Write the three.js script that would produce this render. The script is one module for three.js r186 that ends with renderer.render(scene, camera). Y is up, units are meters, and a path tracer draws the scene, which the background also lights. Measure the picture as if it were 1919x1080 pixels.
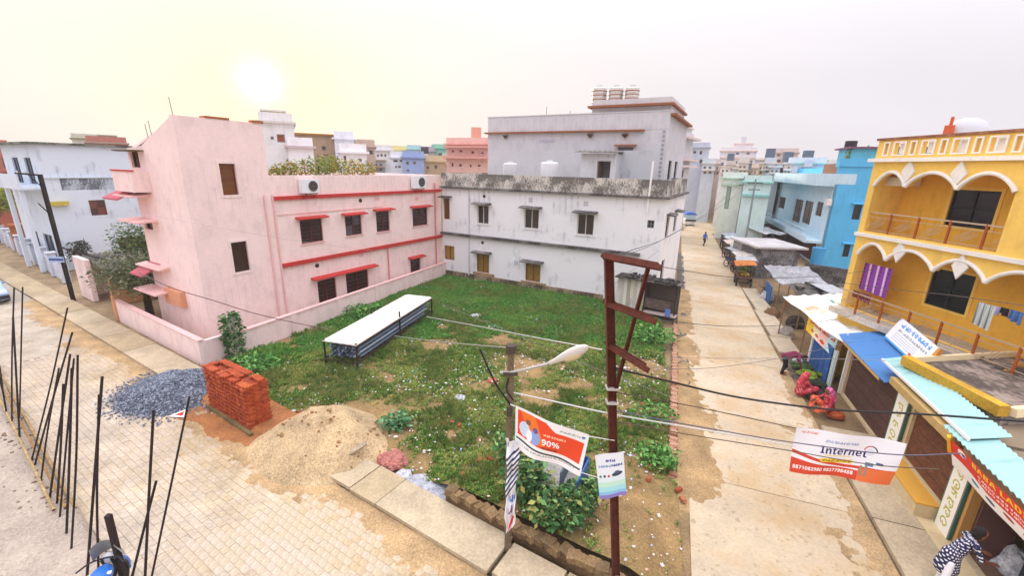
import * as THREE from 'three';
import { mergeGeometries } from 'three/addons/utils/BufferGeometryUtils.js';

// ---------- camera, sky, sun, exposure ----------
const D2R = Math.PI / 180, FOCAL = 800, EYE = 8.8;          // focal length in photo pixels (1919 wide), eye height in metres
const scene = new THREE.Scene();
const camera = new THREE.PerspectiveCamera(2 * Math.atan(540 / FOCAL) / D2R, 1024 / 577, 0.1, 1500);
camera.position.set(0, EYE, 0);
camera.rotation.set(-15.7 * D2R, 0, 1.35 * D2R, 'YXZ');
camera.updateMatrixWorld(true);
const renderer = new THREE.WebGLRenderer({ antialias: true });
renderer.setSize(1024, 577);
renderer.toneMapping = THREE.LinearToneMapping;
renderer.toneMappingExposure = 1.7;
renderer.shadowMap.enabled = true;

const pixelRay = (u, v) => new THREE.Vector3((u - 960) / FOCAL, -(v - 540) / FOCAL, -1).applyEuler(camera.rotation);
const sunDir = pixelRay(488, 155).normalize();
{ // hazy, evenly veiled sky: brighter towards the zenith as overcast skies are, warm round the veiled sun
  const w = 1024, h = 512, data = new Float32Array(w * h * 4);
  const d = new THREE.Vector3();
  for (let j = 0; j < h; j++) for (let i = 0; i < w; i++) {
    const lon = (i + 0.5) / w * 2 * Math.PI - Math.PI, lat = (j + 0.5) / h * Math.PI - Math.PI / 2;
    d.set(Math.cos(lat) * Math.cos(lon), Math.sin(lat), Math.cos(lat) * Math.sin(lon));
    const s = Math.max(0, Math.sin(lat)), veil = 1 + 0.09 * (fbm(d.x / (s + 0.25) * 1.3 + 40, d.z / (s + 0.25) * 2.2 + 40, 301, 4) - 0.5), up = (0.85 + 2.6 * Math.pow(s, 2.3)) * veil;
    const a = Math.acos(Math.min(1, d.dot(sunDir))) / D2R;
    const wide = Math.exp(-a / 30), mid = Math.exp(-Math.pow(a / 7, 1.2)), core = 0.75 * Math.exp(-Math.pow(a / 1.4, 1.25));
    const k = (j * w + i) * 4;
    data[k] = 0.58 * up + 0.22 * wide + 0.16 * mid + 1.0 * core;
    data[k + 1] = 0.56 * up + 0.155 * wide + 0.11 * mid + 1.0 * core;
    data[k + 2] = 0.62 * up - 0.05 * wide - 0.09 * mid + 0.95 * core;
    data[k + 3] = 1;
  }
  const sky = new THREE.DataTexture(data, w, h, THREE.RGBAFormat, THREE.FloatType);
  sky.mapping = THREE.EquirectangularReflectionMapping; sky.magFilter = sky.minFilter = THREE.LinearFilter; sky.needsUpdate = true;
  scene.background = sky; scene.environment = sky;
}
const sun = new THREE.DirectionalLight(0xffe6c2, 1.5);
sun.position.copy(sunDir).multiplyScalar(120); sun.castShadow = true; sun.shadow.radius = 20;
Object.assign(sun.shadow.camera, { left: -70, right: 70, top: 70, bottom: -70, near: 1, far: 300 });
sun.shadow.mapSize.set(4096, 4096);
scene.add(sun, sun.target);

// ---------- helpers ----------
let seed = 12345;
const rnd = () => { seed = (seed * 1664525 + 1013904223) >>> 0; return seed / 4294967296; };
const rr = (a, b) => a + (b - a) * rnd();
const pick = (a) => a[Math.floor(rnd() * a.length)];
const lerp = (a, b, t) => a + (b - a) * t, clamp = (x, a, b) => Math.max(a, Math.min(b, x)), sstep = (a, b, x) => { const t = clamp((x - a) / (b - a), 0, 1); return t * t * (3 - 2 * t); };
const V = (x, y, z) => new THREE.Vector3(x, y, z);
function hash2(x, y, s) { let h = (x * 374761393 + y * 668265263 + s * 974634777) | 0; h = Math.imul(h ^ (h >>> 13), 1274126177); h ^= h >>> 16; return (h >>> 0) / 4294967296; }
function vnoise(x, y, s = 0, p = 0) { // value noise, periodic when p > 0
  const xi = Math.floor(x), yi = Math.floor(y), fx = x - xi, fy = y - yi, u = fx * fx * (3 - 2 * fx), v = fy * fy * (3 - 2 * fy);
  const w = p ? (q) => ((q % p) + p) % p : (q) => q;
  const a = hash2(w(xi), w(yi), s), b = hash2(w(xi + 1), w(yi), s), c = hash2(w(xi), w(yi + 1), s), e = hash2(w(xi + 1), w(yi + 1), s);
  return a + (b - a) * u + (c - a) * v + (a - b - c + e) * u * v;
}
function fbm(x, y, s = 0, o = 4, p = 0) { let t = 0, a = 0.5, n = 0; for (let i = 0; i < o; i++) { t += a * vnoise(x, y, s + i * 17, p); n += a; a *= 0.5; x *= 2; y *= 2; p *= 2; } return t / n; }
function texture(size, metres, fn, srgb = true) { // tileable texture; fn(u, v) gives r g b 0..1
  const d = new Uint8Array(size * size * 4);
  for (let j = 0; j < size; j++) for (let i = 0; i < size; i++) { const c = fn(i / size, j / size), k = (j * size + i) * 4; for (let q = 0; q < 3; q++) d[k + q] = clamp((c.length ? c[q] : c) * 255, 0, 255); d[k + 3] = 255; }
  const t = new THREE.DataTexture(d, size, size); t.wrapS = t.wrapT = THREE.RepeatWrapping; t.magFilter = THREE.LinearFilter; t.minFilter = THREE.LinearMipmapLinearFilter; t.generateMipmaps = true;
  t.repeat.set(1 / metres, 1 / metres); if (srgb) t.colorSpace = THREE.SRGBColorSpace; t.needsUpdate = true; return t;
}
const mix3 = (a, b, t) => [lerp(a[0], b[0], t), lerp(a[1], b[1], t), lerp(a[2], b[2], t)];
const T = {
  plaster: texture(512, 5, (u, v) => { const n = fbm(u * 6, v * 6, 1, 5, 6), f = fbm(u * 60, v * 60, 9, 2, 60); const run = sstep(0.5, 0.85, fbm(u * 60, v * 4, 15, 3, 4)); const g = 0.975 + 0.06 * (n - 0.5) + 0.04 * (f - 0.5) - 0.045 * run * sstep(0.35, 0.6, fbm(u * 5, v * 5, 19, 2, 5)) - 0.035 * sstep(0.55, 0.8, fbm(u * 16, v * 8, 5, 3, 8)); return [g, g * 0.995, g * 0.985]; }),
  mould: texture(512, 6, (u, v) => { const n = fbm(u * 8, v * 8, 21, 5, 8), f = fbm(u * 70, v * 50, 29, 2, 10), st = fbm(u * 40, v * 3, 25, 3, 1); const m = sstep(0.42, 0.7, n * 0.65 + f * 0.35 + 0.3 * (st - 0.5)); return mix3([0.93, 0.92, 0.9], [0.5, 0.49, 0.48], m); }),
  streak: texture(512, 7, (u, v) => { const st = fbm(u * 48, v * 3, 33, 3, 3), n = fbm(u * 8, v * 8, 31, 4, 8), f = fbm(u * 60, v * 60, 35, 2, 60); const m = sstep(0.66, 0.9, st * 0.62 + n * 0.5) * 0.4 + sstep(0.62, 0.75, n) * 0.1; return mix3([0.97, 0.97, 0.97], [0.56, 0.58, 0.62], clamp(m + (f - 0.5) * 0.08, 0, 1)); }),
  concrete: texture(512, 4, (u, v) => { const n = fbm(u * 7, v * 7, 41, 5, 7), f = fbm(u * 90, v * 90, 43, 2, 90); const g = 0.86 + 0.22 * (n - 0.5) + 0.16 * (f - 0.5); return [g, g * 0.985, g * 0.96]; }),
  dirt: texture(512, 3, (u, v) => { const n = fbm(u * 6, v * 6, 51, 5, 6), f = fbm(u * 100, v * 100, 53, 2, 100); const g = 0.82 + 0.3 * (n - 0.5) + 0.3 * (f - 0.5); return [g, g * 0.96, g * 0.9]; }),
  road: texture(1024, 9, (u, v) => { const n = fbm(u * 5, v * 5, 401, 5, 5), f = fbm(u * 160, v * 160, 403, 2, 160), m = fbm(u * 22, v * 22, 405, 4, 22); const st = sstep(0.42, 0.72, n * 0.7 + m * 0.35), sp = sstep(0.74, 0.82, fbm(u * 90, v * 90, 407, 2, 90)); const g = 0.93 + 0.14 * (m - 0.5) + 0.1 * (f - 0.5); return mix3(mix3([g, g * 0.985, g * 0.96], [0.80, 0.70, 0.54], st * 0.5), [0.6, 0.52, 0.42], sp * 0.3); }),
  rust: texture(256, 0.8, (u, v) => { const n = fbm(u * 10, v * 10, 61, 4, 10), f = fbm(u * 40, v * 40, 63, 2, 40); return mix3([0.34, 0.16, 0.10], [0.60, 0.33, 0.19], clamp(n * 0.7 + f * 0.5 - 0.1, 0, 1)); }),
  fleck: texture(256, 1, (u, v) => { const f = fbm(u * 40, v * 40, 71, 2, 40), n = fbm(u * 8, v * 8, 73, 3, 8); const g = 0.8 + 0.35 * (f - 0.5) + 0.25 * (n - 0.5); return g; }),
};
const bumpTex = { rough: texture(256, 1.2, (u, v) => fbm(u * 30, v * 30, 81, 4, 30), false), fine: texture(256, 0.8, (u, v) => fbm(u * 64, v * 64, 83, 2, 64), false) };
const mats = new Map();
function M(color, o = {}) { // shared material by colour and options
  const { map, bump, bumpScale = 0.01, rough = 0.9, metal = 0, side, ...rest } = o, key = color + JSON.stringify([map, bump, bumpScale, rough, metal, side, rest]);
  if (!mats.has(key)) {
    const p = { color, roughness: rough, metalness: metal, ...rest };
    if (map) p.map = T[map]; if (bump) { p.bumpMap = bumpTex[bump]; p.bumpScale = bumpScale; } if (side) p.side = THREE.DoubleSide;
    mats.set(key, new THREE.MeshStandardMaterial(p));
  }
  return mats.get(key);
}
const glass = (c = 0x20242a) => M(c, { rough: 0.12 });
function boxUV(g) { // uv in metres from the dominant axis of each face
  const q = g.index ? g.toNonIndexed() : g; if (!q.attributes.normal) q.computeVertexNormals();
  const p = q.attributes.position, n = q.attributes.normal, uv = new Float32Array(p.count * 2);
  for (let i = 0; i < p.count; i += 3) {
    const nx = Math.abs(n.getX(i) + n.getX(i + 1) + n.getX(i + 2)), ny = Math.abs(n.getY(i) + n.getY(i + 1) + n.getY(i + 2)), nz = Math.abs(n.getZ(i) + n.getZ(i + 1) + n.getZ(i + 2));
    for (let k = i; k < i + 3; k++) {
      const x = p.getX(k), y = p.getY(k), z = p.getZ(k);
      if (ny > nx && ny > nz) { uv[k * 2] = x; uv[k * 2 + 1] = z; } else if (nx > nz) { uv[k * 2] = z; uv[k * 2 + 1] = y; } else { uv[k * 2] = x; uv[k * 2 + 1] = y; }
    }
  }
  q.setAttribute('uv', new THREE.BufferAttribute(uv, 2)); return q;
}
const flat = (a) => a.map((g) => { const q = g.index ? g.toNonIndexed() : g; for (const k of Object.keys(q.attributes)) if (!['position', 'normal', 'uv', 'color'].includes(k)) q.deleteAttribute(k); return q; });
const merge = (a) => Array.isArray(a) ? (a.length === 1 ? a[0] : mergeGeometries(flat(a))) : a;
const used = new Map();
function numbered(n) { const k = used.get(n) || 0; used.set(n, k + 1); return k ? n + '_' + String(k).padStart(3, '0') : n; }
function mesh(name, geo, mat, parent, keepUV) {
  let g = merge(geo); if (!keepUV) g = boxUV(g);
  const m = new THREE.Mesh(g, mat); m.castShadow = m.receiveShadow = true;
  m.name = parent ? name : numbered(name); (parent || scene).add(m); return m;
}
function tag(o, label, category, group, kind) { o.userData.label = label; if (category) o.userData.category = category; if (group) o.userData.group = group; if (kind) o.userData.kind = kind; return o; }
const structure = (o, label) => { o.userData.kind = 'structure'; if (label) o.userData.label = label; return o; };
function thing(name, label, category, pos, turn = 0, group) { const o = new THREE.Group(); o.name = numbered(name); if (pos) o.position.copy(pos); o.rotation.y = turn; scene.add(o); return tag(o, label, category, group); }
function copyOf(o, label) { const c = o.clone(); c.name = numbered(o.name.replace(/_\d{3}$/, '')); c.userData = { ...o.userData }; if (label) c.userData.label = label; scene.add(c); return c; }
const B = (w, h, d, x = 0, y = 0, z = 0, ry = 0) => { const g = new THREE.BoxGeometry(w, h, d); if (ry) g.rotateY(ry); return g.translate(x, y, z); };   // centred on x y z
const BB = (x0, y0, z0, x1, y1, z1) => B(x1 - x0, y1 - y0, z1 - z0, (x0 + x1) / 2, (y0 + y1) / 2, (z0 + z1) / 2);
const CY = (r0, r1, h, x = 0, y = 0, z = 0, n = 14) => new THREE.CylinderGeometry(r1, r0, h, n).translate(x, y + h / 2, z);   // standing on y
const ALONG = (a, b, geo) => { const d = b.clone().sub(a), q = new THREE.Quaternion().setFromUnitVectors(V(0, 1, 0), d.clone().normalize()); return geo.applyQuaternion(q).translate(a.x, a.y, a.z); };
const ROD = (a, b, r, r2 = r, n = 8) => ALONG(a, b, new THREE.CylinderGeometry(r2, r, a.distanceTo(b), n).translate(0, a.distanceTo(b) / 2, 0));
const BAR = (a, b, w, d) => ALONG(a, b, B(w, a.distanceTo(b), d, 0, a.distanceTo(b) / 2, 0));
function tube(pts, r, seg = 24, rad = 6) { return new THREE.TubeGeometry(new THREE.CatmullRomCurve3(pts), seg, r, rad); }
function sag(a, b, drop, n = 8) { const o = []; for (let i = 0; i <= n; i++) { const t = i / n, p = a.clone().lerp(b, t); p.y -= drop * 4 * t * (1 - t); o.push(p); } return o; }
function G(u, v, y = 0) { const d = pixelRay(u, v), t = (y - EYE) / d.y; return V(d.x * t, y, d.z * t); }      // photo pixel onto a level at height y
function Hat(u, v, p) { const d = pixelRay(u, v); return EYE + d.y * Math.hypot(p.x, p.z) / Math.hypot(d.x, d.z); } // height above ground of a pixel over plan point p
class Frame { // upright plane through A running along e, facing the side of its normal
  constructor(A, ex, ez) { const l = Math.hypot(ex, ez); this.A = A.clone(); this.e = V(ex / l, 0, ez / l); this.n = V(-ez / l, 0, ex / l); this.turn = Math.atan2(-ez, ex); this.m = new THREE.Matrix4().makeRotationY(this.turn).setPosition(this.A); }
  px(u, v, off = 0) { const d = pixelRay(u, v), c = this.A.dot(this.n) + off, t = c / d.dot(this.n); const p = d.multiplyScalar(t); return [p.clone().sub(this.A).dot(this.e), EYE + p.y]; }
  rect(xl, yt, xr, yb, off = 0) { const ym = (yt + yb) / 2, xm = (xl + xr) / 2, a = this.px(xl, ym, off)[0], b = this.px(xr, ym, off)[0], t = this.px(xm, yt, off)[1], o = this.px(xm, yb, off)[1]; return { x: a, y: o, w: b - a, h: t - o }; }
  at(a, h, o = 0) { return this.A.clone().addScaledVector(this.e, a).addScaledVector(this.n, o).setY(this.A.y + h); }
  thing(name, label, category, group) { const g = thing(name, label, category, this.A, this.turn, group); g.frame = this; return g; }
}
// geometry in frame fr's own axes, moved into the axes of the thing g
function into(geo, fr, g) { return fr === g.frame ? geo : geo.applyMatrix4(g.frame.m.clone().invert().multiply(fr.m)); }
function put(name, geo, mat, g, fr, parent) { let q = boxUV(merge(geo)); if (fr) q = into(q, fr, g); return mesh(name, q, mat, parent || g, true); }
function wallShape(x0, x1, y0, y1, holes, thick = 0.24, top) {
  const s = new THREE.Shape(); s.moveTo(x0, y0); s.lineTo(x1, y0);
  if (top) for (const [x, y] of top) s.lineTo(x, y); else { s.lineTo(x1, y1); s.lineTo(x0, y1); }
  s.closePath();
  for (const r of holes) { const p = new THREE.Path(); p.moveTo(r.x, r.y); p.lineTo(r.x, r.y + r.h); p.lineTo(r.x + r.w, r.y + r.h); p.lineTo(r.x + r.w, r.y); p.closePath(); s.holes.push(p); }
  return new THREE.ExtrudeGeometry(s, { depth: thick, bevelEnabled: false, curveSegments: 10 }).translate(0, 0, -thick);
}
// a window standing in an opening r of a wall in frame fr
function win(g, fr, r, o = {}) {
  const { cols = 2, rows = 1, fm = M(0x6b3a22), pm = glass(), bar = 0.05, z = -0.12, sill, shade, shadeMat, jali, name = 'window' } = o;
  const list = [BB(r.x, r.y, z - 0.04, r.x + bar, r.y + r.h, z + 0.03), BB(r.x + r.w - bar, r.y, z - 0.04, r.x + r.w, r.y + r.h, z + 0.03), BB(r.x + bar, r.y, z - 0.04, r.x + r.w - bar, r.y + bar, z + 0.03), BB(r.x + bar, r.y + r.h - bar, z - 0.04, r.x + r.w - bar, r.y + r.h, z + 0.03)];
  for (let i = 1; i < cols; i++) list.push(BB(r.x + r.w * i / cols - bar / 2, r.y + bar, z - 0.04, r.x + r.w * i / cols + bar / 2, r.y + r.h - bar, z + 0.025));
  for (let i = 1; i < rows; i++) list.push(BB(r.x + bar, r.y + r.h * i / rows - bar / 2, z - 0.04, r.x + r.w - bar, r.y + r.h * i / rows + bar / 2, z + 0.02));
  const f = put(name, list, fm, g, fr);
  for (let i = 0; i < cols; i++) for (let k = 0; k < rows; k++) {
    const x0 = r.x + r.w * i / cols + bar / 2, x1 = r.x + r.w * (i + 1) / cols - bar / 2, y0 = r.y + r.h * k / rows + bar / 2, y1 = r.y + r.h * (k + 1) / rows - bar / 2;
    put('pane', BB(x0, y0, z - 0.035, x1, y1, z - 0.015 - 0.004 * ((i + k) % 2)), Array.isArray(pm) ? pm[(i + k) % pm.length] : pm, g, fr, f);
  }
  if (jali) { const q = []; for (let i = 1; i < jali; i++) q.push(BB(r.x + bar, r.y + r.h * i / jali - 0.012, z + 0.03, r.x + r.w - bar, r.y + r.h * i / jali + 0.012, z + 0.055)); put('grille', q, fm, g, fr, f); }
  if (sill) put('sill', BB(r.x - 0.08, r.y - 0.07, -0.05, r.x + r.w + 0.08, r.y, 0.07), sill, g, fr, f);
  if (shade) sunshade(g, fr, r.x - 0.24, r.x + r.w + 0.24, r.y + r.h + 0.1, shade, shadeMat);
  return f;
}
function sloped(g, fr, x0, x1, y, out, drop, mat, name) { const s = new THREE.Shape(); s.moveTo(0, 0); s.lineTo(0, 0.08); s.lineTo(out, 0.08 - drop); s.lineTo(out, -drop); s.closePath(); return put(name, new THREE.ExtrudeGeometry(s, { depth: x1 - x0, bevelEnabled: false }).rotateY(-Math.PI / 2).translate(x1, y, 0), mat, g, fr); }
function sunshade(g, fr, x0, x1, y, out, mat) { const s = new THREE.Shape(); s.moveTo(0, 0); s.lineTo(0, 0.1); s.lineTo(out, 0.03); s.lineTo(out, -0.04); s.closePath(); const e = new THREE.ExtrudeGeometry(s, { depth: x1 - x0, bevelEnabled: false }).rotateY(-Math.PI / 2).translate(x1, y, 0); return put('sunshade', e, mat, g, fr); }
// plain rectangular house: front along x of the frame, depth to -z; holes listed per side
function houseBody(g, o) {
  const { len, depth, h, wall, front = [], left, right, y0 = 0, x0 = 0, topFront } = o, fr = g.frame, t = 0.24;
  const L = left ? t : 0, R = right ? t : 0;
  put('wall', wallShape(x0, x0 + len, y0, h, front, t, topFront), wall, g, fr);
  const fl = new Frame(fr.at(x0, 0, -depth), fr.n.x, fr.n.z), frr = new Frame(fr.at(x0 + len, 0, 0), -fr.n.x, -fr.n.z);
  if (left) put('wall', wallShape(0, depth - t, y0, h, left(fl), t), wall, g, fl);
  if (right) put('wall', wallShape(t, depth, y0, h, right(frr), t), wall, g, frr);
  put('house_block', BB(x0 + L, y0, -depth, x0 + len - R, h, -t), wall, g, fr);
  return { fl, frr };
}
function parapet(g, o) { const { x0, x1, z0, z1, y, h, t = 0.14, mat, cap } = o; const m = put('parapet', [BB(x0, y, z1 - t, x1, y + h, z1), BB(x0, y, z0, x1, y + h, z0 + t), BB(x0, y, z0 + t, x0 + t, y + h, z1 - t), BB(x1 - t, y, z0 + t, x1, y + h, z1 - t)], mat, g, g.frame); if (cap) put('coping', [BB(x0 - 0.04, y + h, z1 - t - 0.04, x1 + 0.04, y + h + 0.06, z1 + 0.04)], cap, g, g.frame); return m; }
function leaves(n, where, size, cols, o = {}) { // many small bent leaf faces, one geometry with colours of their own
  const pos = new Float32Array(n * 18), nor = new Float32Array(n * 18), col = new Float32Array(n * 18), uv = new Float32Array(n * 12), c = new THREE.Color(), q = new THREE.Quaternion(), e = new THREE.Euler();
  for (let i = 0; i < n; i++) {
    const p = where(i); const L = size * (0.4 + 1.25 * Math.pow(rnd(), 1.3)), w = L * (o.slim || 0.45);
    e.set(rr(-1.0, 1.0) + (o.droop || 0), rr(0, 6.28), rr(-1, 1)); q.setFromEuler(e);
    const a = [V(0, 0, 0), V(w / 2, 0.1 * L, L * 0.5), V(0, -0.05 * L, L), V(-w / 2, 0.1 * L, L * 0.5)].map((v) => v.applyQuaternion(q).add(p));
    const tri = [a[0], a[1], a[2], a[0], a[2], a[3]], nn = a[1].clone().sub(a[0]).cross(a[2].clone().sub(a[0])).normalize();
    c.set(pick(cols)); const f = rr(0.7, 1.25);
    for (let k = 0; k < 6; k++) { const z = i * 18 + k * 3; pos[z] = tri[k].x; pos[z + 1] = tri[k].y; pos[z + 2] = tri[k].z; nor[z] = nn.x; nor[z + 1] = nn.y; nor[z + 2] = nn.z; col[z] = c.r * f; col[z + 1] = c.g * f; col[z + 2] = c.b * f; }
  }
  const g = new THREE.BufferGeometry(); g.setAttribute('position', new THREE.BufferAttribute(pos, 3)); g.setAttribute('normal', new THREE.BufferAttribute(nor, 3)); g.setAttribute('uv', new THREE.BufferAttribute(uv, 2)); g.setAttribute('color', new THREE.BufferAttribute(col, 3)); return g;
}
const leafMat = new THREE.MeshStandardMaterial({ vertexColors: true, roughness: 0.75, side: THREE.DoubleSide });
const blob = (cx, cy, cz, rx, ry, rz) => () => { let x, y, z; do { x = rr(-1, 1); y = rr(-1, 1); z = rr(-1, 1); } while (x * x + y * y + z * z > 1); const k = 0.75 + 0.5 * fbm((x + 2) * 2.2 + cx, (y + z + 2) * 2.2, 7, 2); return V(cx + x * rx * k, cy + y * ry * k, cz + z * rz * k); };
// a sheet of height h(a, b) over a grid in the plan axes P + a e + b n
function sheet(P, e, n, a0, a1, b0, b1, na, nb, hgt, skip) {
  const pos = [], idx = [], uv = [];
  for (let j = 0; j <= nb; j++) for (let i = 0; i <= na; i++) { const a = lerp(a0, a1, i / na), b = lerp(b0, b1, j / nb); pos.push(P.x + e.x * a + n.x * b, hgt(a, b), P.z + e.z * a + n.z * b); uv.push(a, b); }
  for (let j = 0; j < nb; j++) for (let i = 0; i < na; i++) { if (skip && skip(lerp(a0, a1, (i + 0.5) / na), lerp(b0, b1, (j + 0.5) / nb))) continue; const k = j * (na + 1) + i; idx.push(k, k + na + 1, k + 1, k + 1, k + na + 1, k + na + 2); }
  const g = new THREE.BufferGeometry(); g.setAttribute('position', new THREE.Float32BufferAttribute(pos, 3)); g.setAttribute('uv', new THREE.Float32BufferAttribute(uv, 2)); g.setIndex(idx); g.computeVertexNormals();
  if (g.attributes.normal.getY(0) < 0) { for (let i = 0; i < idx.length; i += 3) { const t = idx[i]; idx[i] = idx[i + 1]; idx[i + 1] = t; } g.setIndex(idx); g.computeVertexNormals(); }
  return g;
}
// ---------- ground, street, road, lot ----------
const S0 = V(-5.72, 0, -10.66), d1 = V(0.853, 0, 0.5225), n1 = V(0.5225, 0, -0.853);   // paved street: p along, q towards the lot
const R0 = V(5.06, 0, -10.01), d2 = V(0.347, 0, -0.938), n2 = V(0.938, 0, 0.347);        // concrete road: s along, t across to the shops
const SP = (p, q, y = 0) => S0.clone().addScaledVector(d1, p).addScaledVector(n1, q).setY(y);
const RP = (s, t, y = 0) => R0.clone().addScaledVector(d2, s).addScaledVector(n2, t).setY(y);
const inS = (v) => { const q = v.clone().sub(S0); return [q.dot(d1), q.dot(n1)]; }, inR = (v) => { const q = v.clone().sub(R0); return [q.dot(d2), q.dot(n2)]; };
const projected = (v) => { const q = v.clone().applyMatrix4(camera.matrixWorldInverse); return q.z < 0 ? [960 + FOCAL * q.x / -q.z, 540 - FOCAL * q.y / -q.z, -q.z] : null; };
const inView = (v, m = 0) => { const q = projected(v); return q && q[0] > -m && q[0] < 1919 + m && q[1] > -m && q[1] < 1080 + m; };

structure(mesh('ground', sheet(V(0, 0, 0), V(1, 0, 0), V(0, 0, 1), -700, 700, -900, 300, 60, 60, () => -0.06), M(0xb5a282, { map: 'dirt' }), null, true));

// paved street
{
  const street = structure(mesh('street', sheet(S0, d1, n1, -80, 13, -4.25, 0, 60, 6, () => 0.004), M(0xb7a98f, { map: 'dirt' }), null, true));
  mesh('far_paving', sheet(S0, d1, n1, -80, -17, -4.2, 0, 40, 4, () => 0.024), M(0xcdc3b2, { map: 'concrete' }), street, true);
  const tones = [0xd6cab8, 0xdbceba, 0xd9cab2, 0xd9c9ac, 0xd5c19e];
  const list = [];
  for (let r = 0; r < 25; r++) for (let c = 0; c < 136; c++) { const p = -16.9 + c * 0.22 + (r % 2 ? 0.11 : 0), q = -4.14 + r * 0.17; const w = SP(p, q, 0.03); list.push({ p, q, r: clamp(0.75 * (fbm(p * 0.5, q * 0.7, 201, 3) - 0.3) + 0.45 * sstep(-2.6, -0.7, q + 0.8 * (fbm(p * 0.8, q, 205, 2) - 0.5)) + rr(0, 0.38), 0, 0.999), dy: rr(-0.006, 0.004), w, d: w.distanceTo(camera.position), see: inView(w, -5) }); }
  const shown = list.filter((l) => l.see).sort((a, b) => a.d - b.d).slice(0, 300), set = new Set(shown);
  const bev = (() => { const s = new THREE.Shape(); const w = 0.1062, h = 0.0812; s.moveTo(-w, -h); s.lineTo(w, -h); s.lineTo(w, h); s.lineTo(-w, h); s.closePath(); return boxUV(new THREE.ExtrudeGeometry(s, { depth: 0.026, bevelEnabled: true, bevelSize: 0.002, bevelThickness: 0.003, bevelSegments: 1 }).rotateX(-Math.PI / 2)); })();
  const turn = Math.atan2(-d1.z, d1.x);
  const ms = tones.map((t) => M(t, { map: 'concrete' }));
  for (const l of shown) { const m = mesh('paver', bev, ms[Math.floor(l.r * 5)], street, true); m.position.copy(SP(l.p, l.q, l.dy)); m.rotation.set(rr(-0.008, 0.008), turn + rr(-0.006, 0.006), rr(-0.008, 0.008), 'YXZ'); }
  const rest = []; const c = new THREE.Color();
  for (const l of list) if (!set.has(l)) { const g = new THREE.BoxGeometry(0.2135, 0.03, 0.1635).rotateY(turn).translate(...SP(l.p, l.q, 0.015 + l.dy).toArray()); c.set(tones[Math.floor(l.r * 5)]); const a = new Float32Array(24 * 3); for (let i = 0; i < 24; i++) a.set([c.r, c.g, c.b], i * 3); g.setAttribute('color', new THREE.BufferAttribute(a, 3)); rest.push(g); }
  const pm = new THREE.MeshStandardMaterial({ vertexColors: true, roughness: 0.9, map: T.concrete });
  const f = mesh('paving_field', rest, pm, street); f.userData.kind = 'stuff';
}
// drifts of soil lying on the paving: they thin out into nothing
function drift(name, label, P, e, n, a0, a1, b0, b1, na, nb, hgt, mat) { const m = mesh(name, sheet(P, e, n, a0, a1, b0, b1, na, nb, hgt), mat, null, true); return tag(m, label, null, null, 'structure'); }
drift('soil_drift', 'tan soil washed along the street edge', S0, d1, n1, -30, 9, -2.1, 0.0, 260, 30, (a, b) => 0.03 + 0.05 * (fbm(a * 0.5, b * 1.1, 3, 4) - 0.5) + 0.035 * sstep(-1.5, 0, b) - 0.02 + 0.035 * (fbm(a * 4, b * 4, 5, 3) - 0.5) - 0.05 * sstep(7.2, 9, a) - 0.05 * sstep(-28, -30, a), M(0xd0b68c, { map: 'dirt', bump: 'rough' }));
drift('brick_dust', 'orange brick dust spread in front of the brick stack', S0, d1, n1, -8.5, -1.2, -1.5, 1.4, 90, 50, (a, b) => 0.02 + 0.075 * (fbm(a * 1.1, b * 1.3, 13, 4) - 0.35) + 0.03 * sstep(-1.0, -0.1, b) + 0.12 * sstep(-0.1, 0.15, b) - 0.10 * sstep(1.7, 3.6, Math.abs(a + 4.9)) - 0.06 * sstep(-0.7, -1.5, b), M(0xbd8250, { map: 'dirt', bump: 'rough' }));

// drain cover slabs along the far side of the street
{
  const pav = structure(new THREE.Group()); pav.name = 'pavement'; scene.add(pav);
  const m = [M(0xd2c2a4, { map: 'concrete', bump: 'fine', bumpScale: 0.004 }), M(0xcab996, { map: 'concrete', bump: 'fine', bumpScale: 0.004 }), M(0xd8c9ab, { map: 'concrete', bump: 'fine', bumpScale: 0.004 })];
  const slab = (p0, p1, q0, q1, y, k, tilt = 0) => { const g = boxUV(B(p1 - p0, 0.11, q1 - q0)); const b = mesh('slab', g, m[k % 3], pav, true); b.position.copy(SP((p0 + p1) / 2, (q0 + q1) / 2, y)); b.rotation.set(0, Math.atan2(-d1.z, d1.x), tilt, 'YXZ'); return b; };
  const P = (u, v) => inS(G(u, v, 0.14))[0];
  const a = P(590, 882), b = P(656, 918), c = P(706, 946), d = P(914, 1070);
  slab(a, b - 0.03, 0.02, 1.1, 0.13, 0, 0.006); slab(b, c - 0.03, 0.0, 1.12, 0.12, 1); slab(c, d, 0.0, 1.1, 0.125, 2, -0.004); slab(d + 0.12, d + 1.5, 0.05, 0.98, 0.12, 0, 0.01); slab(d + 1.56, d + 3.6, 0.02, 1.0, 0.11, 1);
  for (let k = 0, p = -29.2; p < -10.5; k++) { const L = rr(2.6, 3.4); slab(p, Math.min(p + L - 0.03, -9.6), 0.0, 1.25, 0.1 + rr(-0.01, 0.01), k); p += L; }
  mesh('drain_wall', [BB(-29.2, 0, -0.02, 9, 0.05, 0.02)].map((g) => g.rotateY(Math.atan2(-d1.z, d1.x)).translate(S0.x, 0, S0.z).translate(n1.x * 0.1, 0, n1.z * 0.1)), M(0x6a5c48, { map: 'dirt' }), pav);
  mesh('far_slab', sheet(S0, d1, n1, -70, -29.4, 0, 1.3, 8, 1, () => 0.1), m[1], pav, true);
}
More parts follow.
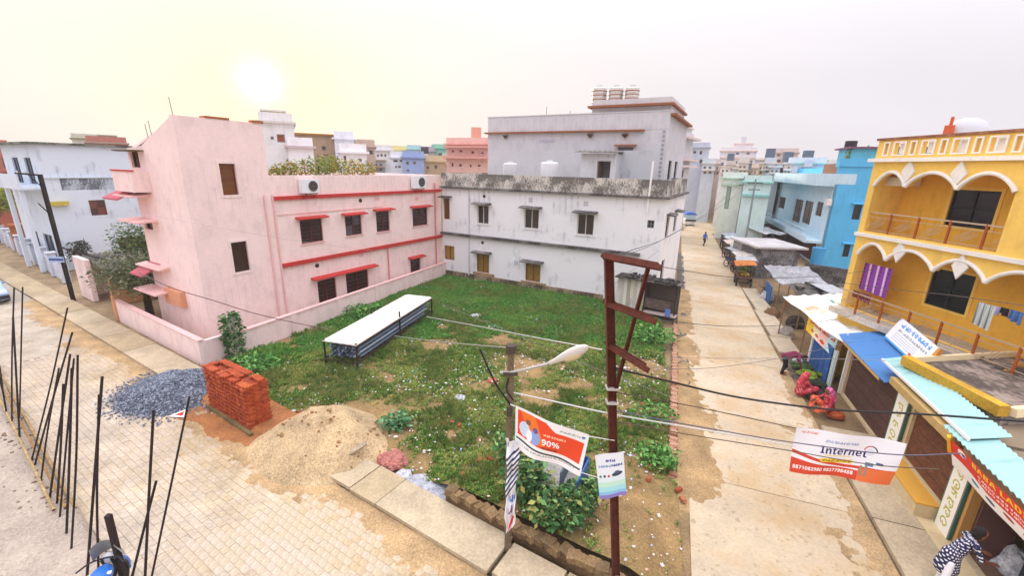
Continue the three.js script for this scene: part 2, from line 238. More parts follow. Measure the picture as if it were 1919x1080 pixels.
// concrete road between the lot and the shops
{
  const road = structure(mesh('road', sheet(R0, d2, n2, -9, 62, -0.35, 5.6, 60, 6, () => 0.0), M(0xa8926e, { map: 'dirt' }), null, true));
  const ms = [0xd2c4aa, 0xd8cab2, 0xcdbfa5].map((c) => M(c, { map: 'road', bump: 'fine', bumpScale: 0.003 }));
  let s = -8.9, k = 0; const lens = [3.6, 2.4, 3.9, 4.2, 5.2, 4.7, 5.5, 5.0, 5.4, 5.2, 6, 6, 6, 6];
  for (const L of lens) { const parts = s < -4 ? [[0.05, 1.9], [1.925, 4.45]] : [[0.05, 4.42]]; for (const [t0, t1] of parts) { const m = mesh('road_slab', boxUV(B(L - 0.025, 0.04, t1 - t0)), ms[k % 3], road, true); m.position.copy(RP(s + L / 2, (t0 + t1) / 2, 0.012 + 0.003 * (k % 2))); m.rotation.y = Math.atan2(-d2.z, d2.x); } s += L; k++; }
  // the bend far down the road
  const lp = [[1282, 434], [1280, 418], [1277, 405], [1272, 395], [1262, 388], [1230, 382]].map(([u, v]) => G(u, v, 0.02)), rp = [[1372, 440], [1356, 424], [1346, 412], [1336, 402], [1318, 393], [1292, 386]].map(([u, v]) => G(u, v, 0.02));
  const pos = [], idx = []; lp.forEach((l, i) => { pos.push(...l.toArray(), ...rp[i].toArray()); if (i) idx.push(2 * i - 2, 2 * i - 1, 2 * i, 2 * i - 1, 2 * i + 1, 2 * i); });
  const g = new THREE.BufferGeometry(); g.setAttribute('position', new THREE.Float32BufferAttribute(pos, 3)); g.setIndex(idx); g.computeVertexNormals(); mesh('road_bend', g, ms[1], road);
  const kerbMat = M(0xd9cfc0, { map: 'concrete' }), kl = []; for (let i = 1; i < rp.length; i++) kl.push(BAR(rp[i - 1].clone().setY(0.18), rp[i].clone().setY(0.18), 0.35, 0.5)); mesh('kerb', kl, kerbMat, road);
  const apron = structure(mesh('apron', sheet(S0, d1, n1, 8.9, 16, -5, 1.2, 10, 8, () => 0.016), M(0xcbbb9e, { map: 'concrete' }), null, true));
}
drift('roadside_soil', 'brown soil lying along the brick edging of the road', R0, d2, n2, -1.5, 26, -0.3, 1.7, 220, 26, (a, b) => 0.02 + 0.06 * (fbm(a * 0.7, b * 1.4, 31, 4) - 0.52) + 0.035 * (1 - sstep(0, 1.0, b)) + 0.04 * (fbm(a * 5, b * 5, 35, 3) - 0.5) - 0.1 * (1 - sstep(-1.4, 0.6, a)) - 0.06 * sstep(22, 26, a) - 0.05 * sstep(1.2, 1.7, b) - 0.03 * sstep(12, 20, a) * sstep(0.4, 1, b) + (a < 5 ? 0.012 : 0) * (1 - sstep(0.8, 1.5, b)), M(0xc6ac80, { map: 'dirt', bump: 'rough' }));
drift('roadside_soil', 'tan soil and grit along the slabs before the shops', R0, d2, n2, -6, 12, 2.9, 4.5, 160, 26, (a, b) => 0.018 + 0.06 * (fbm(a * 0.8, b * 1.4, 41, 4) - 0.56) + 0.035 * sstep(3.6, 4.4, b) + 0.04 * (fbm(a * 5, b * 5, 45, 3) - 0.5) - 0.05 * sstep(3.3, 2.9, b) - 0.05 * sstep(10, 12, a), M(0xccb48c, { map: 'dirt', bump: 'rough' }));
drift('gutter_grit', 'dark grey grit and dirt along the road gutter by the bricks', R0, d2, n2, -0.5, 40, -0.34, 0.42, 260, 14, (a, b) => 0.035 + 0.06 * (fbm(a * 0.9, b * 2, 51, 3) - 0.45) + 0.03 * (fbm(a * 7, b * 7, 55, 2) - 0.5) - 0.05 * sstep(0.15, 0.42, b) - 0.1 * (1 - sstep(-0.5, 0.8, a)), M(0x77706a, { map: 'fleck', bump: 'rough' }));
{
  const pav = structure(new THREE.Group()); pav.name = 'pavement_001'; scene.add(pav);
  const m = [M(0xd0c0a2, { map: 'concrete', bump: 'fine', bumpScale: 0.004 }), M(0xd9ccb4, { map: 'concrete', bump: 'fine', bumpScale: 0.004 })];
  [[-6, -2.9], [-2.85, 0.85], [0.9, 3.2], [3.25, 5.4], [12.4, 14.7], [14.75, 19.6], [19.65, 25.6]].forEach(([a, b], k) => { const w = k > 3 ? [4.5, 5.5] : [4.55, 6.25]; const o = mesh('slab', boxUV(B(b - a, 0.12, w[1] - w[0])), m[k > 3 ? 1 : 0], pav, true); o.position.copy(RP((a + b) / 2, (w[0] + w[1]) / 2, 0.09 + 0.01 * (k % 2))); o.rotation.y = Math.atan2(-d2.z, d2.x) + (k > 3 ? 0.03 : 0); });
  mesh('soil_strip', sheet(R0, d2, n2, -9, 62, 4.45, 9, 60, 12, (a, b) => 0.008 + 0.03 * (fbm(a, b, 3, 3) - 0.3)), M(0x9c8766, { map: 'dirt' }), pav, true);
}
// the vacant lot
const bare = [[985, 690, 1.3], [1015, 745, 1.0], [820, 645, 1.2], [1205, 690, 1.5], [1195, 1000, 2.2], [660, 800, 2.2], [1230, 780, 1.0], [940, 640, 0.9], [700, 860, 1.5], [1080, 720, 0.8]].map(([u, v, r]) => ({ c: G(u, v, 0.1), r }));
function lotHeight(x, z) {
  const w = V(x, 0, z), [p, q] = inS(w), [, t] = inR(w);
  const rise = 0.42 * sstep(2.6, 4.6, p) * (1 - sstep(2.2, 7, q)) * (1 - sstep(-1.3, -0.3, t));
  return 0.05 + rise + 0.26 * (fbm(x * 0.35, z * 0.35, 61, 3) - 0.45) * sstep(0.5, 2.5, q) * (1 - sstep(-1.6, -0.4, t)) + 0.07 * (fbm(x * 1.7, z * 1.7, 65, 3) - 0.5);
}
function greenness(x, z) { let g = sstep(0.36, 0.56, fbm(x * 0.55, z * 0.55, 71, 4)) * 0.5 + 0.5 * sstep(0.25, 0.5, fbm(x * 1.6, z * 1.6, 75, 3)); const [p, q] = inS(V(x, 0, z)), far = sstep(9, 15, q); g = Math.max(g, far * 0.9); for (const b of bare) g *= 0.12 + 0.88 * sstep(b.r * 0.5, b.r * 1.15, Math.hypot(x - b.c.x, z - b.c.z) + 0.7 * (fbm(x * 2, z * 2, 77, 2) - 0.5)); return g; }
const wallFoot0 = G(446, 671), wallFoot1 = G(850, 513), whiteL = G(832, 517), whiteR = G(1135, 568);
const whiteE = whiteR.clone().sub(whiteL).normalize();
const lotCorner = [SP(-9.6, 1.25), RP(-3.6, -0.1), wallFoot1.clone(), whiteL.clone().addScaledVector(whiteE, 17.4)];
const lotPoint = (a, b) => { const l = lotCorner[0].clone().lerp(lotCorner[2], b), r = lotCorner[1].clone().lerp(lotCorner[3], b); r.copy(b < 0.12 ? lotCorner[1].clone().lerp(RP(0.2, -0.25), b / 0.12) : RP(0.2, -0.25).lerp(lotCorner[3], (b - 0.12) / 0.88)); return l.lerp(r, a); };
{
  const N = 200, pos = [], col = [], uv = [], idx = [], gc = new THREE.Color(0x747c42), dc = new THREE.Color(0xb59a6c), c = new THREE.Color();
  for (let j = 0; j <= N; j++) for (let i = 0; i <= N; i++) { const w = lotPoint(i / N, j / N), g = greenness(w.x, w.z); pos.push(w.x, lotHeight(w.x, w.z), w.z); uv.push(w.x, w.z); c.copy(dc).lerp(gc, clamp(g * 1.15 + 0.35 * (fbm(w.x * 5, w.z * 5, 79, 2) - 0.5), 0, 1)); col.push(c.r, c.g, c.b); }
  for (let j = 0; j < N; j++) for (let i = 0; i < N; i++) { const k = j * (N + 1) + i; idx.push(k, k + 1, k + N + 1, k + 1, k + N + 2, k + N + 1); }
  const g = new THREE.BufferGeometry(); g.setAttribute('position', new THREE.Float32BufferAttribute(pos, 3)); g.setAttribute('color', new THREE.Float32BufferAttribute(col, 3)); g.setAttribute('uv', new THREE.Float32BufferAttribute(uv, 2)); g.setIndex(idx); g.computeVertexNormals();
  structure(mesh('vacant_lot', g, new THREE.MeshStandardMaterial({ vertexColors: true, map: T.dirt, roughness: 0.95, side: THREE.DoubleSide, bumpMap: bumpTex.rough, bumpScale: 0.03 }), null, true));
  // low weeds
  const blades = []; for (let k = 0; k < 8; k++) { const a = k * 0.785 + rr(-0.3, 0.3), L = rr(0.06, 0.13), lean = rr(0.2, 1.1), w = rr(0.008, 0.02); const t = V(Math.cos(a) * L * Math.sin(lean), L * Math.cos(lean), Math.sin(a) * L * Math.sin(lean)), s = V(-Math.sin(a) * w, 0, Math.cos(a) * w), m = t.clone().multiplyScalar(0.55).add(V(0, 0.015, 0)); const q = new THREE.BufferGeometry(); const A = V(0, 0, 0), Bp = m.clone().add(s), C = t, Dd = m.clone().sub(s); q.setAttribute('position', new THREE.Float32BufferAttribute([A, Bp, C, A, C, Dd].flatMap((v) => v.toArray()), 3)); q.computeVertexNormals(); blades.push(q); }
  const tuft = mergeGeometries(blades), N2 = 115000, im = new THREE.InstancedMesh(tuft, new THREE.MeshStandardMaterial({ roughness: 0.8, side: THREE.DoubleSide }), N2), mt = new THREE.Matrix4(), qq = new THREE.Quaternion(), cc = new THREE.Color();
  const greens = [0x5a8030, 0x6a8a38, 0x4c7229, 0x7f8a40, 0x78954a, 0x939050, 0x3f6a26];
  let n = 0; for (let tries = 0; n < N2 && tries < 700000; tries++) { const w = lotPoint(rnd(), rnd()), g = greenness(w.x, w.z) * (0.62 + 0.7 * sstep(0.35, 0.6, fbm(w.x * 1.1, w.z * 1.1, 99, 3))); if (rnd() > g * g) continue; const far = w.length() > 19 ? 1.2 : 0.9; const s = rr(0.6, 1.35) * far; qq.setFromEuler(new THREE.Euler(rr(-0.2, 0.2), rr(0, 6.28), rr(-0.2, 0.2))); mt.compose(V(w.x, lotHeight(w.x, w.z) - 0.01, w.z), qq, V(s, s * rr(0.7, 1.2), s)); im.setMatrixAt(n, mt); const patch = fbm(w.x * 0.8, w.z * 0.8, 91, 3); cc.set(patch > 0.52 ? pick(greens.slice(3, 6)) : pick(greens)); if (w.length() > 21) cc.lerp(new THREE.Color(0x3f8030), 0.6); cc.multiplyScalar(rr(1.0, 1.75)); im.setColorAt(n, cc); n++; }
  { // taller grass in scattered clumps
    const tb = []; for (let k = 0; k < 12; k++) { const a = rr(0, 6.28), L = rr(0.16, 0.36), ln = rr(0.1, 0.7), w = 0.006, t = V(Math.cos(a) * L * Math.sin(ln), L * Math.cos(ln), Math.sin(a) * L * Math.sin(ln)), s = V(-Math.sin(a) * w, 0, Math.cos(a) * w), m = t.clone().multiplyScalar(0.5).add(V(0, 0.04, 0)), q = new THREE.BufferGeometry(); q.setAttribute('position', new THREE.Float32BufferAttribute([s, s.clone().negate(), m, s, m, t].flatMap((v) => v.toArray()), 3)); q.computeVertexNormals(); tb.push(q); }
    const im2 = new THREE.InstancedMesh(mergeGeometries(tb), new THREE.MeshStandardMaterial({ roughness: 0.8, side: THREE.DoubleSide }), 9000); let k = 0; for (let tries = 0; k < 9000 && tries < 200000; tries++) { const w = lotPoint(rnd(), rnd()); if (greenness(w.x, w.z) < 0.35 || fbm(w.x * 0.9, w.z * 0.9, 95, 3) < 0.52 + rr(0, 0.12)) continue; const s = rr(0.5, 1.2); qq.setFromEuler(new THREE.Euler(0, rr(0, 6.28), 0)); mt.compose(V(w.x, lotHeight(w.x, w.z) - 0.01, w.z), qq, V(s, s, s)); im2.setMatrixAt(k, mt); cc.set(pick([0x6f8a3a, 0x8a9a4a, 0x5a7a30, 0xa09a5c, 0x4f7030])); im2.setColorAt(k, cc); k++; }
    im2.count = k; im2.name = 'tall_grass'; im2.castShadow = im2.receiveShadow = true; scene.add(im2); tag(im2, 'taller tufts of grass scattered over the lot', 'grass', null, 'stuff');
  }
  im.count = n; im.name = 'grass'; im.castShadow = im.receiveShadow = true; scene.add(im); tag(im, 'low green weeds covering the vacant lot', 'grass', null, 'stuff');
}
// ---------- main buildings ----------
const pinkM = M(0xfbe2df, { map: 'plaster' }), redM = M(0xc43a33, { map: 'plaster' }), pinkTrim = M(0xefc3c0, { map: 'plaster' });
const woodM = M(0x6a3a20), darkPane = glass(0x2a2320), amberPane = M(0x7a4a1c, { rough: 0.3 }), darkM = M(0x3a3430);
function acUnit(label, fr, u0, v0, u1, v1, group) {
  const r = fr.rect(u0, v0, u1, v1, 0.3), g = thing('air_conditioner', label, 'air conditioner', fr.at(r.x + r.w / 2, r.y, 0.02), fr.turn, group), w = r.w, h = r.h, d = 0.34;
  mesh('casing', [B(w, h, d, 0, h / 2, 0.06 + d / 2)], M(0xe6e8ea, { rough: 0.5 }), g);
  mesh('fan_grille', [new THREE.TorusGeometry(h * 0.36, 0.025, 6, 24), B(h * 0.72, 0.02, 0.02), B(0.02, h * 0.72, 0.02)].map((q) => q.translate(w * 0.12, h * 0.5, 0.075 + d)), M(0x6a6a6a), g);
  mesh('fan_shade_disc', [new THREE.CylinderGeometry(h * 0.34, h * 0.34, 0.012, 24).rotateX(Math.PI / 2).translate(w * 0.12, h * 0.5, 0.063 + d)], M(0x4a4038), g);  // closed disc, painted with the dark seen behind the fan grille
  for (const k of [-1, 1]) mesh('bracket', [B(0.04, 0.04, 0.5, k * w * 0.3, -0.02, 0.25), BAR(V(k * w * 0.3, -0.35, 0.02), V(k * w * 0.3, -0.03, 0.4), 0.03, 0.03)], M(0xb04030), g);
  mesh('pipe', [tube([V(w * 0.4, 0.1, 0.1), V(w * 0.5, -0.3, 0.06), V(w * 0.35, -0.7, 0.05)], 0.02, 10)], M(0xd8cfc6), g);
  return g;
}
// pink house
const pinkR = G(838, 512), pinkE = V(0.5, 0, -0.866);
const pinkPlane = new Frame(pinkR, pinkE.x, pinkE.z), cornerA = pinkPlane.px(352, 380)[0];
const pinkF = new Frame(pinkPlane.at(cornerA, 0), pinkE.x, pinkE.z);
const pinkHouse = pinkF.thing('pink_house', 'large pink house with red trims and a flat planted roof beside the grassy lot', 'house');
{
  const g = pinkHouse, f = pinkF, endA = f.px(828, 420)[0], tallA = f.px(498, 280)[0], hTall = (f.px(325, 218)[1] + f.px(497, 230)[1]) / 2, hLow = (f.px(502, 334)[1] + f.px(826, 325)[1]) / 2, hRoof = hLow - 1.0;
  const Rr = (a) => f.rect(...a);
  const stair = [Rr([415, 307, 445, 366]), Rr([437, 453, 467, 510])];
  const up = [[564, 411, 606, 455], [648, 404, 679, 441], [706, 396, 731, 434], [774, 390, 802, 423]].map(Rr), low = [[597, 523, 632, 566], [650, 509, 692, 554], [770, 484, 789, 512]].map(Rr);
  const W = 5.2, t = 0.24;
  // tower block with its sloping top on the street side
  put('wall', wallShape(0, tallA, 0, hTall, stair), pinkM, g, f);
  const fl = new Frame(f.at(0, 0, -W), f.n.x, f.n.z), slope = (x) => hTall - 0.36 * (W - x);
  const sw = [fl.rect(246, 284, 261, 314), fl.rect(272, 414, 289, 430)];
  put('wall', wallShape(0, W - t, 0, hTall, sw.map((r) => ({ x: clamp(r.x, 0.25, W - 1), y: r.y, w: clamp(r.w, 0.5, 0.9), h: Math.max(0.5, r.h) })), t, [[W - t, slope(W - t)], [1.7, slope(1.7)], [0, slope(1.7) - 0.1]]), pinkM, g, fl);
  sw.forEach((r, i) => win(g, fl, { x: clamp(r.x, 0.25, W - 1), y: r.y, w: clamp(r.w, 0.5, 0.9), h: Math.max(0.5, r.h) }, { fm: woodM, pm: darkPane, cols: i ? 1 : 2 }));
  put('house_block', [BB(t, 0, -W, tallA, slope(1.7) - 0.2, -t), BB(tallA - 0.2, 0, -W, tallA, hTall, -t)], pinkM, g, f);
  { const s = new THREE.Shape(); s.moveTo(t, slope(W - t) - 0.1); s.lineTo(tallA + 0.1, hTall - 0.05); s.lineTo(tallA + 0.1, hTall + 0.02); s.lineTo(t, slope(W - t)); }
  put('roof_slab', new THREE.ExtrudeGeometry((() => { const s = new THREE.Shape(); s.moveTo(t, slope(W - t) - 0.12); s.lineTo(W, slope(1.7) - 0.12); s.lineTo(W, slope(1.7) - 0.02); s.lineTo(t, slope(W - t) - 0.02); s.closePath(); return s; })(), { depth: tallA - 0.5, bevelEnabled: false }).rotateY(Math.PI / 2).translate(0.25, 0, 0), pinkM, g, f);
  put('tiled_eave', [BB(0.1, slope(1.7) - 0.25, -W - 0.2, 0.3, slope(1.7) - 0.15, -W + 1.9), ...Array.from({ length: 9 }, (_, i) => B(0.8, 0.05, 0.2, -0.15, slope(1.7) - 0.22 - 0.02 * (i % 2), -W - 0.1 + i * 0.23))], M(0x7a6a3c, { map: 'fleck' }), g, f);
  win(g, f, stair[0], { cols: 1, rows: 2, fm: M(0x7a3c2a), pm: amberPane, jali: 7 }); win(g, f, stair[1], { cols: 1, rows: 2, fm: M(0x4a2c20), pm: M(0x3a2010, { rough: 0.3 }), jali: 5 });
  for (const r of stair) put('window_surround', [BB(r.x - 0.12, r.y - 0.12, 0, r.x, r.y + r.h + 0.12, 0.03), BB(r.x + r.w, r.y - 0.12, 0, r.x + r.w + 0.12, r.y + r.h + 0.12, 0.03), BB(r.x, r.y + r.h, 0, r.x + r.w, r.y + r.h + 0.12, 0.03), BB(r.x, r.y - 0.12, 0, r.x + r.w, r.y, 0.03)], M(0xf6e2df, { map: 'plaster' }), g, f);
  for (const q of [BB(f.px(385, 220)[0], hTall, -0.5, f.px(430, 222)[0], hTall + 0.1, 0.02), BB(tallA - 0.5, hTall, -0.3, tallA + 0.05, hTall + 0.12, 0.05)]) put('roof_edge', q, M(0xc77a4a, { map: 'fleck' }), g, f);
  for (const [a, z] of [[0.1, -0.1], [0.12, -2.5], [0.12, -2.9]]) put('rebar_stub', ROD(V(a, slope(W + z) - 0.05, z), V(a - 0.04, slope(W + z) + 0.75, z), 0.015, 0.015, 6), M(0x8a7a60), g, f);
  // lower, longer block
  put('wall', wallShape(tallA, endA, 0, hLow, [...up, ...low]), pinkM, g, f);
  put('house_block', BB(tallA, 0, -10, endA, hRoof, -t), pinkM, g, f);
  put('parapet', [BB(tallA + 0.01, hRoof, -10, endA, hLow, -9.8), BB(endA - 0.2, hRoof, -9.8, endA, hLow, -t)], pinkM, g, f);
  const h1 = (f.px(503, 371)[1] + f.px(827, 358)[1]) / 2, h2 = (f.px(517, 500)[1] + f.px(831, 442)[1]) / 2;
  put('red_band', BB(tallA + 0.05, h1 - 0.1, 0.0, endA + 0.15, h1 + 0.1, 0.14), redM, g, f);
  put('red_band', BB(tallA + 0.1, h2 - 0.11, 0.0, endA + 0.25, h2 + 0.11, 0.16), redM, g, f);
  put('string_course', BB(tallA + 0.2, up[0].y + up[0].h + 0.35, 0, up[2].x + 0.6, up[0].y + up[0].h + 0.42, 0.03), pinkTrim, g, f);
  up.forEach((r, i) => win(g, f, r, { cols: 2, rows: i ? 2 : 1, fm: M(0x6e2f22), pm: i === 1 ? [glass(0x5a5a60), darkPane] : darkPane, sill: pinkTrim, shade: 0.42, shadeMat: redM, jali: 6 }));
  low.forEach((r, i) => win(g, f, r, { cols: i < 2 ? 2 : 1, rows: 1, fm: M(0x6e2f22), pm: darkPane, jali: 6, shade: i === 2 ? 0.42 : 0, shadeMat: redM }));
  sunshade(g, f, low[0].x - 0.4, low[1].x + low[1].w + 0.6, low[1].y + low[1].h + 0.18, 0.45, redM);
  for (const a of [tallA + 0.05, f.px(505, 430)[0] - 0.05]) put('pipe', ROD(V(a, 0.1, 0.07), V(a, h1 + 0.2, 0.07), 0.045), M(0xe8bfbb), g, f);
  { const a = f.px(815, 400)[0]; put('pipe', ROD(V(a, 0.1, 0.08), V(a, hLow - 0.6, 0.08), 0.05), M(0xd88a84), g, f); const b = f.px(728, 500)[0]; put('pipe', ROD(V(b, 0.3, 0.08), V(b, h2, 0.08), 0.045), M(0xd88a84), g, f); }
  for (const [u, v] of [[676, 376], [595, 498]]) { const [a, h] = f.px(u, v); put('vent_shade_disc', new THREE.CylinderGeometry(0.13, 0.13, 0.03, 18).rotateX(Math.PI / 2).translate(a, h, 0.01), darkM, g, f); }  // solid dark discs: the shade inside the vent holes is painted as colour
  for (const [u, v] of [[707, 372], [677, 478], [782, 372]]) { const [a, h] = f.px(u, v); put('vent_block', [0, 1, 2].flatMap((i) => [0, 1].map((k) => B(0.1, 0.1, 0.03, a + i * 0.14 - 0.14, h + k * 0.14 - 0.07, 0.015))), pinkTrim, g, f); }
  // street side: ledges, canopies, small balcony
  const led = (u0, v0, u1, v1, out, mat) => { const a = fl.px(u0, v0), b = fl.px(u1, v1); const y = (a[1] + b[1]) / 2, x0 = Math.max(-0.5, a[0]), x1 = Math.min(W, b[0]); return sunshade(g, fl, Math.min(x0, x1 - 0.8), x1, y, out, mat); };
  led(240, 362, 285, 370, 0.8, pinkTrim); led(228, 406, 298, 414, 0.85, pinkTrim); led(270, 492, 320, 503, 0.5, pinkTrim); led(262, 530, 326, 545, 0.8, pinkTrim);
  { const r = fl.rect(246, 322, 275, 360, 0.4); put('balcony', [BB(-0.3, r.y, 0, 1.9, r.y + 0.1, 0.7), BB(-0.3, r.y + 0.1, 0.62, 1.9, r.y + r.h, 0.7), BB(1.82, r.y + 0.1, 0, 1.9, r.y + r.h, 0.62)], pinkM, g, fl); put('balcony_rail', BB(-0.32, r.y + r.h, 0.58, 1.94, r.y + r.h + 0.07, 0.74), redM, g, fl); }
  { const r = fl.rect(281, 537, 325, 557, 0.1); put('window_box', BB(1.6, r.y - 0.1, 0.0, 3.3, r.y + 0.7, 0.25), M(0xe0a07c, { map: 'plaster' }), g, fl); }
  sloped(g, fl, -1.2, 0.6, fl.px(228, 352)[1], 1.0, 0.5, M(0xb8606a), 'porch_roof');
  sloped(g, fl, -0.2, 1.2, fl.px(245, 482)[1], 0.9, 0.45, M(0xb8606a), 'porch_roof');
  acUnit('white air conditioner on the pink parapet, closest to the tower', f, 565, 336, 597, 362, 'air conditioners on the pink wall'); acUnit('white air conditioner on the pink parapet above the last upper window', f, 775, 330, 797, 353, 'air conditioners on the pink wall');
  // roof garden: separate potted shrubs
  const hues = [0xb09a28, 0x9aa838, 0xc0901c, 0x86a03a, 0x7fa040];
  const spots = [[520, 318, 0.5], [545, 314, 0.75], [572, 314, 0.8], [597, 310, 0.9], [618, 308, 1.0], [640, 312, 0.85], [665, 314, 0.9], [690, 316, 0.7]];
  spots.forEach(([u, v, s], i) => { const a = f.px(u, v, -0.9)[0], P = f.at(a, hRoof, -0.9), top = Hat(u, v - 14 * s, P); const p = thing('roof_shrub', ['yellow green', 'golden leaved', 'orange flowered', 'tall olive green', 'dense green'][i % 5] + ' potted shrub on the pink roof' + [' next to the tower', ', second out from the tower', ', third out from the tower', ', fourth out from the tower', ', fifth out from the tower', ', sixth out from the tower', ', seventh out from the tower', ', farthest out from the tower'][i], 'shrub', P, 0, 'potted shrubs on the pink roof'); const H = top - hRoof; mesh('pot', [CY(0.16, 0.22, 0.4, 0, 0, 0, 12)], M(0x9a5a3a), p); mesh('stem', [CY(0.03, 0.02, H * 0.6, 0, 0.35, 0, 6)], M(0x5a4a2a), p); mesh('foliage', leaves(420, blob(0, H * 0.72, 0, 0.62 * s + 0.15, H * 0.36, 0.55), 0.16, [hues[i % 5], hues[(i + 1) % 5], 0x7a8a30]), leafMat, p, true); });
}
// pink boundary walls: along the lot and along the street
{
  const f = new Frame(wallFoot0, wallFoot1.x - wallFoot0.x, wallFoot1.z - wallFoot0.z), len = wallFoot0.distanceTo(wallFoot1), a0 = f.px(530, 600)[0];
  const h = (f.px(535, 588)[1] + f.px(840, 496)[1]) / 2;
  const g = f.thing('boundary_wall', 'pink plastered boundary wall between the pink house and the grass', 'wall');
  put('wall', BB(0.2, -0.1, -0.2, len, h, 0), pinkM, g, f);
  put('coping', BB(0.2, h, -0.24, len + 0.02, h + 0.06, 0.04), pinkTrim, g, f);
  for (let k = 1; k < 6; k++) put('pier', BB(len * k / 6 - 0.14, -0.1, 0.002, len * k / 6 + 0.14, h - 0.02, 0.06), pinkM, g, f);
  const A = SP(-10.3, 1.5), E = SP(-20.4, 1.6), fs = new Frame(E, A.x - E.x, A.z - E.z), L = A.distanceTo(E), hs = Hat(362, 642, A);
  const w = fs.thing('boundary_wall', 'low pink garden wall along the street slabs', 'wall');
  put('wall', BB(0, -0.05, -0.18, L, hs, 0), pinkM, w, fs); put('coping', BB(-0.03, hs, -0.22, L + 0.05, hs + 0.05, 0.04), pinkTrim, w, fs);
  put('return_wall', BB(L - 0.18, -0.05, -1.5, L, hs - 0.05, -0.181), pinkM, w, fs); put('pier', BB(0, 0, 0.0, 0.3, hs + 0.3, 0.08), M(0xd99a74, { map: 'plaster' }), w, fs);
  // creeper on the pillar at the end
  const pil = thing('creeper', 'green creeper covering the pillar at the end of the pink wall', 'plant', f.at(0, 0, -0.05), f.turn), ht = Hat(438, 588, f.A);
  mesh('pillar', [B(0.35, ht - 0.1, 0.35, 0, (ht - 0.1) / 2, 0)], pinkM, pil); mesh('foliage', leaves(1900, () => { const y = rr(0, ht), s = 0.27 + 0.12 * fbm(y * 2, 3, 5, 2); return V(rr(-s, s), y, rr(-s, s)); }, 0.15, [0x3f7a2c, 0x2f6a24, 0x5a8f35, 0x28561f]), leafMat, pil, true);
}
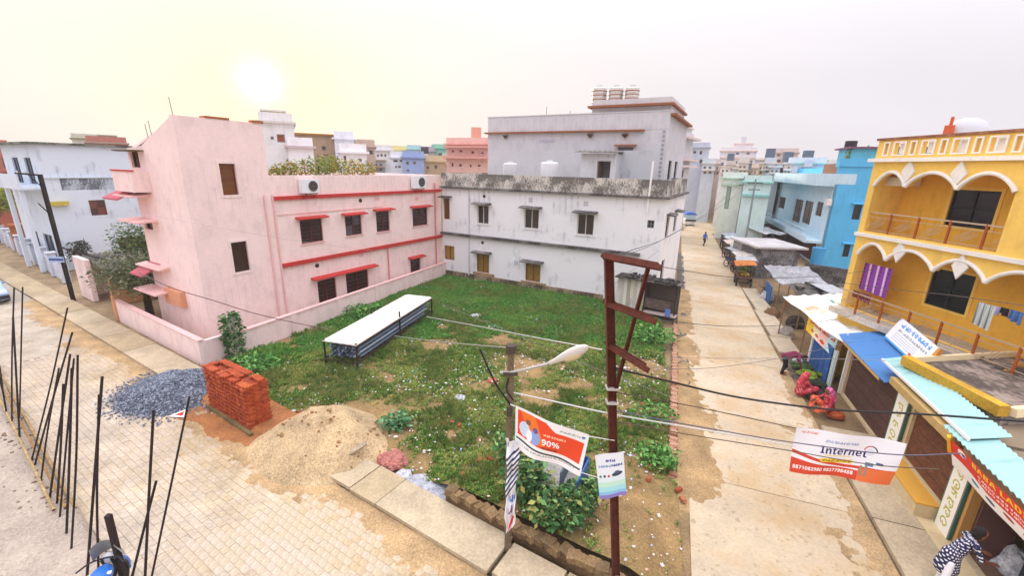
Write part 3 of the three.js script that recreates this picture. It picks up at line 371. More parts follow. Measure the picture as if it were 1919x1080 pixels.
// white house at the back of the lot
const whiteM = M(0xf7f7f8, { map: 'streak' }), mouldM = M(0xe4e0d9, { map: 'mould', bump: 'rough', bumpScale: 0.03 }), stainM = M(0x8e8c8c, { map: 'mould', bump: 'rough', bumpScale: 0.03 });
const whiteF = new Frame(whiteL, whiteE.x, whiteE.z);
const whiteHouse = whiteF.thing('white_house', 'weathered white two storey house with mouldy parapet at the back of the lot', 'house');
{
  const g = whiteHouse, f = whiteF, len = f.px(1243, 420)[0], hp = f.px(1040, 331)[1], hb = f.px(1040, 359)[1], hl = f.px(990, 454)[1], depth = 9;
  const R = (a) => f.rect(...a);
  const up = [[895, 385, 916, 420], [983, 392, 1010, 429], [1082, 401, 1113, 441]].map(R), lo = [[894, 476, 917, 511], [985, 493, 1013, 528]].map(R), sm = R([1213, 413, 1226, 428]), l1 = R([832, 372, 843, 411]), l2 = R([826, 460, 844, 486]);
  const holes = [...up, ...lo, sm, { ...l1, x: Math.max(0.15, l1.x) }, { ...l2, x: Math.max(0.15, l2.x) }];
  const { frr } = houseBody(g, { len, depth, h: hb, wall: whiteM, front: holes, right: (fr) => [{ x: 1.2, y: 1.0, w: 1.2, h: 2.1 }, { x: 1.2, y: 4.6, w: 1.1, h: 1.4 }, { x: 4.5, y: 4.6, w: 1.1, h: 1.4 }] });
  for (const r of [{ x: 1.2, y: 1.0, w: 1.2, h: 2.1 }, { x: 1.2, y: 4.6, w: 1.1, h: 1.4 }, { x: 4.5, y: 4.6, w: 1.1, h: 1.4 }]) win(g, frr, r, { fm: M(0x3a3a40), shade: r.h < 2 ? 0.5 : 0, shadeMat: stainM });
  up.forEach((r, i) => win(g, f, r, { cols: 2, fm: M(0xd8d4ce), pm: [glass(0x2b2a2c), glass(0x3a3230)], sill: whiteM, shade: 0.55, shadeMat: stainM }));
  lo.forEach((r) => win(g, f, r, { cols: 2, fm: M(0x7a3a1c), pm: M(0xb58e2e, { rough: 0.6, map: 'fleck' }), shade: 0.55, shadeMat: stainM }));
  win(g, f, sm, { cols: 2, rows: 2, fm: M(0x70767c) }); win(g, f, holes[6], { fm: M(0x7a4a2a), pm: amberPane, shade: 0.5, shadeMat: stainM }); win(g, f, holes[7], { fm: M(0x7a4a2a), pm: M(0xa07828, { rough: 0.6 }) });
  parapet(g, { x0: -0.02, x1: len + 0.02, z0: -depth - 0.02, z1: 0.02, y: hb + 0.002, h: hp - hb, t: 0.2, mat: mouldM });
  put('cornice', [BB(-0.05, hb - 0.14, 0.0, len + 0.25, hb - 0.001, 0.26)], stainM, g, f); put('cornice', [BB(len, hb - 0.14, -depth, len + 0.25, hb - 0.001, -0.001)], stainM, g, f);
  put('ledge', [BB(-0.05, hl - 0.1, 0.0, len - 1.2, hl + 0.1, 0.24)], stainM, g, f);
  put('roof_slab', BB(0.2, hb, -depth, len - 0.2, hb + 0.03, -0.2), M(0xb8b2a8, { map: 'mould' }), g, f);
  put('plinth', BB(0.02, -0.1, 0.0, len - 3.4, 0.55, 0.1), M(0xa8977c, { map: 'mould' }), g, f);
  for (const r of lo) put('plaster_patch', BB(r.x - 0.35, 0.551, 0.003, r.x + r.w + 0.5, r.y - 0.02, 0.035), M(0xc9a983, { map: 'dirt' }), g, f);
  for (const [u, v] of [[908, 368], [905, 455]]) { const [a, h] = f.px(u, v); put('vent_shade_disc', new THREE.CylinderGeometry(0.12, 0.12, 0.03, 16).rotateX(Math.PI / 2).translate(a, h, 0.01), darkM, g, f); }  // vents are closed discs, the dark of a hole put into their colour
  for (const [u, v] of [[995, 375], [1098, 382], [968, 493]]) { const [a, h] = f.px(u, v); put('vent_block', [0, 1].flatMap((i) => [0, 1].map((k) => B(0.13, 0.13, 0.03, a + i * 0.17 - 0.08, h + k * 0.17 - 0.08, 0.014))), M(0xb9bcc2), g, f); }
  { const a = f.px(1217, 365)[0]; put('pipe', ROD(V(a, hb - 1.0, 0.12), V(a + 0.05, hp + 1.1, 0.14), 0.06), M(0xf0f0f0), g, f); const b = f.px(880, 420)[0]; put('pipe', ROD(V(b, 0.4, 0.08), V(b, hb - 0.2, 0.08), 0.05), M(0xd8d8dc), g, f); }
}
// things on the white roof
const hbW = whiteF.px(1040, 359)[1];
function roofTank(label, u0, v0, u1, v1, off, mat, group) { const r = whiteF.rect(u0, v0, u1, v1, off), g = thing('water_tank', label, 'water tank', whiteF.at(r.x + r.w / 2, hbW + 0.03, off), 0, group), H = r.y + r.h - hbW, w = r.w / 2; mesh('body', new THREE.LatheGeometry([[0, 0], [w, 0], [w, 0.12], [w * 0.96, 0.2], [w, 0.28], [w, H * 0.45], [w * 0.96, H * 0.5], [w, H * 0.55], [w, H * 0.88], [w * 0.85, H * 0.94], [w * 0.35, H * 0.96]].map(([x, y]) => new THREE.Vector2(x, y)), 22), mat, g); mesh('lid', CY(w * 0.35, w * 0.32, 0.08, 0, H * 0.97, 0, 16), mat, g); return g; }
roofTank('small white water tank on the mouldy roof, far from the shed', 945, 304, 969, 330, -1.6, M(0xcfd0d4), 'tanks on the white roof'); roofTank('larger white water tank on the mouldy roof', 1015, 302, 1046, 332, -1.5, M(0xdcdde2), 'tanks on the white roof');
{
  const off = -1.7, f = new Frame(whiteF.at(whiteF.px(1088, 320, off)[0], hbW + 0.03, off), whiteE.x, whiteE.z), g = f.thing('roof_shed', 'small white shed with tin roof and dark doorway on the mouldy roof', 'shed');
  const len = f.px(1152, 315)[0], H = f.px(1120, 288)[1] - f.A.y, d0 = f.px(1119, 315)[0], d1x = f.px(1144, 315)[0];
  put('wall', wallShape(0, len, 0, H, [{ x: d0, y: 0.02, w: d1x - d0, h: H * 0.8 }]), M(0xdfe2e8, { map: 'plaster' }), g, f); put('wall', [BB(0, 0, -2.2, 0.15, H, -0.241), BB(len - 0.15, 0, -2.2, len, H, -0.241), BB(0.15, 0, -2.2, len - 0.15, H, -2.05)], M(0xd3d6dc, { map: 'plaster' }), g, f);
  put('door', BB(d0 + 0.03, 0.02, -1.0, d0 + 0.07, H * 0.8, -0.25), M(0x8a6a50), g, f); put('roof', [B(len + 0.5, 0.06, 2.8, len / 2, H + 0.12, -0.95).applyMatrix4(new THREE.Matrix4().makeRotationX(0.06)), ...Array.from({ length: 8 }, (_, i) => B(0.1, 0.05, 2.8, i * (len + 0.4) / 8, H + 0.16, -0.95))], M(0xb9b6b0, { map: 'fleck' }), g, f);
  put('tarpaulin', BB(len + 0.15, 0, -1.2, len + 2.2, H * 1.1, -1.1), M(0xc2c6cc, { map: 'streak' }), g, f);
}
// grey house behind it
{
  const off = -5.2, A = whiteF.at(whiteF.px(915, 260, off)[0], 0, off), f = new Frame(A, whiteE.x, whiteE.z), g = f.thing('grey_house', 'tall plain grey house with brown cornice and three tanks behind the white house', 'house');
  const greyM = M(0xd0d0d6, { map: 'plaster' }), brownM = M(0x9a5f3c, { map: 'plaster' }), len = f.px(1252, 260)[0], hTop = (f.px(917, 222)[1] + f.px(1070, 214)[1]) / 2, hTrim = f.px(1060, 249)[1], a1 = f.px(1105, 210)[0], hUp = f.px(1180, 190)[1];
  const { frr } = houseBody(g, { len, depth: 9, h: hTrim, wall: greyM, front: [f.rect(1158, 276, 1186, 302)], right: () => [{ x: 1.5, y: 8, w: 1.4, h: 1.6 }, { x: 4.5, y: 8, w: 1.4, h: 1.6 }] });
  win(g, f, f.rect(1158, 276, 1186, 302), { fm: brownM, pm: glass(0x4a4c50), shade: 0.5, shadeMat: brownM });
  for (const x of [1.5, 4.5]) win(g, frr, { x, y: 8, w: 1.4, h: 1.6 }, { fm: M(0x3a3a40) });
  parapet(g, { x0: 0, x1: len, z0: -9, z1: 0, y: hTrim + 0.12, h: hTop - hTrim - 0.12, mat: greyM, cap: greyM });
  put('cornice', BB(-0.2, hTrim, -9, f.px(1208, 248)[0], hTrim + 0.12, 0.3), brownM, g, f); put('cornice', BB(f.px(1208, 248)[0] + 0.01, hTrim, -9, len, hTrim + 0.12, -0.02), greyM, g, f);
  put('stair_head', BB(a1, hTop - 0.6, -7, len - 0.1, hUp - 0.3, -0.6), greyM, g, f); put('cornice', BB(a1 - 0.25, hUp - 0.3, -7.2, len + 0.1, hUp - 0.15, -0.2), brownM, g, f); put('stair_head_parapet', BB(a1, hUp - 0.15, -6.9, len - 0.1, hUp + 0.25, -0.5), greyM, g, f);
  put('stair_head_shade', BB(f.px(1178, 206)[0], hUp - 0.75, -0.6, f.px(1205, 206)[0], hUp - 0.66, -0.1), brownM, g, f);
  put('side_cornice', [BB(len, hTop - 0.3, -9, len + 0.4, hTop - 0.15, 0.1)], brownM, g, f);
  for (const [u, v] of [[949, 258], [1107, 256], [1172, 256]]) { const [a, h] = f.px(u, v); put('spout', new THREE.ConeGeometry(0.28, 0.3, 4).rotateX(Math.PI).translate(a, h, 0.16), M(0x6a4a38), g, f); }
  { const [a, h] = f.px(1025, 265); put('vent_block', Array.from({ length: 5 }, (_, i) => B(0.22, 0.2, 0.03, a + i * 0.28 - 0.56, h, 0.014)), M(0xb4b4c4), g, f); }
  { const [a] = f.px(1246, 280); put('quoins', Array.from({ length: 16 }, (_, i) => B(0.2, 0.16, 0.03, len - 0.3, 7 + i * 0.3, 0.016)), M(0x9c9ca6), g, f); }
  for (const [u, v] of [[1024, 200], [1068, 208]]) { const [a] = f.px(u, v); put('rebar_stub', ROD(V(a, hTop, -0.1), V(a, f.px(u, v)[1], -0.1), 0.02, 0.02, 5), M(0x6a6058), g, f); }
  [[1110, 1137], [1142, 1168], [1172, 1198]].forEach(([u0, u1], i) => { const r = f.rect(u0, 162, u1, 190, -1.8), w = r.w / 2, H = 1.35 * r.w, P = f.at(r.x + w, hUp + 0.25, -1.8), k = thing('water_tank', 'ribbed steel water tank on the grey house, ' + ['outermost', 'middle', 'innermost'][i] + ' of three', 'water tank', P, 0, 'three tanks on the grey house'); H; const Hh = Hat((u0 + u1) / 2, 162, P) - hUp - 0.25; const prof = [[0, 0], [w, 0]]; for (let q = 0; q < 6; q++) { const y0 = Hh * 0.85 * q / 6, y1 = Hh * 0.85 * (q + 1) / 6; prof.push([w, y0 + 0.02], [w * 0.94, y0 + 0.07], [w, y1 - 0.02]); } prof.push([w * 0.8, Hh * 0.95], [0, Hh]); mesh('body', new THREE.LatheGeometry(prof.map(([x, y]) => new THREE.Vector2(Math.max(x, 0), y)), 24), M(0xc9c4bc, { rough: 0.4, metal: 0.5 }), k); mesh('lid', CY(w * 0.5, w * 0.45, 0.1, 0, Hh * 0.93, 0), M(0x3f7a5a), k); mesh('hoop', [0.2, 0.5, 0.8].map((q) => new THREE.TorusGeometry(w * 1.0, 0.03, 5, 24).rotateX(Math.PI / 2).translate(0, Hh * 0.85 * q, 0)), M(0xa45a3a), k); });
}
// ---------- right side of the road ----------
function print(w, h, draw) { const c = document.createElement('canvas'); c.width = w; c.height = h; const x = c.getContext('2d'); draw(x, w, h); const t = new THREE.CanvasTexture(c); t.colorSpace = THREE.SRGBColorSpace; return new THREE.MeshStandardMaterial({ map: t, roughness: 0.6, side: THREE.DoubleSide }); }
// a hanging cloth or flex sheet between four corner points (tl, tr, br, bl), with folds; keeps 0..1 uv for the print
function clothGeo(tl, tr, br, bl, nu, nv, bulge) {
  const pos = [], uv = [], idx = [], nrm = tr.clone().sub(tl).cross(bl.clone().sub(tl)).normalize();
  for (let j = 0; j <= nv; j++) for (let i = 0; i <= nu; i++) { const a = i / nu, b = j / nv, p = tl.clone().lerp(tr, a).lerp(bl.clone().lerp(br, a), b).addScaledVector(nrm, bulge(a, b)); pos.push(p.x, p.y, p.z); uv.push(a, 1 - b); }
  for (let j = 0; j < nv; j++) for (let i = 0; i < nu; i++) { const k = j * (nu + 1) + i; idx.push(k, k + nu + 1, k + 1, k + 1, k + nu + 1, k + nu + 2); }
  const g = new THREE.BufferGeometry(); g.setAttribute('position', new THREE.Float32BufferAttribute(pos, 3)); g.setAttribute('uv', new THREE.Float32BufferAttribute(uv, 2)); g.setIndex(idx); g.computeVertexNormals(); return g;
}
const scrawl = (x, x0, y0, w, h, n, col, lw) => { x.strokeStyle = col; x.lineWidth = lw; for (let i = 0; i < n; i++) { const cx = x0 + w * (i + 0.5) / n, r = Math.min(w / n, h) * 0.38; const q = hash2(i, n, 7), q2 = hash2(i, n, 11); x.beginPath(); x.arc(cx, y0 + h * 0.5, r, -2.9 + q * 2.4, 1.2 + q2 * 2.6); x.stroke(); x.beginPath(); x.arc(cx + r * (q - 0.5), y0 + h * (0.4 + 0.25 * q2), r * 0.42, q2 * 3, q2 * 3 + 3.6); x.stroke(); if (q > 0.35) { x.beginPath(); x.moveTo(cx + r * 1.1, y0 + h * 0.12); x.lineTo(cx + r * 1.1, y0 + h * 0.88); x.stroke(); } } };

// yellow house
const yelF = new Frame(V(15.0, 0, -18.7), 0.087, 0.996);
{
  const f = yelF, g = f.thing('yellow_house', 'yellow three storey house with scalloped white arches and balconies over the shops', 'house');
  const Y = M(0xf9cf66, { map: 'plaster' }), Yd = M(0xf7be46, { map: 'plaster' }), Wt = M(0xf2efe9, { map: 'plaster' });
  const len = 9.5, hPar = 10.22, hTrim = 9.38, hMid = 6.34, hFl = 3.0, D = 1.35;
  const av = [f.px(1634, 345)[0] - 0.02, f.px(1697, 347)[0], f.px(1795, 350)[0], f.px(1905, 355)[0]]; av[0] = 0.28;
  const step = av[2] - av[1]; av.push(av[3] + step);
  const arch = (y0, ySpring, rise, n) => { const s = new THREE.Path(); s.moveTo(av[0], y0); s.lineTo(av[n], y0); s.lineTo(av[n], ySpring); for (let i = n; i > 0; i--) { const a = av[i], b = av[i - 1]; for (let k = 1; k <= 12; k++) { const t = k / 12; s.lineTo(lerp(a, b, t), ySpring + rise * Math.pow(Math.sin(Math.PI * t), 0.75)); } } s.closePath(); return s; };
  const sp2 = f.px(1740, 350)[1] - 0.05, sp1 = f.px(1740, 505)[1] - 0.02;
  const sh = new THREE.Shape(); sh.moveTo(0, 0); sh.lineTo(len, 0); sh.lineTo(len, hTrim); sh.lineTo(0, hTrim); sh.closePath();
  sh.holes.push(arch(hMid + 0.2, sp2, 0.55, 3), arch(hFl + 0.12, sp1, 0.55, 4));
  put('wall', new THREE.ExtrudeGeometry(sh, { depth: 0.24, bevelEnabled: false }).translate(0, 0, -0.24), Y, g, f);
  const trim = (ySpring, rise, n) => { for (let i = 0; i < n; i++) { const pts = []; for (let k = 0; k <= 14; k++) { const t = k / 14; pts.push(V(lerp(av[i], av[i + 1], t), ySpring + rise * Math.pow(Math.sin(Math.PI * t), 0.75), 0.02)); } put('arch_trim', tube(pts, 0.07, 30, 8), Wt, g, f); } };
  trim(sp2, 0.55, 3); trim(sp1, 0.55, 4);
  for (const [u, v] of [[1703, 322], [1798, 326], [1686, 472], [1800, 500]]) { const [a, h] = f.px(u, v); put('diamond', new THREE.ExtrudeGeometry((() => { const s = new THREE.Shape(); s.moveTo(0, -0.42); s.lineTo(0.24, 0); s.lineTo(0, 0.42); s.lineTo(-0.24, 0); s.closePath(); return s; })(), { depth: 0.05, bevelEnabled: true, bevelSize: 0.02, bevelThickness: 0.02, bevelSegments: 1 }).translate(a, h, 0.002), Wt, g, f); }
  const winU = f.rect(1777, 357, 1868, 428, -D), winL = f.rect(1738, 508, 1822, 583, -D);
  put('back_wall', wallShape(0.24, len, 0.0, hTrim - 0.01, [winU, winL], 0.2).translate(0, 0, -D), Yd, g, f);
  const fb = new Frame(f.at(0, 0, -D), f.e.x, f.e.z); for (const r of [winU, winL]) { win(g, fb, r, { cols: 2, rows: 2, fm: M(0x20262c), pm: glass(0x1c242c), bar: 0.06, z: -0.06 }); put('window_surround', [BB(r.x - 0.1, r.y - 0.1, 0, r.x, r.y + r.h + 0.1, 0.03), BB(r.x + r.w, r.y - 0.1, 0, r.x + r.w + 0.1, r.y + r.h + 0.1, 0.03), BB(r.x, r.y + r.h, 0, r.x + r.w, r.y + r.h + 0.1, 0.03), BB(r.x, r.y - 0.1, 0, r.x + r.w, r.y, 0.03)], Y, g, fb); }
  put('house_block', BB(0.24, 0, -8, len, hTrim - 0.01, -D - 0.2), Y, g, f); put('side_wall', BB(0, 0, -8, 0.239, hTrim - 0.002, -0.24), Y, g, f);
  for (const h of [hMid, hFl]) put('balcony_floor', BB(0.24, h - 0.12, -D, len, h + 0.03, -0.241), M(0xcfc2ae, { map: 'concrete' }), g, f);
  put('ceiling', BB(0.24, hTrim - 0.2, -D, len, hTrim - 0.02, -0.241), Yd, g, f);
  put('cornice', BB(-0.15, hTrim, -8, len, hTrim + 0.14, 0.18), Wt, g, f); put('cornice', BB(-0.02, hMid - 0.02, 0.001, len, hMid + 0.12, 0.12), Wt, g, f); put('balcony_edge', BB(-0.02, hFl - 0.16, 0.001, len, hFl + 0.1, 0.5), M(0xe8e0d4, { map: 'concrete' }), g, f);
  // roof parapet with alternate slots and squares
  const ph = []; for (let a = 0.35, k = 0; a < len - 0.6; k++) { const w = k % 2 ? 0.42 : 0.16; ph.push({ x: a, y: hTrim + 0.28, w, h: 0.44 }); a += w + 0.26; }
  put('parapet', wallShape(0, len, hTrim + 0.14, hPar, ph, 0.16), Y, g, f);
  for (const r of ph) put('parapet_frame', [BB(r.x - 0.05, r.y - 0.05, 0, r.x, r.y + r.h + 0.05, 0.04), BB(r.x + r.w, r.y - 0.05, 0, r.x + r.w + 0.05, r.y + r.h + 0.05, 0.04), BB(r.x, r.y - 0.05, 0, r.x + r.w, r.y, 0.04), BB(r.x, r.y + r.h, 0, r.x + r.w, r.y + r.h + 0.05, 0.04), BB(r.x + r.w * 0.25, r.y + 0.03, -0.14, r.x + r.w * 0.75, r.y + r.h - 0.03, -0.1)], Wt, g, f);
  put('coping', BB(-0.06, hPar, -0.24, len, hPar + 0.09, 0.07), M(0xb5785a, { map: 'fleck' }), g, f);
  // railings
  const steel = M(0xcdb69a, { rough: 0.4, metal: 0.4 }), rustP = M(0xa8541f);
  const rail = (y, z) => { const r = [], end = len - 0.2; r.push(BB(0.25, y + 0.86, z - 0.025, end, y + 0.91, z + 0.025), BB(0.25, y + 0.15, z - 0.012, end, y + 0.175, z + 0.012), BB(0.25, y + 0.68, z - 0.01, end, y + 0.7, z + 0.01)); put('railing', r, steel, g, f); for (let a = 1.25; a < end; a += 1.12) put('railing_post', BB(a - 0.03, y, z - 0.03, a + 0.03, y + 0.9, z + 0.03), rustP, g, f); const q = []; for (let a = 0.7; a < end; a += 1.12) for (let k = -2; k <= 2; k++) q.push(BAR(V(a + k * 0.1 - 0.14, y + 0.2 + Math.abs(k) * 0.06, z), V(a + k * 0.1 + 0.14, y + 0.66 - Math.abs(k) * 0.06, z), 0.018, 0.018)); put('railing_ornament', q, steel, g, f); };
  rail(hMid + 0.12, -0.12); rail(hFl + 0.1, 0.42);
  { const [a, h] = f.px(1683, 343, -0.7); put('duct', BB(a - 0.4, h - 0.12, -1.2, a + 0.45, h + 0.22, -0.5), M(0xe4dccb), g, f); }
  // laundry: each piece of its own
  const hang = (name, label, u0, v0, u1, v1, off, mat, folds) => { const r = f.rect(u0, v0, u1, v1, off), z = off; const geo = clothGeo(f.at(r.x, r.y + r.h, z), f.at(r.x + r.w, r.y + r.h, z), f.at(r.x + r.w, r.y, z), f.at(r.x, r.y + 0.1, z), 40, 10, (a, b) => 0.05 * Math.sin(a * folds * 6.28) * (0.3 + b)); return tag(mesh(name, geo, mat, null, true), label, 'laundry', 'laundry on the yellow balconies'); };
  const pat = print(256, 128, (x, w, h) => { x.fillStyle = '#8e3fa8'; x.fillRect(0, 0, w, h); for (let i = 0; i < 4; i++) { x.fillStyle = '#e9c9ef'; x.fillRect(i * 64 + 8, 0, 18, h); x.fillStyle = '#5a1a78'; for (let j = 0; j < 8; j++) { x.beginPath(); x.arc(i * 64 + 45, j * 18 + 6, 6, 0, 6.3); x.fill(); } } });
  hang('curtain', 'purple and white patterned curtain hanging in the lower balcony', 1606, 496, 1668, 553, -0.5, pat, 4);
  hang('cloth', 'crumpled red printed cloth below the purple curtain', 1596, 548, 1632, 566, 0.4, M(0xa0505a, { map: 'fleck', side: 1 }), 5);
  hang('sheet', 'grey striped sheet hung over the lower balcony rail', 1824, 568, 1860, 618, 0.46, print(64, 64, (x) => { x.fillStyle = '#c6ccc8'; x.fillRect(0, 0, 64, 64); x.fillStyle = '#7d8a88'; for (let i = 0; i < 6; i++) x.fillRect(i * 11, 0, 3, 64); }), 3);
  hang('cloth', 'lilac cloth on the line beside the grey striped sheet', 1857, 574, 1873, 592, 0.1, M(0xb7b0d8, { side: 1 }), 1.5); hang('cloth', 'black cloth on the line beside the lilac cloth', 1872, 577, 1890, 595, 0.1, M(0x22222c, { side: 1 }), 1.5); hang('cloth', 'blue cloth on the line beside the black cloth', 1888, 582, 1916, 608, 0.1, M(0x5f8ed0, { side: 1, map: 'fleck' }), 2);
  // tank on the roof
  const P = f.at(f.px(1812, 240, -2)[0], hTrim + 0.14, -2), rad = 0.62, tk = thing('water_tank', 'white round water tank on the yellow house', 'water tank', P), H = Hat(1812, 222, P) - P.y; mesh('body', new THREE.LatheGeometry([[0, 0], [rad, 0], [rad, H * 0.3], [rad * 0.96, H * 0.33], [rad, H * 0.36], [rad, H * 0.7], [rad * 0.8, H * 0.9], [rad * 0.3, H], [0, H]].map(([x, y]) => new THREE.Vector2(x, y)), 24), M(0xc4c6cc, { rough: 0.6 }), tk);
  const pp = f.at(f.px(1779, 240, -1.2)[0], hPar - 0.4, -1.2), vp = thing('roof_pipe', 'orange vent pipe with a box on the yellow roof', 'pipe', pp); mesh('pipe', [ROD(V(0, -0.3, 0), V(0.02, 1.2, 0), 0.05), B(0.22, 0.3, 0.2, 0, 0.75, 0), ROD(V(0.02, 0.5, 0), V(0.3, 0.3, 0), 0.04)], M(0xc0562c), vp);
}
// blue house farther down
{
  const c = G(1530, 500), fB = new Frame(c, -d2.x, -d2.z), a0 = fB.px(1436, 410)[0], f = new Frame(fB.at(a0, 0), -d2.x, -d2.z), L = -a0, g = f.thing('blue_house', 'sky blue house with pale blue balconies beside the yellow house', 'house');
  const pale = M(0xc6e2f2, { map: 'plaster' }), blue = M(0x5abdf0, { map: 'plaster' }), h2 = f.px(1560, 345)[1], h1 = f.px(1490, 428)[1], hTop = f.px(1572, 312)[1];
  const fw = [f.rect(1459, 369, 1471, 391), f.rect(1487, 373, 1502, 418), f.rect(1505, 376, 1521, 421), f.rect(1529, 378, 1541, 406)], gd = { x: 0.6, y: 0.1, w: L - 2.2, h: h1 - 0.5 };
  put('wall', wallShape(0, L, 0, h2, [...fw, gd]), pale, g, f); fw.forEach((r, i) => win(g, f, r, { cols: 2, rows: i % 3 ? 2 : 1, fm: M(0x8a5a3a), pm: [glass(0x4a3a30), glass(0x33302e)] }));
  put('shop_front', BB(gd.x, 0.1, -0.22, gd.x + gd.w, gd.y + gd.h, -0.16), M(0x5a3a30), g, f);
  const fr = new Frame(f.at(L, 0), n2.x, n2.z), sw = [fr.rect(1598, 384, 1613, 412), fr.rect(1580, 458, 1592, 482)]; put('wall', wallShape(0.0, 9, 0, hTop, sw), blue, g, fr); sw.forEach((r) => win(g, fr, r, { fm: M(0x2a3a48), shade: 0.4, shadeMat: blue }));
  put('house_block', BB(0, 0, -9, L - 0.241, h2, -0.241), pale, g, f); put('upper_storey', BB(2, h2, -9, L - 0.242, hTop - 0.02, -1.6), blue, g, f);
  put('balcony', [BB(-1.2, h1 - 0.25, 0, L + 0.01, h1, 1.5), BB(-1.2, h1, 1.4, L + 0.01, h1 + 0.35, 1.5)], pale, g, f); put('balcony_railing', Array.from({ length: 26 }, (_, i) => B(0.05, 0.6, 0.05, -1.1 + i * (L + 1) / 26, h1 + 0.65, 1.45)).concat([B(L + 1.2, 0.06, 0.06, L / 2 - 0.6, h1 + 0.97, 1.45)]), M(0xcfe0ea), g, f);
  put('balcony', [BB(-0.6, h2 - 0.2, 0, L + 0.01, h2, 1.3), BB(-0.6, h2, 1.15, L + 0.01, h2 + 0.95, 1.3), BB(L - 0.15, h2, -1.6, L + 0.01, h2 + 0.95, 1.15)], pale, g, f);
  const dw = f.rect(1540, 320, 1570, 346, -1.6); put('doorway', BB(dw.x, h2, -1.6, dw.x + dw.w, h2 + 2.0, -1.55), M(0x8a5f48), g, f);
  // top storey and roof clutter
  put('roof_room', BB(L - 3.8, hTop, -7, L + 0.0, hTop + 1.6, -0.8), M(0x5fc0e0, { map: 'plaster' }), g, f); put('roof_room_slab', BB(L - 4.1, hTop + 1.6, -7.2, L + 0.3, hTop + 1.75, -0.5), M(0x7a4a6a), g, f);
  put('parapet', [BB(0, hTop, 0.0, 9, hTop + 0.7, 0.12)], blue, g, fr);
  put('roof_tank', CY(0.5, 0.5, 0.7, L - 3.2, hTop + 1.75, -1.5), M(0x2a2326), g, f);
  put('clothes', [B(0.7, 0.9, 0.05, 4.5, h2 + 0.6, 1.36), B(0.5, 0.8, 0.05, 5.6, h2 + 0.65, 1.36)], M(0x3f7fb0, { map: 'fleck' }), g, f);
  { const r = f.rect(1546, 374, 1560, 386, 0.3); put('air_conditioner', BB(r.x, r.y, 0, r.x + 0.9, r.y + 0.6, 0.35), M(0xe2dcd8), g, f); }
  const P = fr.at(3, hTop, -0.5); const sh = thing('roof_shrub', 'row of green potted plants on the blue house', 'shrub', P, fr.turn); mesh('planter', [B(5, 0.35, 0.4, 0, 0.85, 0)], M(0x7a8a5a), sh); mesh('foliage', leaves(700, () => V(rr(-2.5, 2.5), 1.15 + rr(0, 0.6), rr(-0.3, 0.3)), 0.2, [0x6a8a30, 0x9a9a38, 0x55782c]), leafMat, sh, true);
}
// grey block shed and rough wall
{
  const a = RP(30.5, 5.8), b = RP(31.6, 9.3), f = new Frame(a, b.x - a.x, b.z - a.z), g = f.thing('concrete_shed', 'grey cement shed with flat slab roof beside the road', 'shed'), L = a.distanceTo(b), H = f.px(1455, 466)[1], m = M(0x9b9ca2, { map: 'mould' });
  put('wall', BB(0, 0, -4.5, L, H, 0), m, g, f); put('roof_slab', BB(-0.2, H, -5, L + 0.4, H + 0.16, 0.4), M(0xcfd0d4, { map: 'concrete' }), g, f); put('plinth', BB(0, 0, 0.002, 1.2, 0.9, 0.4), m, g, f);
  const c = RP(28.5, 9.0), d = RP(25.5, 15.5), f2 = new Frame(c, d.x - c.x, d.z - c.z), w = f2.thing('cement_wall', 'rough dark grey cement wall behind the tin roofs', 'wall'); put('wall', BB(0, 0, -0.2, c.distanceTo(d), f2.px(1530, 497)[1], 0), M(0x77777c, { map: 'mould' }), w, f2);
  const bx = thing('blue_bin', 'bright blue plastic drum on the cement wall side', 'drum', RP(33, 11)); mesh('body', [CY(0.45, 0.5, 2.6, 0, 0, 0)], M(0x3f9fd6, { rough: 0.5 }), bx); mesh('lid', CY(0.52, 0.5, 0.08, 0, 2.6, 0), M(0x3585b8, { rough: 0.5 }), bx);
}
// market stalls between shed and shops
function stall(name, label, pts, h, posts, roofMat, extra) { const g = thing(name, label, 'stall', RP(pts[0][0], pts[0][1]), 0, 'roadside market stalls'); const c = pts.map(([s, t, y]) => RP(s, t, y).sub(g.position)); const geo = clothGeo(c[0], c[1], c[2], c[3], 14, 10, (a, b) => 0.10 * Math.sin(a * 9) * Math.sin(b * 7) + 0.05 * Math.sin(a * 31 + b * 11)); const under = geo.clone().translate(0, -0.03, 0); mesh('roof', [geo, under], roofMat, g, true); for (const [s, t, y] of posts) mesh('post', ROD(RP(s, t, 0).sub(g.position), RP(s, t, y).sub(g.position), 0.035), M(0x8a6a48), g); if (extra) extra(g, (s, t, y) => RP(s, t, y).sub(g.position)); return g; }
const tinGrey = M(0xb9b9be, { rough: 0.5, metal: 0.3, map: 'fleck', side: 1 });
const turnR = Math.atan2(d2.z, -d2.x);
stall('market_stall', 'stall with wavy grey tin roof nearest the cement shed', [[25.5, 5.6, 2.1], [25.8, 8.6, 2.2], [21.2, 8.6, 2.0], [20.8, 5.8, 1.8]], 2, [[25.3, 5.8, 2], [21, 5.9, 1.8], [25.5, 8.4, 2.1], [21.3, 8.4, 1.95]], tinGrey, (g, p) => { const q = p(22.5, 5.6, 0.6); mesh('tarpaulin', [B(1.9, 1.3, 0.06, q.x, q.y + 0.1, q.z, turnR)], M(0x2f78c0, { map: 'fleck' }), g); const w = p(24.3, 5.7, 0.5); mesh('table', [B(1.2, 0.06, 0.8, w.x, 0.8, w.z, turnR), B(0.06, 0.8, 0.06, w.x, 0.4, w.z)], M(0x7a6248), g); });
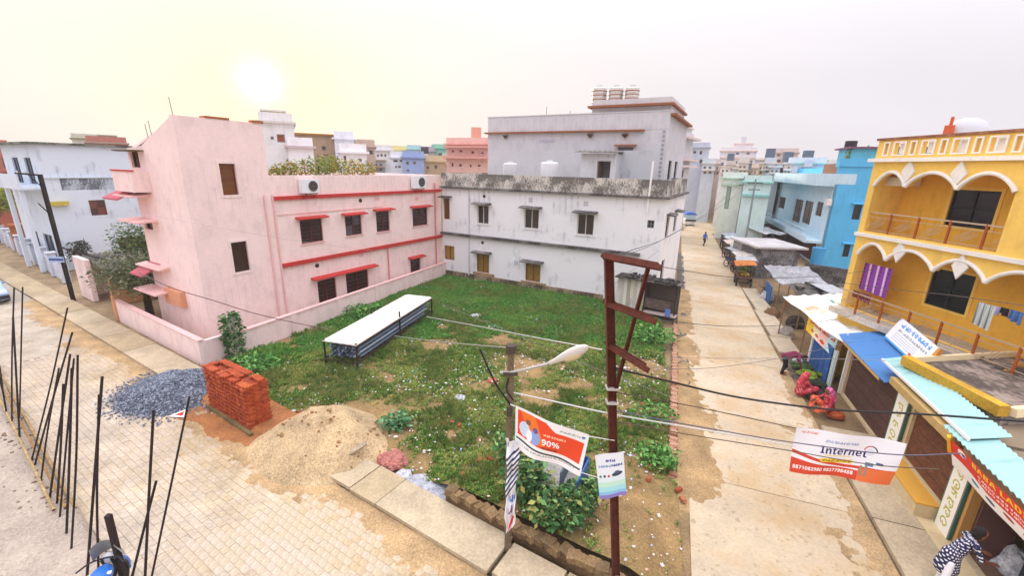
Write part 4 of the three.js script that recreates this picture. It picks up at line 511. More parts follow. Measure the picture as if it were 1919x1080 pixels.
stall('market_stall', 'stall with patched tin and wooden sheets on its roof', [[20.4, 6.2, 2.0], [20.9, 9.6, 2.1], [17.2, 9.4, 2.1], [16.6, 6.1, 1.9]], 2, [[20.3, 6.3, 2], [16.7, 6.2, 1.9]], M(0x8d8a88, { map: 'mould', side: 1 }), (g, p) => { const it = []; for (let k = 0; k < 26; k++) { const q = p(rr(17, 20.4), rr(6.3, 9.3), 2.1 + rr(0, 0.12)); it.push(B(rr(0.2, 0.9), rr(0.03, 0.15), rr(0.15, 0.5), q.x, q.y, q.z, rr(0, 3))); } mesh('roof_clutter', it, M(0x6a6660, { map: 'mould' }), g).userData.kind = 'stuff'; const w = p(18.5, 8, 2.28); mesh('sheet', [B(2.4, 0.03, 1.2, w.x, w.y, w.z, turnR + 0.2)], M(0xcfd4d8, { map: 'fleck' }), g); });
const tarpPrint = print(512, 256, (x, w, h) => { x.fillStyle = '#f4f3ee'; x.fillRect(0, 0, w, h); x.fillStyle = '#e9b08a'; x.fillRect(60, 70, 110, 26); x.fillStyle = '#f0c8a0'; x.fillRect(40, 104, 150, 12); x.fillStyle = '#3f8a55'; for (let i = 0; i < 9; i++) { x.beginPath(); x.arc(330 + i * 18, 60 + (i % 3) * 30, 16, 0, 6.3); x.fill(); } x.fillStyle = '#e8f0e6'; for (let i = 0; i < 7; i++) { x.beginPath(); x.arc(340 + i * 20, 66 + (i % 3) * 30, 8, 0, 6.3); x.fill(); } scrawl(x, 300, 150, 190, 60, 6, '#2f7a4a', 7); });
stall('market_stall', 'stall under a white printed tarpaulin with green marks', [[15.4, 4.9, 2.3], [16.4, 7.9, 2.55], [9.2, 8.2, 2.65], [8.6, 5.6, 2.35]], 2, [[15.2, 5, 2.25], [9.0, 5.7, 2.3], [12, 5.3, 2.3]], tarpPrint, (g, p) => { const bl = M(0x2f6fc0, { map: 'fleck' }); for (let k = 0; k < 4; k++) { const q = p(11.6 - k * 0.62, 5.75, 0.85); mesh('shutter_board', [B(0.58, 1.7, 0.05, q.x, q.y, q.z, turnR)], bl, g); } const e = p(12.0, 5.72, 0.9); mesh('jamb', [B(0.16, 1.8, 0.1, e.x, e.y, e.z, turnR)], M(0xf0f0ec), g); const e2 = p(9.0, 5.72, 0.9); mesh('jamb', [B(0.2, 1.8, 0.1, e2.x, e2.y, e2.z, turnR)], M(0xcfe6e2), g); const ins = p(8.5, 6.6, 0.8); mesh('back_panel', [B(1.2, 1.6, 0.05, ins.x, ins.y, ins.z, turnR)], M(0x1f5a4c), g); });
{ // printed sheet with fruit colours hanging at the tarpaulin edge
  const m = print(256, 256, (x) => { const gr = ['#f6d02c', '#f3e9c4', '#f6c9c0', '#bfe6ea']; gr.forEach((c, i) => { x.fillStyle = c; x.fillRect(i * 64, 0, 64, 256); }); x.fillStyle = '#d94a2a'; for (const [a, b, r] of [[60, 190, 16], [110, 200, 18], [165, 210, 20]]) { x.beginPath(); x.arc(a, b, r, 0, 6.3); x.fill(); } x.fillStyle = '#3a7a3a'; for (const [a, b] of [[60, 172], [110, 180], [165, 190]]) x.fillRect(a - 4, b - 6, 8, 10); scrawl(x, 20, 60, 220, 60, 6, '#c8503c', 9); x.fillStyle = '#e8562c'; x.fillRect(4, 4, 60, 22); });
  tag(mesh('banner', clothGeo(G(1517, 588, 2.2), G(1572, 628, 2.25), G(1558, 668, 1.35), G(1508, 617, 1.55), 10, 8, (a, b) => 0.03 * Math.sin(a * 8)), m, null, true), 'yellow and pink banner with red tomatoes hung from the white tarpaulin', 'banner');
}
// shop row
const shopF = new Frame(RP(8.9, 6.1), -d2.x, -d2.z);
{
  const f = shopF, g = f.thing('shop_row', 'low row of shops with brown rolling shutters and a turquoise tin awning', 'shops'), cream = M(0xd8c49a, { map: 'plaster' }), H = 2.78, L = 12.5;
  const op = [{ x: 0.3, y: 0.12, w: 4.0, h: 2.08 }, { x: 5.25, y: 0.58, w: 2.3, h: 1.86 }, { x: 8.28, y: 0.12, w: 2.2, h: 1.95 }];
  put('wall', wallShape(0, L, 0, H, op, 0.2, [[L, H], [4.32, H], [4.32, 2.33], [0, 2.33]]), cream, g, f);
  put('wall', [BB(0, 0, -3.4, 0.15, 2.33, -0.2), BB(L - 0.15, 0, -3.4, L, H, -0.2), BB(0.15, 0, -3.4, L - 0.15, H, -3.2), BB(4.6, 0, -3.2, 4.75, H, -0.2), BB(7.8, 0, -3.2, 7.95, H, -0.2)], cream, g, f);
  put('ceiling', BB(4.32, H - 0.06, -3.2, L - 0.15, H, -0.2), M(0x8a7a64), g, f);
  const shut = (r, c) => { const n = 24; for (let k = 0; k < n; k++) { const y = r.y + r.h * k / n; put('shutter_slat', new THREE.CylinderGeometry(r.h / n * 0.62, r.h / n * 0.62, r.w, 6, 1, false, -0.4, Math.PI + 0.8).rotateZ(Math.PI / 2).translate(r.x + r.w / 2, y + r.h / n / 2, -0.13), M(k % 5 === 3 ? c[1] : c[0], { map: 'fleck', rough: 0.7 }), g, f); } };
  shut(op[0], [0x6a4436, 0x5c3a30]); shut(op[1], [0x8a4f2a, 0x7c4524]);
  put('post', [BB(0.12, 0.05, 0.0, 0.24, 2.3, 0.1)], M(0xeae2d6), g, f); put('post', [BB(-0.35, 0.05, 0.2, -0.25, 2.3, 0.3)], M(0xb98a4a), g, f);
  put('ledge', [BB(5.1, 0.0, 0.0, 7.5, 0.5, 0.5)], cream, g, f); put('ledge_edge', BB(5.1, 0.5, 0.0, 7.5, 0.55, 0.52), M(0xd9a23c), g, f);
  put('fascia', BB(4.3, 2.5, 0.002, 7.7, 2.72, 0.36), M(0xc2a468, { map: 'plaster' }), g, f);
  const board = (x0, x1, y0, y1, n) => { const m = print(128, 512, (x) => { x.fillStyle = '#f3f3ea'; x.fillRect(0, 0, 128, 512); x.strokeStyle = '#2f8a5a'; x.lineWidth = 5; x.strokeRect(3, 3, 122, 506); x.strokeStyle = '#b04a7a'; x.lineWidth = 4; x.beginPath(); x.moveTo(121, 10); x.lineTo(121, 500); x.stroke(); x.translate(64, 256); x.rotate(-Math.PI / 2); scrawl(x, -200, -38, 400, 70, n, '#b9b23c', 9); }); const b = put('sign_board', BB(x0, y0, 0.05, x1, y1, 0.1), M(0x3a6a55), g, f); const s = new THREE.PlaneGeometry(x1 - x0 - 0.02, y1 - y0 - 0.02).translate((x0 + x1) / 2, (y0 + y1) / 2, 0.106); mesh('sign_face', s, m, b, true); };
  board(4.38, 5.12, 0.3, 2.3, 5); board(7.6, 8.22, 0.08, 2.2, 6);
  for (const [a, b] of [[8.28, 8.37], [10.39, 10.48]]) put('door_frame', BB(a, 0.1, -0.15, b, 2.07, 0.05), M(0xb98a4a), g, f); put('door_leaf', BB(8.38, 0.12, -0.9, 8.44, 2.05, -0.16), M(0x6a4a44), g, f);
  put('floor', BB(7.96, 0.0, -3.2, L - 0.15, 0.11, -0.2), M(0x6a5040), g, f);
  put('counter', [BB(9.1, 0.11, -1.2, 10.3, 0.8, -0.7)], M(0x2f333a), g, f); put('shelf', [0.9, 1.3, 1.7].map((y) => BB(8.0, y, -3.15, 12, y + 0.04, -2.8)), M(0x5a3a30), g, f);
  const goods = []; for (let k = 0; k < 60; k++) goods.push(B(rr(0.08, 0.22), rr(0.1, 0.28), 0.15, rr(8.1, 11.8), pick([0.9, 1.3, 1.7]) + 0.14, -2.95)); put('goods', goods, M(0x7a2f3a, { map: 'fleck' }), g, f);
  put('step', BB(7.55, 0.0, 0.0, 12.4, 0.16, 0.45), cream, g, f);
  // roofs and awnings
  const tq = M(0xa4d2ce, { rough: 0.6, map: 'streak', side: 1 }), bl = M(0x4a88c8, { rough: 0.6, map: 'streak', side: 1 });
  const tin = (name, x0, x1, z0, y0, z1, y1, mat, n) => { const pts = [], idx = [], nz = 2, nx = n * 4; for (let j = 0; j <= nz; j++) for (let i = 0; i <= nx; i++) { const t = j / nz; pts.push(lerp(x0, x1, i / nx), lerp(y0, y1, t) + 0.02 * Math.sin(i * Math.PI / 2), lerp(z0, z1, t)); } for (let j = 0; j < nz; j++) for (let i = 0; i < nx; i++) { const k = j * (nx + 1) + i; idx.push(k, k + nx + 1, k + 1, k + 1, k + nx + 1, k + nx + 2); } const q = new THREE.BufferGeometry(); q.setAttribute('position', new THREE.Float32BufferAttribute(pts, 3)); q.setIndex(idx); q.computeVertexNormals(); const u = q.clone().translate(0, -0.015, 0); return put(name, [q, u], mat, g, f); };
  tin('tin_roof', -0.6, 4.0, -1.5, 2.82, 0.34, 2.36, bl, 26); tin('tin_awning', 3.2, 8.0, -0.5, 3.12, 0.22, 2.88, tq, 30); tin('tin_awning', 7.2, 12.6, -0.3, 2.98, 0.34, 2.74, tq, 30);
  put('awning_edge', [BB(-0.6, 2.25, 0.31, 3.6, 2.33, 0.35)], M(0xcaa35a), g, f); put('awning_edge', [BB(3.2, 2.82, 0.21, 8.0, 2.9, 0.25)], M(0xe8ecec), g, f);
  // white board lying on the blue roof
  const bm = print(512, 256, (x) => { x.fillStyle = '#eef0f4'; x.fillRect(0, 0, 512, 256); scrawl(x, 60, 20, 380, 60, 9, '#3f8fd6', 9); scrawl(x, 60, 90, 380, 36, 14, '#5a5a60', 4); x.fillStyle = '#bcc0c6'; for (let i = 0; i < 4; i++) x.fillRect(60, 140 + i * 22, 300, 6); x.fillStyle = '#c8503c'; x.beginPath(); x.arc(330, 215, 14, 0, 6.3); x.fill(); x.fillStyle = '#4aa0e0'; x.fillRect(0, 238, 512, 18); });
  const tl = f.at(0.3, 3.62, -1.25), tr = f.at(3.3, 3.5, -1.15), br = f.at(3.45, 2.72, -0.75), bl2 = f.at(0.35, 2.78, -0.85); const sg = thing('signboard', 'white framed signboard with blue lettering leaning on the blue tin roof', 'sign'); mesh('panel', clothGeo(tl, tr, br, bl2, 2, 2, () => 0), bm, sg, true); mesh('backing', clothGeo(tl, tr, br, bl2, 2, 2, () => 0.06), M(0x8a8a8a, { side: 1 }), sg, true); mesh('frame', [BAR(tr, br, 0.14, 0.1)], M(0xc98a3c), sg);
}
{ // flat roof with yellow kerb above the second shop
  const K0 = G(1697, 672, 3.25).setY(0), K1 = G(1882, 768, 3.25).setY(0), K3 = K0.clone().add(G(1850, 664, 3.25).setY(0).sub(K0).multiplyScalar(1.5)), P = [K0, K1, K1.clone().add(K3).sub(K0), K3], g = thing('flat_roof', 'grey flat shop roof edged by a thick yellow kerb', 'roof', P[0]); const L = P.map((p) => p.clone().sub(P[0]));
  const s = new THREE.Shape(); L.forEach((p, i) => (i ? s.lineTo(p.x, -p.z) : s.moveTo(p.x, -p.z))); mesh('slab', new THREE.ExtrudeGeometry(s, { depth: 0.42, bevelEnabled: false }).rotateX(-Math.PI / 2).translate(0, 2.72, 0), M(0xa89c94, { map: 'mould' }), g);
  const yk = M(0xe6b93e, { map: 'concrete' }); mesh('kerb', BAR(L[0].clone().setY(3.2), L[1].clone().setY(3.2), 0.26, 0.3), yk, g); mesh('kerb', BAR(L[0].clone().setY(3.18).add(V(0.12, 0, 0)), L[3].clone().setY(3.18), 0.22, 0.16), M(0xe9d9b0), g); mesh('kerb', BAR(L[1].clone().setY(3.18).add(V(0.2, 0, 0)), L[2].clone().setY(3.18), 0.22, 0.2), M(0xe9d9b0), g);
  for (let k = 0; k < 14; k++) { const p = RP(rr(4.6, 6.6), rr(8.6, 10.0), 3.14), c = tag(mesh('roof_scrap', [new THREE.DodecahedronGeometry(rr(0.06, 0.16)).scale(1, 0.6, 1.3).translate(p.x, p.y + 0.03, p.z)], M(pick([0xd8d4cc, 0x4a4440, 0xb98a4a, 0x8a4a34])), null), 'small scrap lying on the flat shop roof with the yellow kerb', 'scrap', 'scraps on the flat shop roof'); c; }
}
{ // red shop banner over the doorway
  const m = print(768, 256, (x) => { x.fillStyle = '#d92b20'; x.fillRect(0, 0, 768, 170); x.fillStyle = '#f2f0ee'; x.beginPath(); x.moveTo(0, 140); x.quadraticCurveTo(120, 130, 260, 168); x.lineTo(768, 150); x.lineTo(768, 256); x.lineTo(0, 256); x.closePath(); x.fill(); x.fillStyle = '#f2f0ee'; x.beginPath(); x.arc(80, 44, 30, 0, 6.3); x.fill(); x.fillStyle = '#2f5fb0'; x.beginPath(); x.arc(92, 50, 16, 0, 6.3); x.fill(); x.fillStyle = '#f4d21c'; x.font = 'bold 62px sans-serif'; x.fillText('BABA LADIES', 150, 62); x.fillStyle = '#fff'; x.font = 'bold 26px sans-serif'; scrawl(x, 190, 84, 540, 26, 24, '#ffffff', 4); scrawl(x, 190, 118, 540, 26, 24, '#ffffff', 4); ['#2f6f9a', '#27406a', '#b02a3a', '#c07a2a', '#3a3a3a', '#5a8aa8'].forEach((c, i) => { x.fillStyle = c; x.beginPath(); x.ellipse(170 + i * 100, 196 + (i % 2) * 14, 30, 14, 0.2, 0, 6.3); x.fill(); }); });
  const f = shopF, z = 0.52, g = thing('shop_banner', 'red and white shop banner with yellow lettering above the open doorway', 'banner', f.at(0, 0)); const p = (a, h, o) => f.at(a, h, o).sub(g.position);
  mesh('sheet', clothGeo(p(7.75, 2.66, z - 0.1), p(11.9, 2.66, z - 0.1), p(11.9, 1.98, z - 0.3), p(7.75, 1.98, z - 0.3), 24, 4, (a, b) => 0.015 * Math.sin(a * 14)), m, g, true); mesh('side_board', BAR(p(7.68, 2.7, z - 0.1), p(7.68, 2.3, z - 0.2), 0.07, 0.14), M(0xe0b020), g);
}
// ---------- materials and clutter on the street and the lot ----------
const turnS = Math.atan2(-d1.z, d1.x);
function heap(P, rx, rz, h, N, noise, turn) { const pos = [], idx = [], uv = [], M2 = 64; pos.push(0, h, 0); uv.push(0, 0); for (let i = 1; i <= N; i++) for (let k = 0; k < M2; k++) { const a = k / M2 * 6.2832, t = i / N, edge = 1 + 0.28 * (fbm(Math.cos(a) * 1.6 + 5, Math.sin(a) * 1.6 + 5, noise, 3) - 0.5), x = Math.cos(a) * rx * t * edge, z = Math.sin(a) * rz * t * edge, y = h * Math.pow(Math.cos(Math.min(1, t) * Math.PI / 2), 1.15) * (1 + 0.6 * (fbm(x * 1.3 + 9, z * 1.3, noise, 3) - 0.5)) - 0.10 * h * sstep(0.5, 0.75, fbm(x * 2.6 + 3, z * 1.6, noise + 7, 2)) * (1 - t) + 0.10 * (fbm(x * 6, z * 6, noise + 3, 2) - 0.5) * (1 - t) - 0.02 * t; pos.push(x, y, z); uv.push(x, z); } for (let k = 0; k < M2; k++) idx.push(0, 1 + (k + 1) % M2, 1 + k); for (let i = 1; i < N; i++) for (let k = 0; k < M2; k++) { const a = 1 + (i - 1) * M2 + k, b = 1 + (i - 1) * M2 + (k + 1) % M2, c = a + M2, d = b + M2; idx.push(a, b, c, b, d, c); } const g = new THREE.BufferGeometry(); g.setAttribute('position', new THREE.Float32BufferAttribute(pos, 3)); g.setAttribute('uv', new THREE.Float32BufferAttribute(uv, 2)); g.setIndex(idx); g.computeVertexNormals(); return g; }
{ // gravel heap
  const P = SP(-8.75, -0.15, 0.02), g = thing('gravel_heap', 'dark blue grey gravel heap on the street beside the brick stack', 'gravel', P, turnS), base = heap(P, 2.15, 1.85, 0.62, 26, 3); mesh('heap', base, M(0x606875, { map: 'fleck', bump: 'rough', bumpScale: 0.04 }), g, true);
  const st = new THREE.DodecahedronGeometry(0.022, 0).scale(1.3, 0.8, 1), im = new THREE.InstancedMesh(st, new THREE.MeshStandardMaterial({ roughness: 0.85 }), 16000), m4 = new THREE.Matrix4(), q = new THREE.Quaternion(), c = new THREE.Color(); const bp = base.attributes.position, cnt = bp.count;
  for (let i = 0; i < 16000; i++) { const k = Math.floor(1 + Math.pow(rnd(), 0.75) * (cnt - 2)), s = 0.4 + 1.7 * Math.pow(rnd(), 2.5), out = k / cnt > 0.85 && rnd() < 0.35 ? rr(1, 1.3) : 1; q.setFromEuler(new THREE.Euler(rr(0, 6), rr(0, 6), rr(0, 6))); m4.compose(V((bp.getX(k) + rr(-0.06, 0.06)) * out, Math.max(0.02, bp.getY(k)) + 0.008, (bp.getZ(k) + rr(-0.06, 0.06)) * out), q, V(s, s, s)); im.setMatrixAt(i, m4); c.set(pick([0x646c7a, 0x727a88, 0x515966, 0x858c98, 0x9aa0aa])); im.setColorAt(i, c); }
  im.name = 'stones'; im.userData.kind = 'stuff'; im.castShadow = im.receiveShadow = true; g.add(im);
}
{ // sand heap
  const P = SP(-0.95, 1.0, 0.02), g = thing('sand_heap', 'pale sand heap spilling over the slabs beside the brick stack', 'sand', P, turnS); mesh('heap', heap(P, 2.45, 2.0, 1.0, 30, 11), M(0xe6d0a8, { map: 'dirt', bump: 'rough', bumpScale: 0.05 }), g, true);
  const cl = []; for (let k = 0; k < 70; k++) { const a = rr(0, 6.28), t = rr(0.15, 0.95), x = Math.cos(a) * 2.3 * t, z = Math.sin(a) * 1.9 * t; cl.push(new THREE.DodecahedronGeometry(rr(0.02, 0.06)).scale(1.2, 0.7, 1).translate(x, 1.0 * Math.pow(Math.cos(t * Math.PI / 2), 1.15) + 0.01, z)); } const k = mesh('clods', cl, M(0xa9855a, { map: 'dirt' }), g); k.userData.kind = 'stuff';
  const b1 = SP(0.75, 0.9, 0.52), pl = tag(mesh('plank', [B(0.75, 0.05, 0.16)], M(0xcdb99a, { map: 'fleck' })), 'short plank stuck in the sand heap', 'plank'); pl.position.copy(b1); pl.rotation.set(0.2, turnS + 1.0, 0.35);
}
{ // stack of bricks
  const g = thing('brick_stack', 'neat block of red bricks stacked between gravel and sand', 'bricks', SP(-4.74, 0.36, 0.08), turnS), W = 2.86, Dp = 0.76, ly = 22, hh = 0.077, geo = boxUV(B(0.107, 0.068, 0.232)), geo2 = boxUV(B(0.232, 0.068, 0.107)), ms = [0xcc5a2a, 0xc04f22, 0xd86a32, 0xb24820, 0xd26436].map((c) => M(c, { map: 'fleck', bump: 'fine', bumpScale: 0.006 }));
  const all = []; const nW = Math.floor(W / 0.1145), nD = 3;
  for (let l = 0; l < ly; l++) for (let i = 0; i < nW; i++) for (let k = 0; k < nD; k++) { const edge = k === nD - 1 || i === nW - 1 || i === 0 || l >= ly - 1; if (!edge) continue; if (l === ly - 1 && (i > nW - 6 && k > 0 ? true : vnoise(i * 0.4, k, 5) > 0.72)) continue; all.push({ x: -W / 2 + (i + 0.5) * 0.1145 + rr(-0.006, 0.006), y: l * hh + 0.035, z: -Dp / 2 + (k + 0.5) * Dp / nD + rr(-0.02, 0.02) + (l % 2 ? 0.03 : -0.03), r: rr(-0.05, 0.05), m: Math.floor(rnd() * 5), pr: (k === nD - 1 ? 2 : 0) + (i === nW - 1 ? 2 : 0) + l / ly }); }
  all.sort((a, b) => b.pr - a.pr); const rest = [];
  all.forEach((b, i) => { if (i < 300) { const m = mesh('brick', geo, ms[b.m], g, true); m.position.set(b.x, b.y, b.z); m.rotation.y = b.r; } else rest.push(B(0.107, 0.068, 0.232).rotateY(b.r).translate(b.x, b.y, b.z)); });
  const r = mesh('bricks', rest, ms[0], g); r.userData.kind = 'stuff'; mesh('inner_bricks', B(W - 0.26, ly * hh - 0.14, Dp - 0.3, 0, (ly * hh - 0.1) / 2, 0), ms[3], g);
  // kerb stone before it
  const ks = tag(mesh('kerb_stone', [B(3.1, 0.16, 0.12)], M(0x8c7f55, { map: 'dirt' })), 'long mossy kerb stone lying before the brick stack', 'kerb'); ks.position.copy(SP(-4.7, -0.08, 0.1)); ks.rotation.y = turnS - 0.03;
  const tri = thing('warning_triangle', 'red and white warning triangle lying flat by the brick stack', 'sign', SP(-6.55, -0.75, 0.075), turnS + 0.5); const sh = new THREE.Shape(); sh.moveTo(-0.3, -0.26); sh.lineTo(0.3, -0.26); sh.lineTo(0, 0.28); sh.closePath(); const hole = new THREE.Path(); hole.moveTo(-0.17, -0.18); hole.lineTo(0, 0.12); hole.lineTo(0.17, -0.18); hole.closePath(); sh.holes.push(hole); mesh('rim', new THREE.ExtrudeGeometry(sh, { depth: 0.02, bevelEnabled: false }).rotateX(-Math.PI / 2), M(0xf4f0ee), tri); mesh('panel', new THREE.ExtrudeGeometry(new THREE.Shape([new THREE.Vector2(-0.17, -0.18), new THREE.Vector2(0.17, -0.18), new THREE.Vector2(0, 0.12)]), { depth: 0.012, bevelEnabled: false }).rotateX(-Math.PI / 2), M(0xc8342c), tri);
}
{ // building site with starter bars on the near side of the street
  const E0 = G(0, 692), E1 = G(185, 1012), e = E1.clone().sub(E0).normalize(), n = V(-e.z, 0, e.x); const nn = n.dot(V(0, 0, 0).sub(E0)) > 0 ? n : n.negate();
  const hgt = (a, b) => (b < 0.06 ? 0.02 : 0.2 + 0.16 * (fbm(a * 0.9, b * 0.9, 101, 4) - 0.4) + 0.07 * (fbm(a * 4, b * 4, 105, 2) - 0.5));
  structure(mesh('site_ground', sheet(E0, e, nn, -14, 19, 0.0, 9, 260, 90, hgt), M(0xcfc2b4, { map: 'concrete', bump: 'rough', bumpScale: 0.05 }), null, true));
  const gp = (a, b) => E0.clone().addScaledVector(e, a).addScaledVector(nn, b).setY(hgt(a, b));
  const rub = []; for (let k = 0; k < 420; k++) { const p = gp(rr(-2, 13), Math.pow(rnd(), 1.3) * 4 + 0.1); rub.push(new THREE.DodecahedronGeometry(rr(0.012, 0.055)).scale(rr(0.8, 1.6), rr(0.5, 1), 1).rotateY(rr(0, 6)).translate(p.x, p.y + 0.01, p.z)); } const rm = mesh('rubble', rub, M(0xa08672, { map: 'fleck' })); tag(rm, 'broken brick and stone rubble on the building site', 'rubble', null, 'stuff');
  for (const [b, y, a0, a1, c] of [[0.05, 0.2, 0, 13.4, 0xc9a86a], [0.2, 0.32, 1, 13.4, 0xb98f52], [0.38, 0.28, 3, 13.2, 0xd2b47c]]) { const p0 = gp(a0, b).setY(y), p1 = gp(a1, b + 0.05).setY(y + 0.05); tag(mesh('bamboo_pole', [tube(sag(p0, p1, -0.05, 6), 0.035, 30)], M(c, { map: 'fleck' })), 'long bamboo pole laid along the edge of the building site', 'bamboo pole', 'bamboo poles at the site edge'); }
  const bars = [[24, 801, 28, 540], [39, 832, 26, 595], [38, 792, 44, 538], [15, 782, -4, 690], [60, 866, 128, 577], [66, 875, 137, 623], [77, 911, 112, 690], [94, 938, 133, 664], [113, 976, 140, 672], [126, 1004, 136, 690], [135, 1034, 147, 666], [163, 1100, 193, 706], [187, 1105, 187, 740], [272, 1110, 289, 770], [280, 1108, 356, 745], [242, 1110, 294, 902], [8, 740, -8, 650], [108, 950, 120, 720]];
  bars.forEach(([u, v, tu, tv], i) => { const b = G(u, v, 0.15), d = pixelRay(tu, tv), k = Math.hypot(b.x, b.z) / Math.hypot(d.x, d.z) * (1 + 0.01 * (i % 3)); const top = V(d.x * k, EYE + d.y * k, d.z * k), mid = b.clone().lerp(top, 0.5).add(V(0.02 * Math.sin(i * 2), 0, 0.03 * Math.cos(i))); const g = tag(mesh('steel_bar', [tube([b, mid, top], 0.021 + 0.004 * (i % 2), 16, 7)], M(0x2e211c, { rough: 0.8, map: 'fleck' })), (['rusty starter bar in the tall upright cluster farthest along the bamboo poles', 'rusty starter bar in the slanting cluster crossed over the bamboo poles', 'rusty starter bar in the dense upright cluster between the slanting bars and the pair', 'rusty starter bar of the close pair beside the motorcycle', 'rusty starter bar of the spread cluster rising behind the wooden post'])[i < 4 || i === 16 ? 0 : i < 7 || i === 17 ? 1 : i < 11 ? 2 : i < 13 ? 3 : 4], 'steel bar', 'starter bars, cluster ' + ['one', 'two', 'three', 'four', 'five'][i < 4 || i === 16 ? 0 : i < 7 || i === 17 ? 1 : i < 11 ? 2 : i < 13 ? 3 : 4]); g; });
  { const b = G(238, 1100, 0.1), d = pixelRay(204, 966), k = Math.hypot(b.x, b.z) / Math.hypot(d.x, d.z) * 0.98, top = V(d.x * k, EYE + d.y * k, d.z * k); tag(mesh('wooden_post', [BAR(b, top, 0.09, 0.09)], M(0x3a2a26, { map: 'fleck' })), 'short dark wooden post leaning before the motorcycle', 'post'); }
  // motorcycle
  const W = G(222, 1035, 1.05); const g = thing('motorcycle', 'blue motorcycle with grey windscreen parked among the starter bars', 'motorcycle', V(W.x + 0.05, 0.03, W.z + 0.55), 0.35); const blu = M(0x2a6fc4, { rough: 0.3 }), blk = M(0x1b1b1d, { rough: 0.6 }), met = M(0x9a9ca0, { rough: 0.35, metal: 0.7 });
  for (const z of [-0.65, 0.65]) { const t = mesh('wheel', new THREE.TorusGeometry(0.27, 0.055, 10, 28).rotateY(Math.PI / 2).translate(0, 0.32, z), blk, g); mesh('rim', [new THREE.TorusGeometry(0.2, 0.02, 6, 24).rotateY(Math.PI / 2).translate(0, 0.32, z), ...[0, 1, 2].map((k) => B(0.03, 0.4, 0.03).rotateX(k * 1.05).translate(0, 0.32, z))], met, t); }
  mesh('frame', [BAR(V(0, 0.4, 0.6), V(0, 0.6, 0.1), 0.08, 0.08), BAR(V(0, 0.6, 0.1), V(0, 0.85, -0.35), 0.07, 0.07), BAR(V(0.08, 0.35, -0.65), V(0.08, 1.0, -0.42), 0.04, 0.04), BAR(V(-0.08, 0.35, -0.65), V(-0.08, 1.0, -0.42), 0.04, 0.04)], blk, g); mesh('engine', [B(0.3, 0.3, 0.4, 0, 0.42, 0)], met, g);
  mesh('fuel_tank', new THREE.SphereGeometry(1, 18, 12).scale(0.19, 0.16, 0.34).translate(0, 0.86, -0.08), blu, g); mesh('tank_stripe', [B(0.4, 0.03, 0.06, 0, 0.95, -0.1)], M(0xf2f2f2), g); mesh('seat', new THREE.SphereGeometry(1, 16, 10).scale(0.15, 0.07, 0.42).translate(0, 0.84, 0.45), blk, g); mesh('tail', new THREE.SphereGeometry(1, 14, 8).scale(0.14, 0.12, 0.35).translate(0, 0.74, 0.6), blu, g);
  mesh('windscreen', new THREE.CylinderGeometry(0.2, 0.26, 0.42, 18, 1, true, Math.PI * 0.55, Math.PI * 0.9).rotateX(0.3).translate(0, 1.12, -0.4), M(0x8d9296, { rough: 0.2, side: 1 }), g); mesh('headlight', new THREE.SphereGeometry(0.13, 16, 10).scale(1, 1, 0.7).translate(0, 0.95, -0.52), M(0xd8d8d8, { rough: 0.15 }), g); mesh('handlebar', [tube([V(-0.38, 1.02, -0.2), V(-0.2, 1.06, -0.36), V(0.2, 1.06, -0.36), V(0.38, 1.02, -0.2)], 0.018, 14)], blk, g); mesh('mudguard', new THREE.TorusGeometry(0.33, 0.06, 6, 14, 2).rotateY(Math.PI / 2).rotateX(-0.4).translate(0, 0.32, -0.65), blu, g);
}
{ // rack of pipes on the lot
  const h = 1.25, c = [[605, 640], [660, 655], [815, 565], [765, 552]].map(([u, v]) => G(u, v, h)); const A = c[0].clone().setY(0), f = new Frame(A, c[3].x - c[0].x, c[3].z - c[0].z), L = c[0].distanceTo(c[3]) * 0.98, W = 1.7; const g = f.thing('pipe_rack', 'long steel rack with white sheet top holding blue grey pipes on the grass', 'pipe rack'); const rs = M(0x4a332a, { map: 'fleck' });
  const z0 = 0.0, z1 = W; // n of this frame points to the near side
  put('top_sheet', BB(0, h, z0, L, h + 0.05, z1), M(0xe9e4da, { map: 'streak' }), g, f);
  for (const a of [0.05, L / 2, L - 0.05]) for (const z of [z0 + 0.04, z1 - 0.04]) put('leg', BB(a - 0.03, -0.05, z - 0.03, a + 0.03, h + (a === L / 2 ? 0.35 : 0.1), z + 0.03), rs, g, f);
  put('frame', [BB(0, h - 0.08, z1 - 0.05, L, h - 0.001, z1), BB(0, h - 0.08, z0, L, h - 0.001, z0 + 0.05), BB(0, 0.42, z1 - 0.05, L, 0.47, z1), BB(0, 0.42, z0, L, 0.47, z0 + 0.05), ...[0, 0.33, 0.66, 1].map((t) => BB(t * (L - 0.06), 0.38, z0, t * (L - 0.06) + 0.06, 0.42, z1))], rs, g, f);
  let k = 0; for (let l = 0; l < 6; l++) for (let i = 0; i < 8; i++) { const z = 0.2 + i * 0.19 + (l % 2) * 0.09, r = 0.055, a0 = rr(0.1, 0.5), a1 = L - rr(0.1, 0.9); if (z > W - 0.08) continue; const p = thing('steel_pipe', 'blue grey steel pipe in the ' + ['lowest', 'second lowest', 'third lowest', 'fourth lowest', 'fifth lowest', 'topmost'][l] + ' layer of the pipe rack', 'pipe', null, 0, 'pipes in the rack, ' + ['lowest', 'second', 'third', 'fourth', 'fifth', 'topmost'][l] + ' layer'); p.position.copy(f.A); p.rotation.y = f.turn; mesh('tube', ROD(V(a0, 0.53 + l * 0.105, z), V(a1, 0.53 + l * 0.105, z), r, r, 8), M([0x9aa9c0, 0x8b9ab4, 0xb4bfd0, 0x7787a2][k++ % 4], { rough: 0.35, metal: 0.5 }), p); }
}
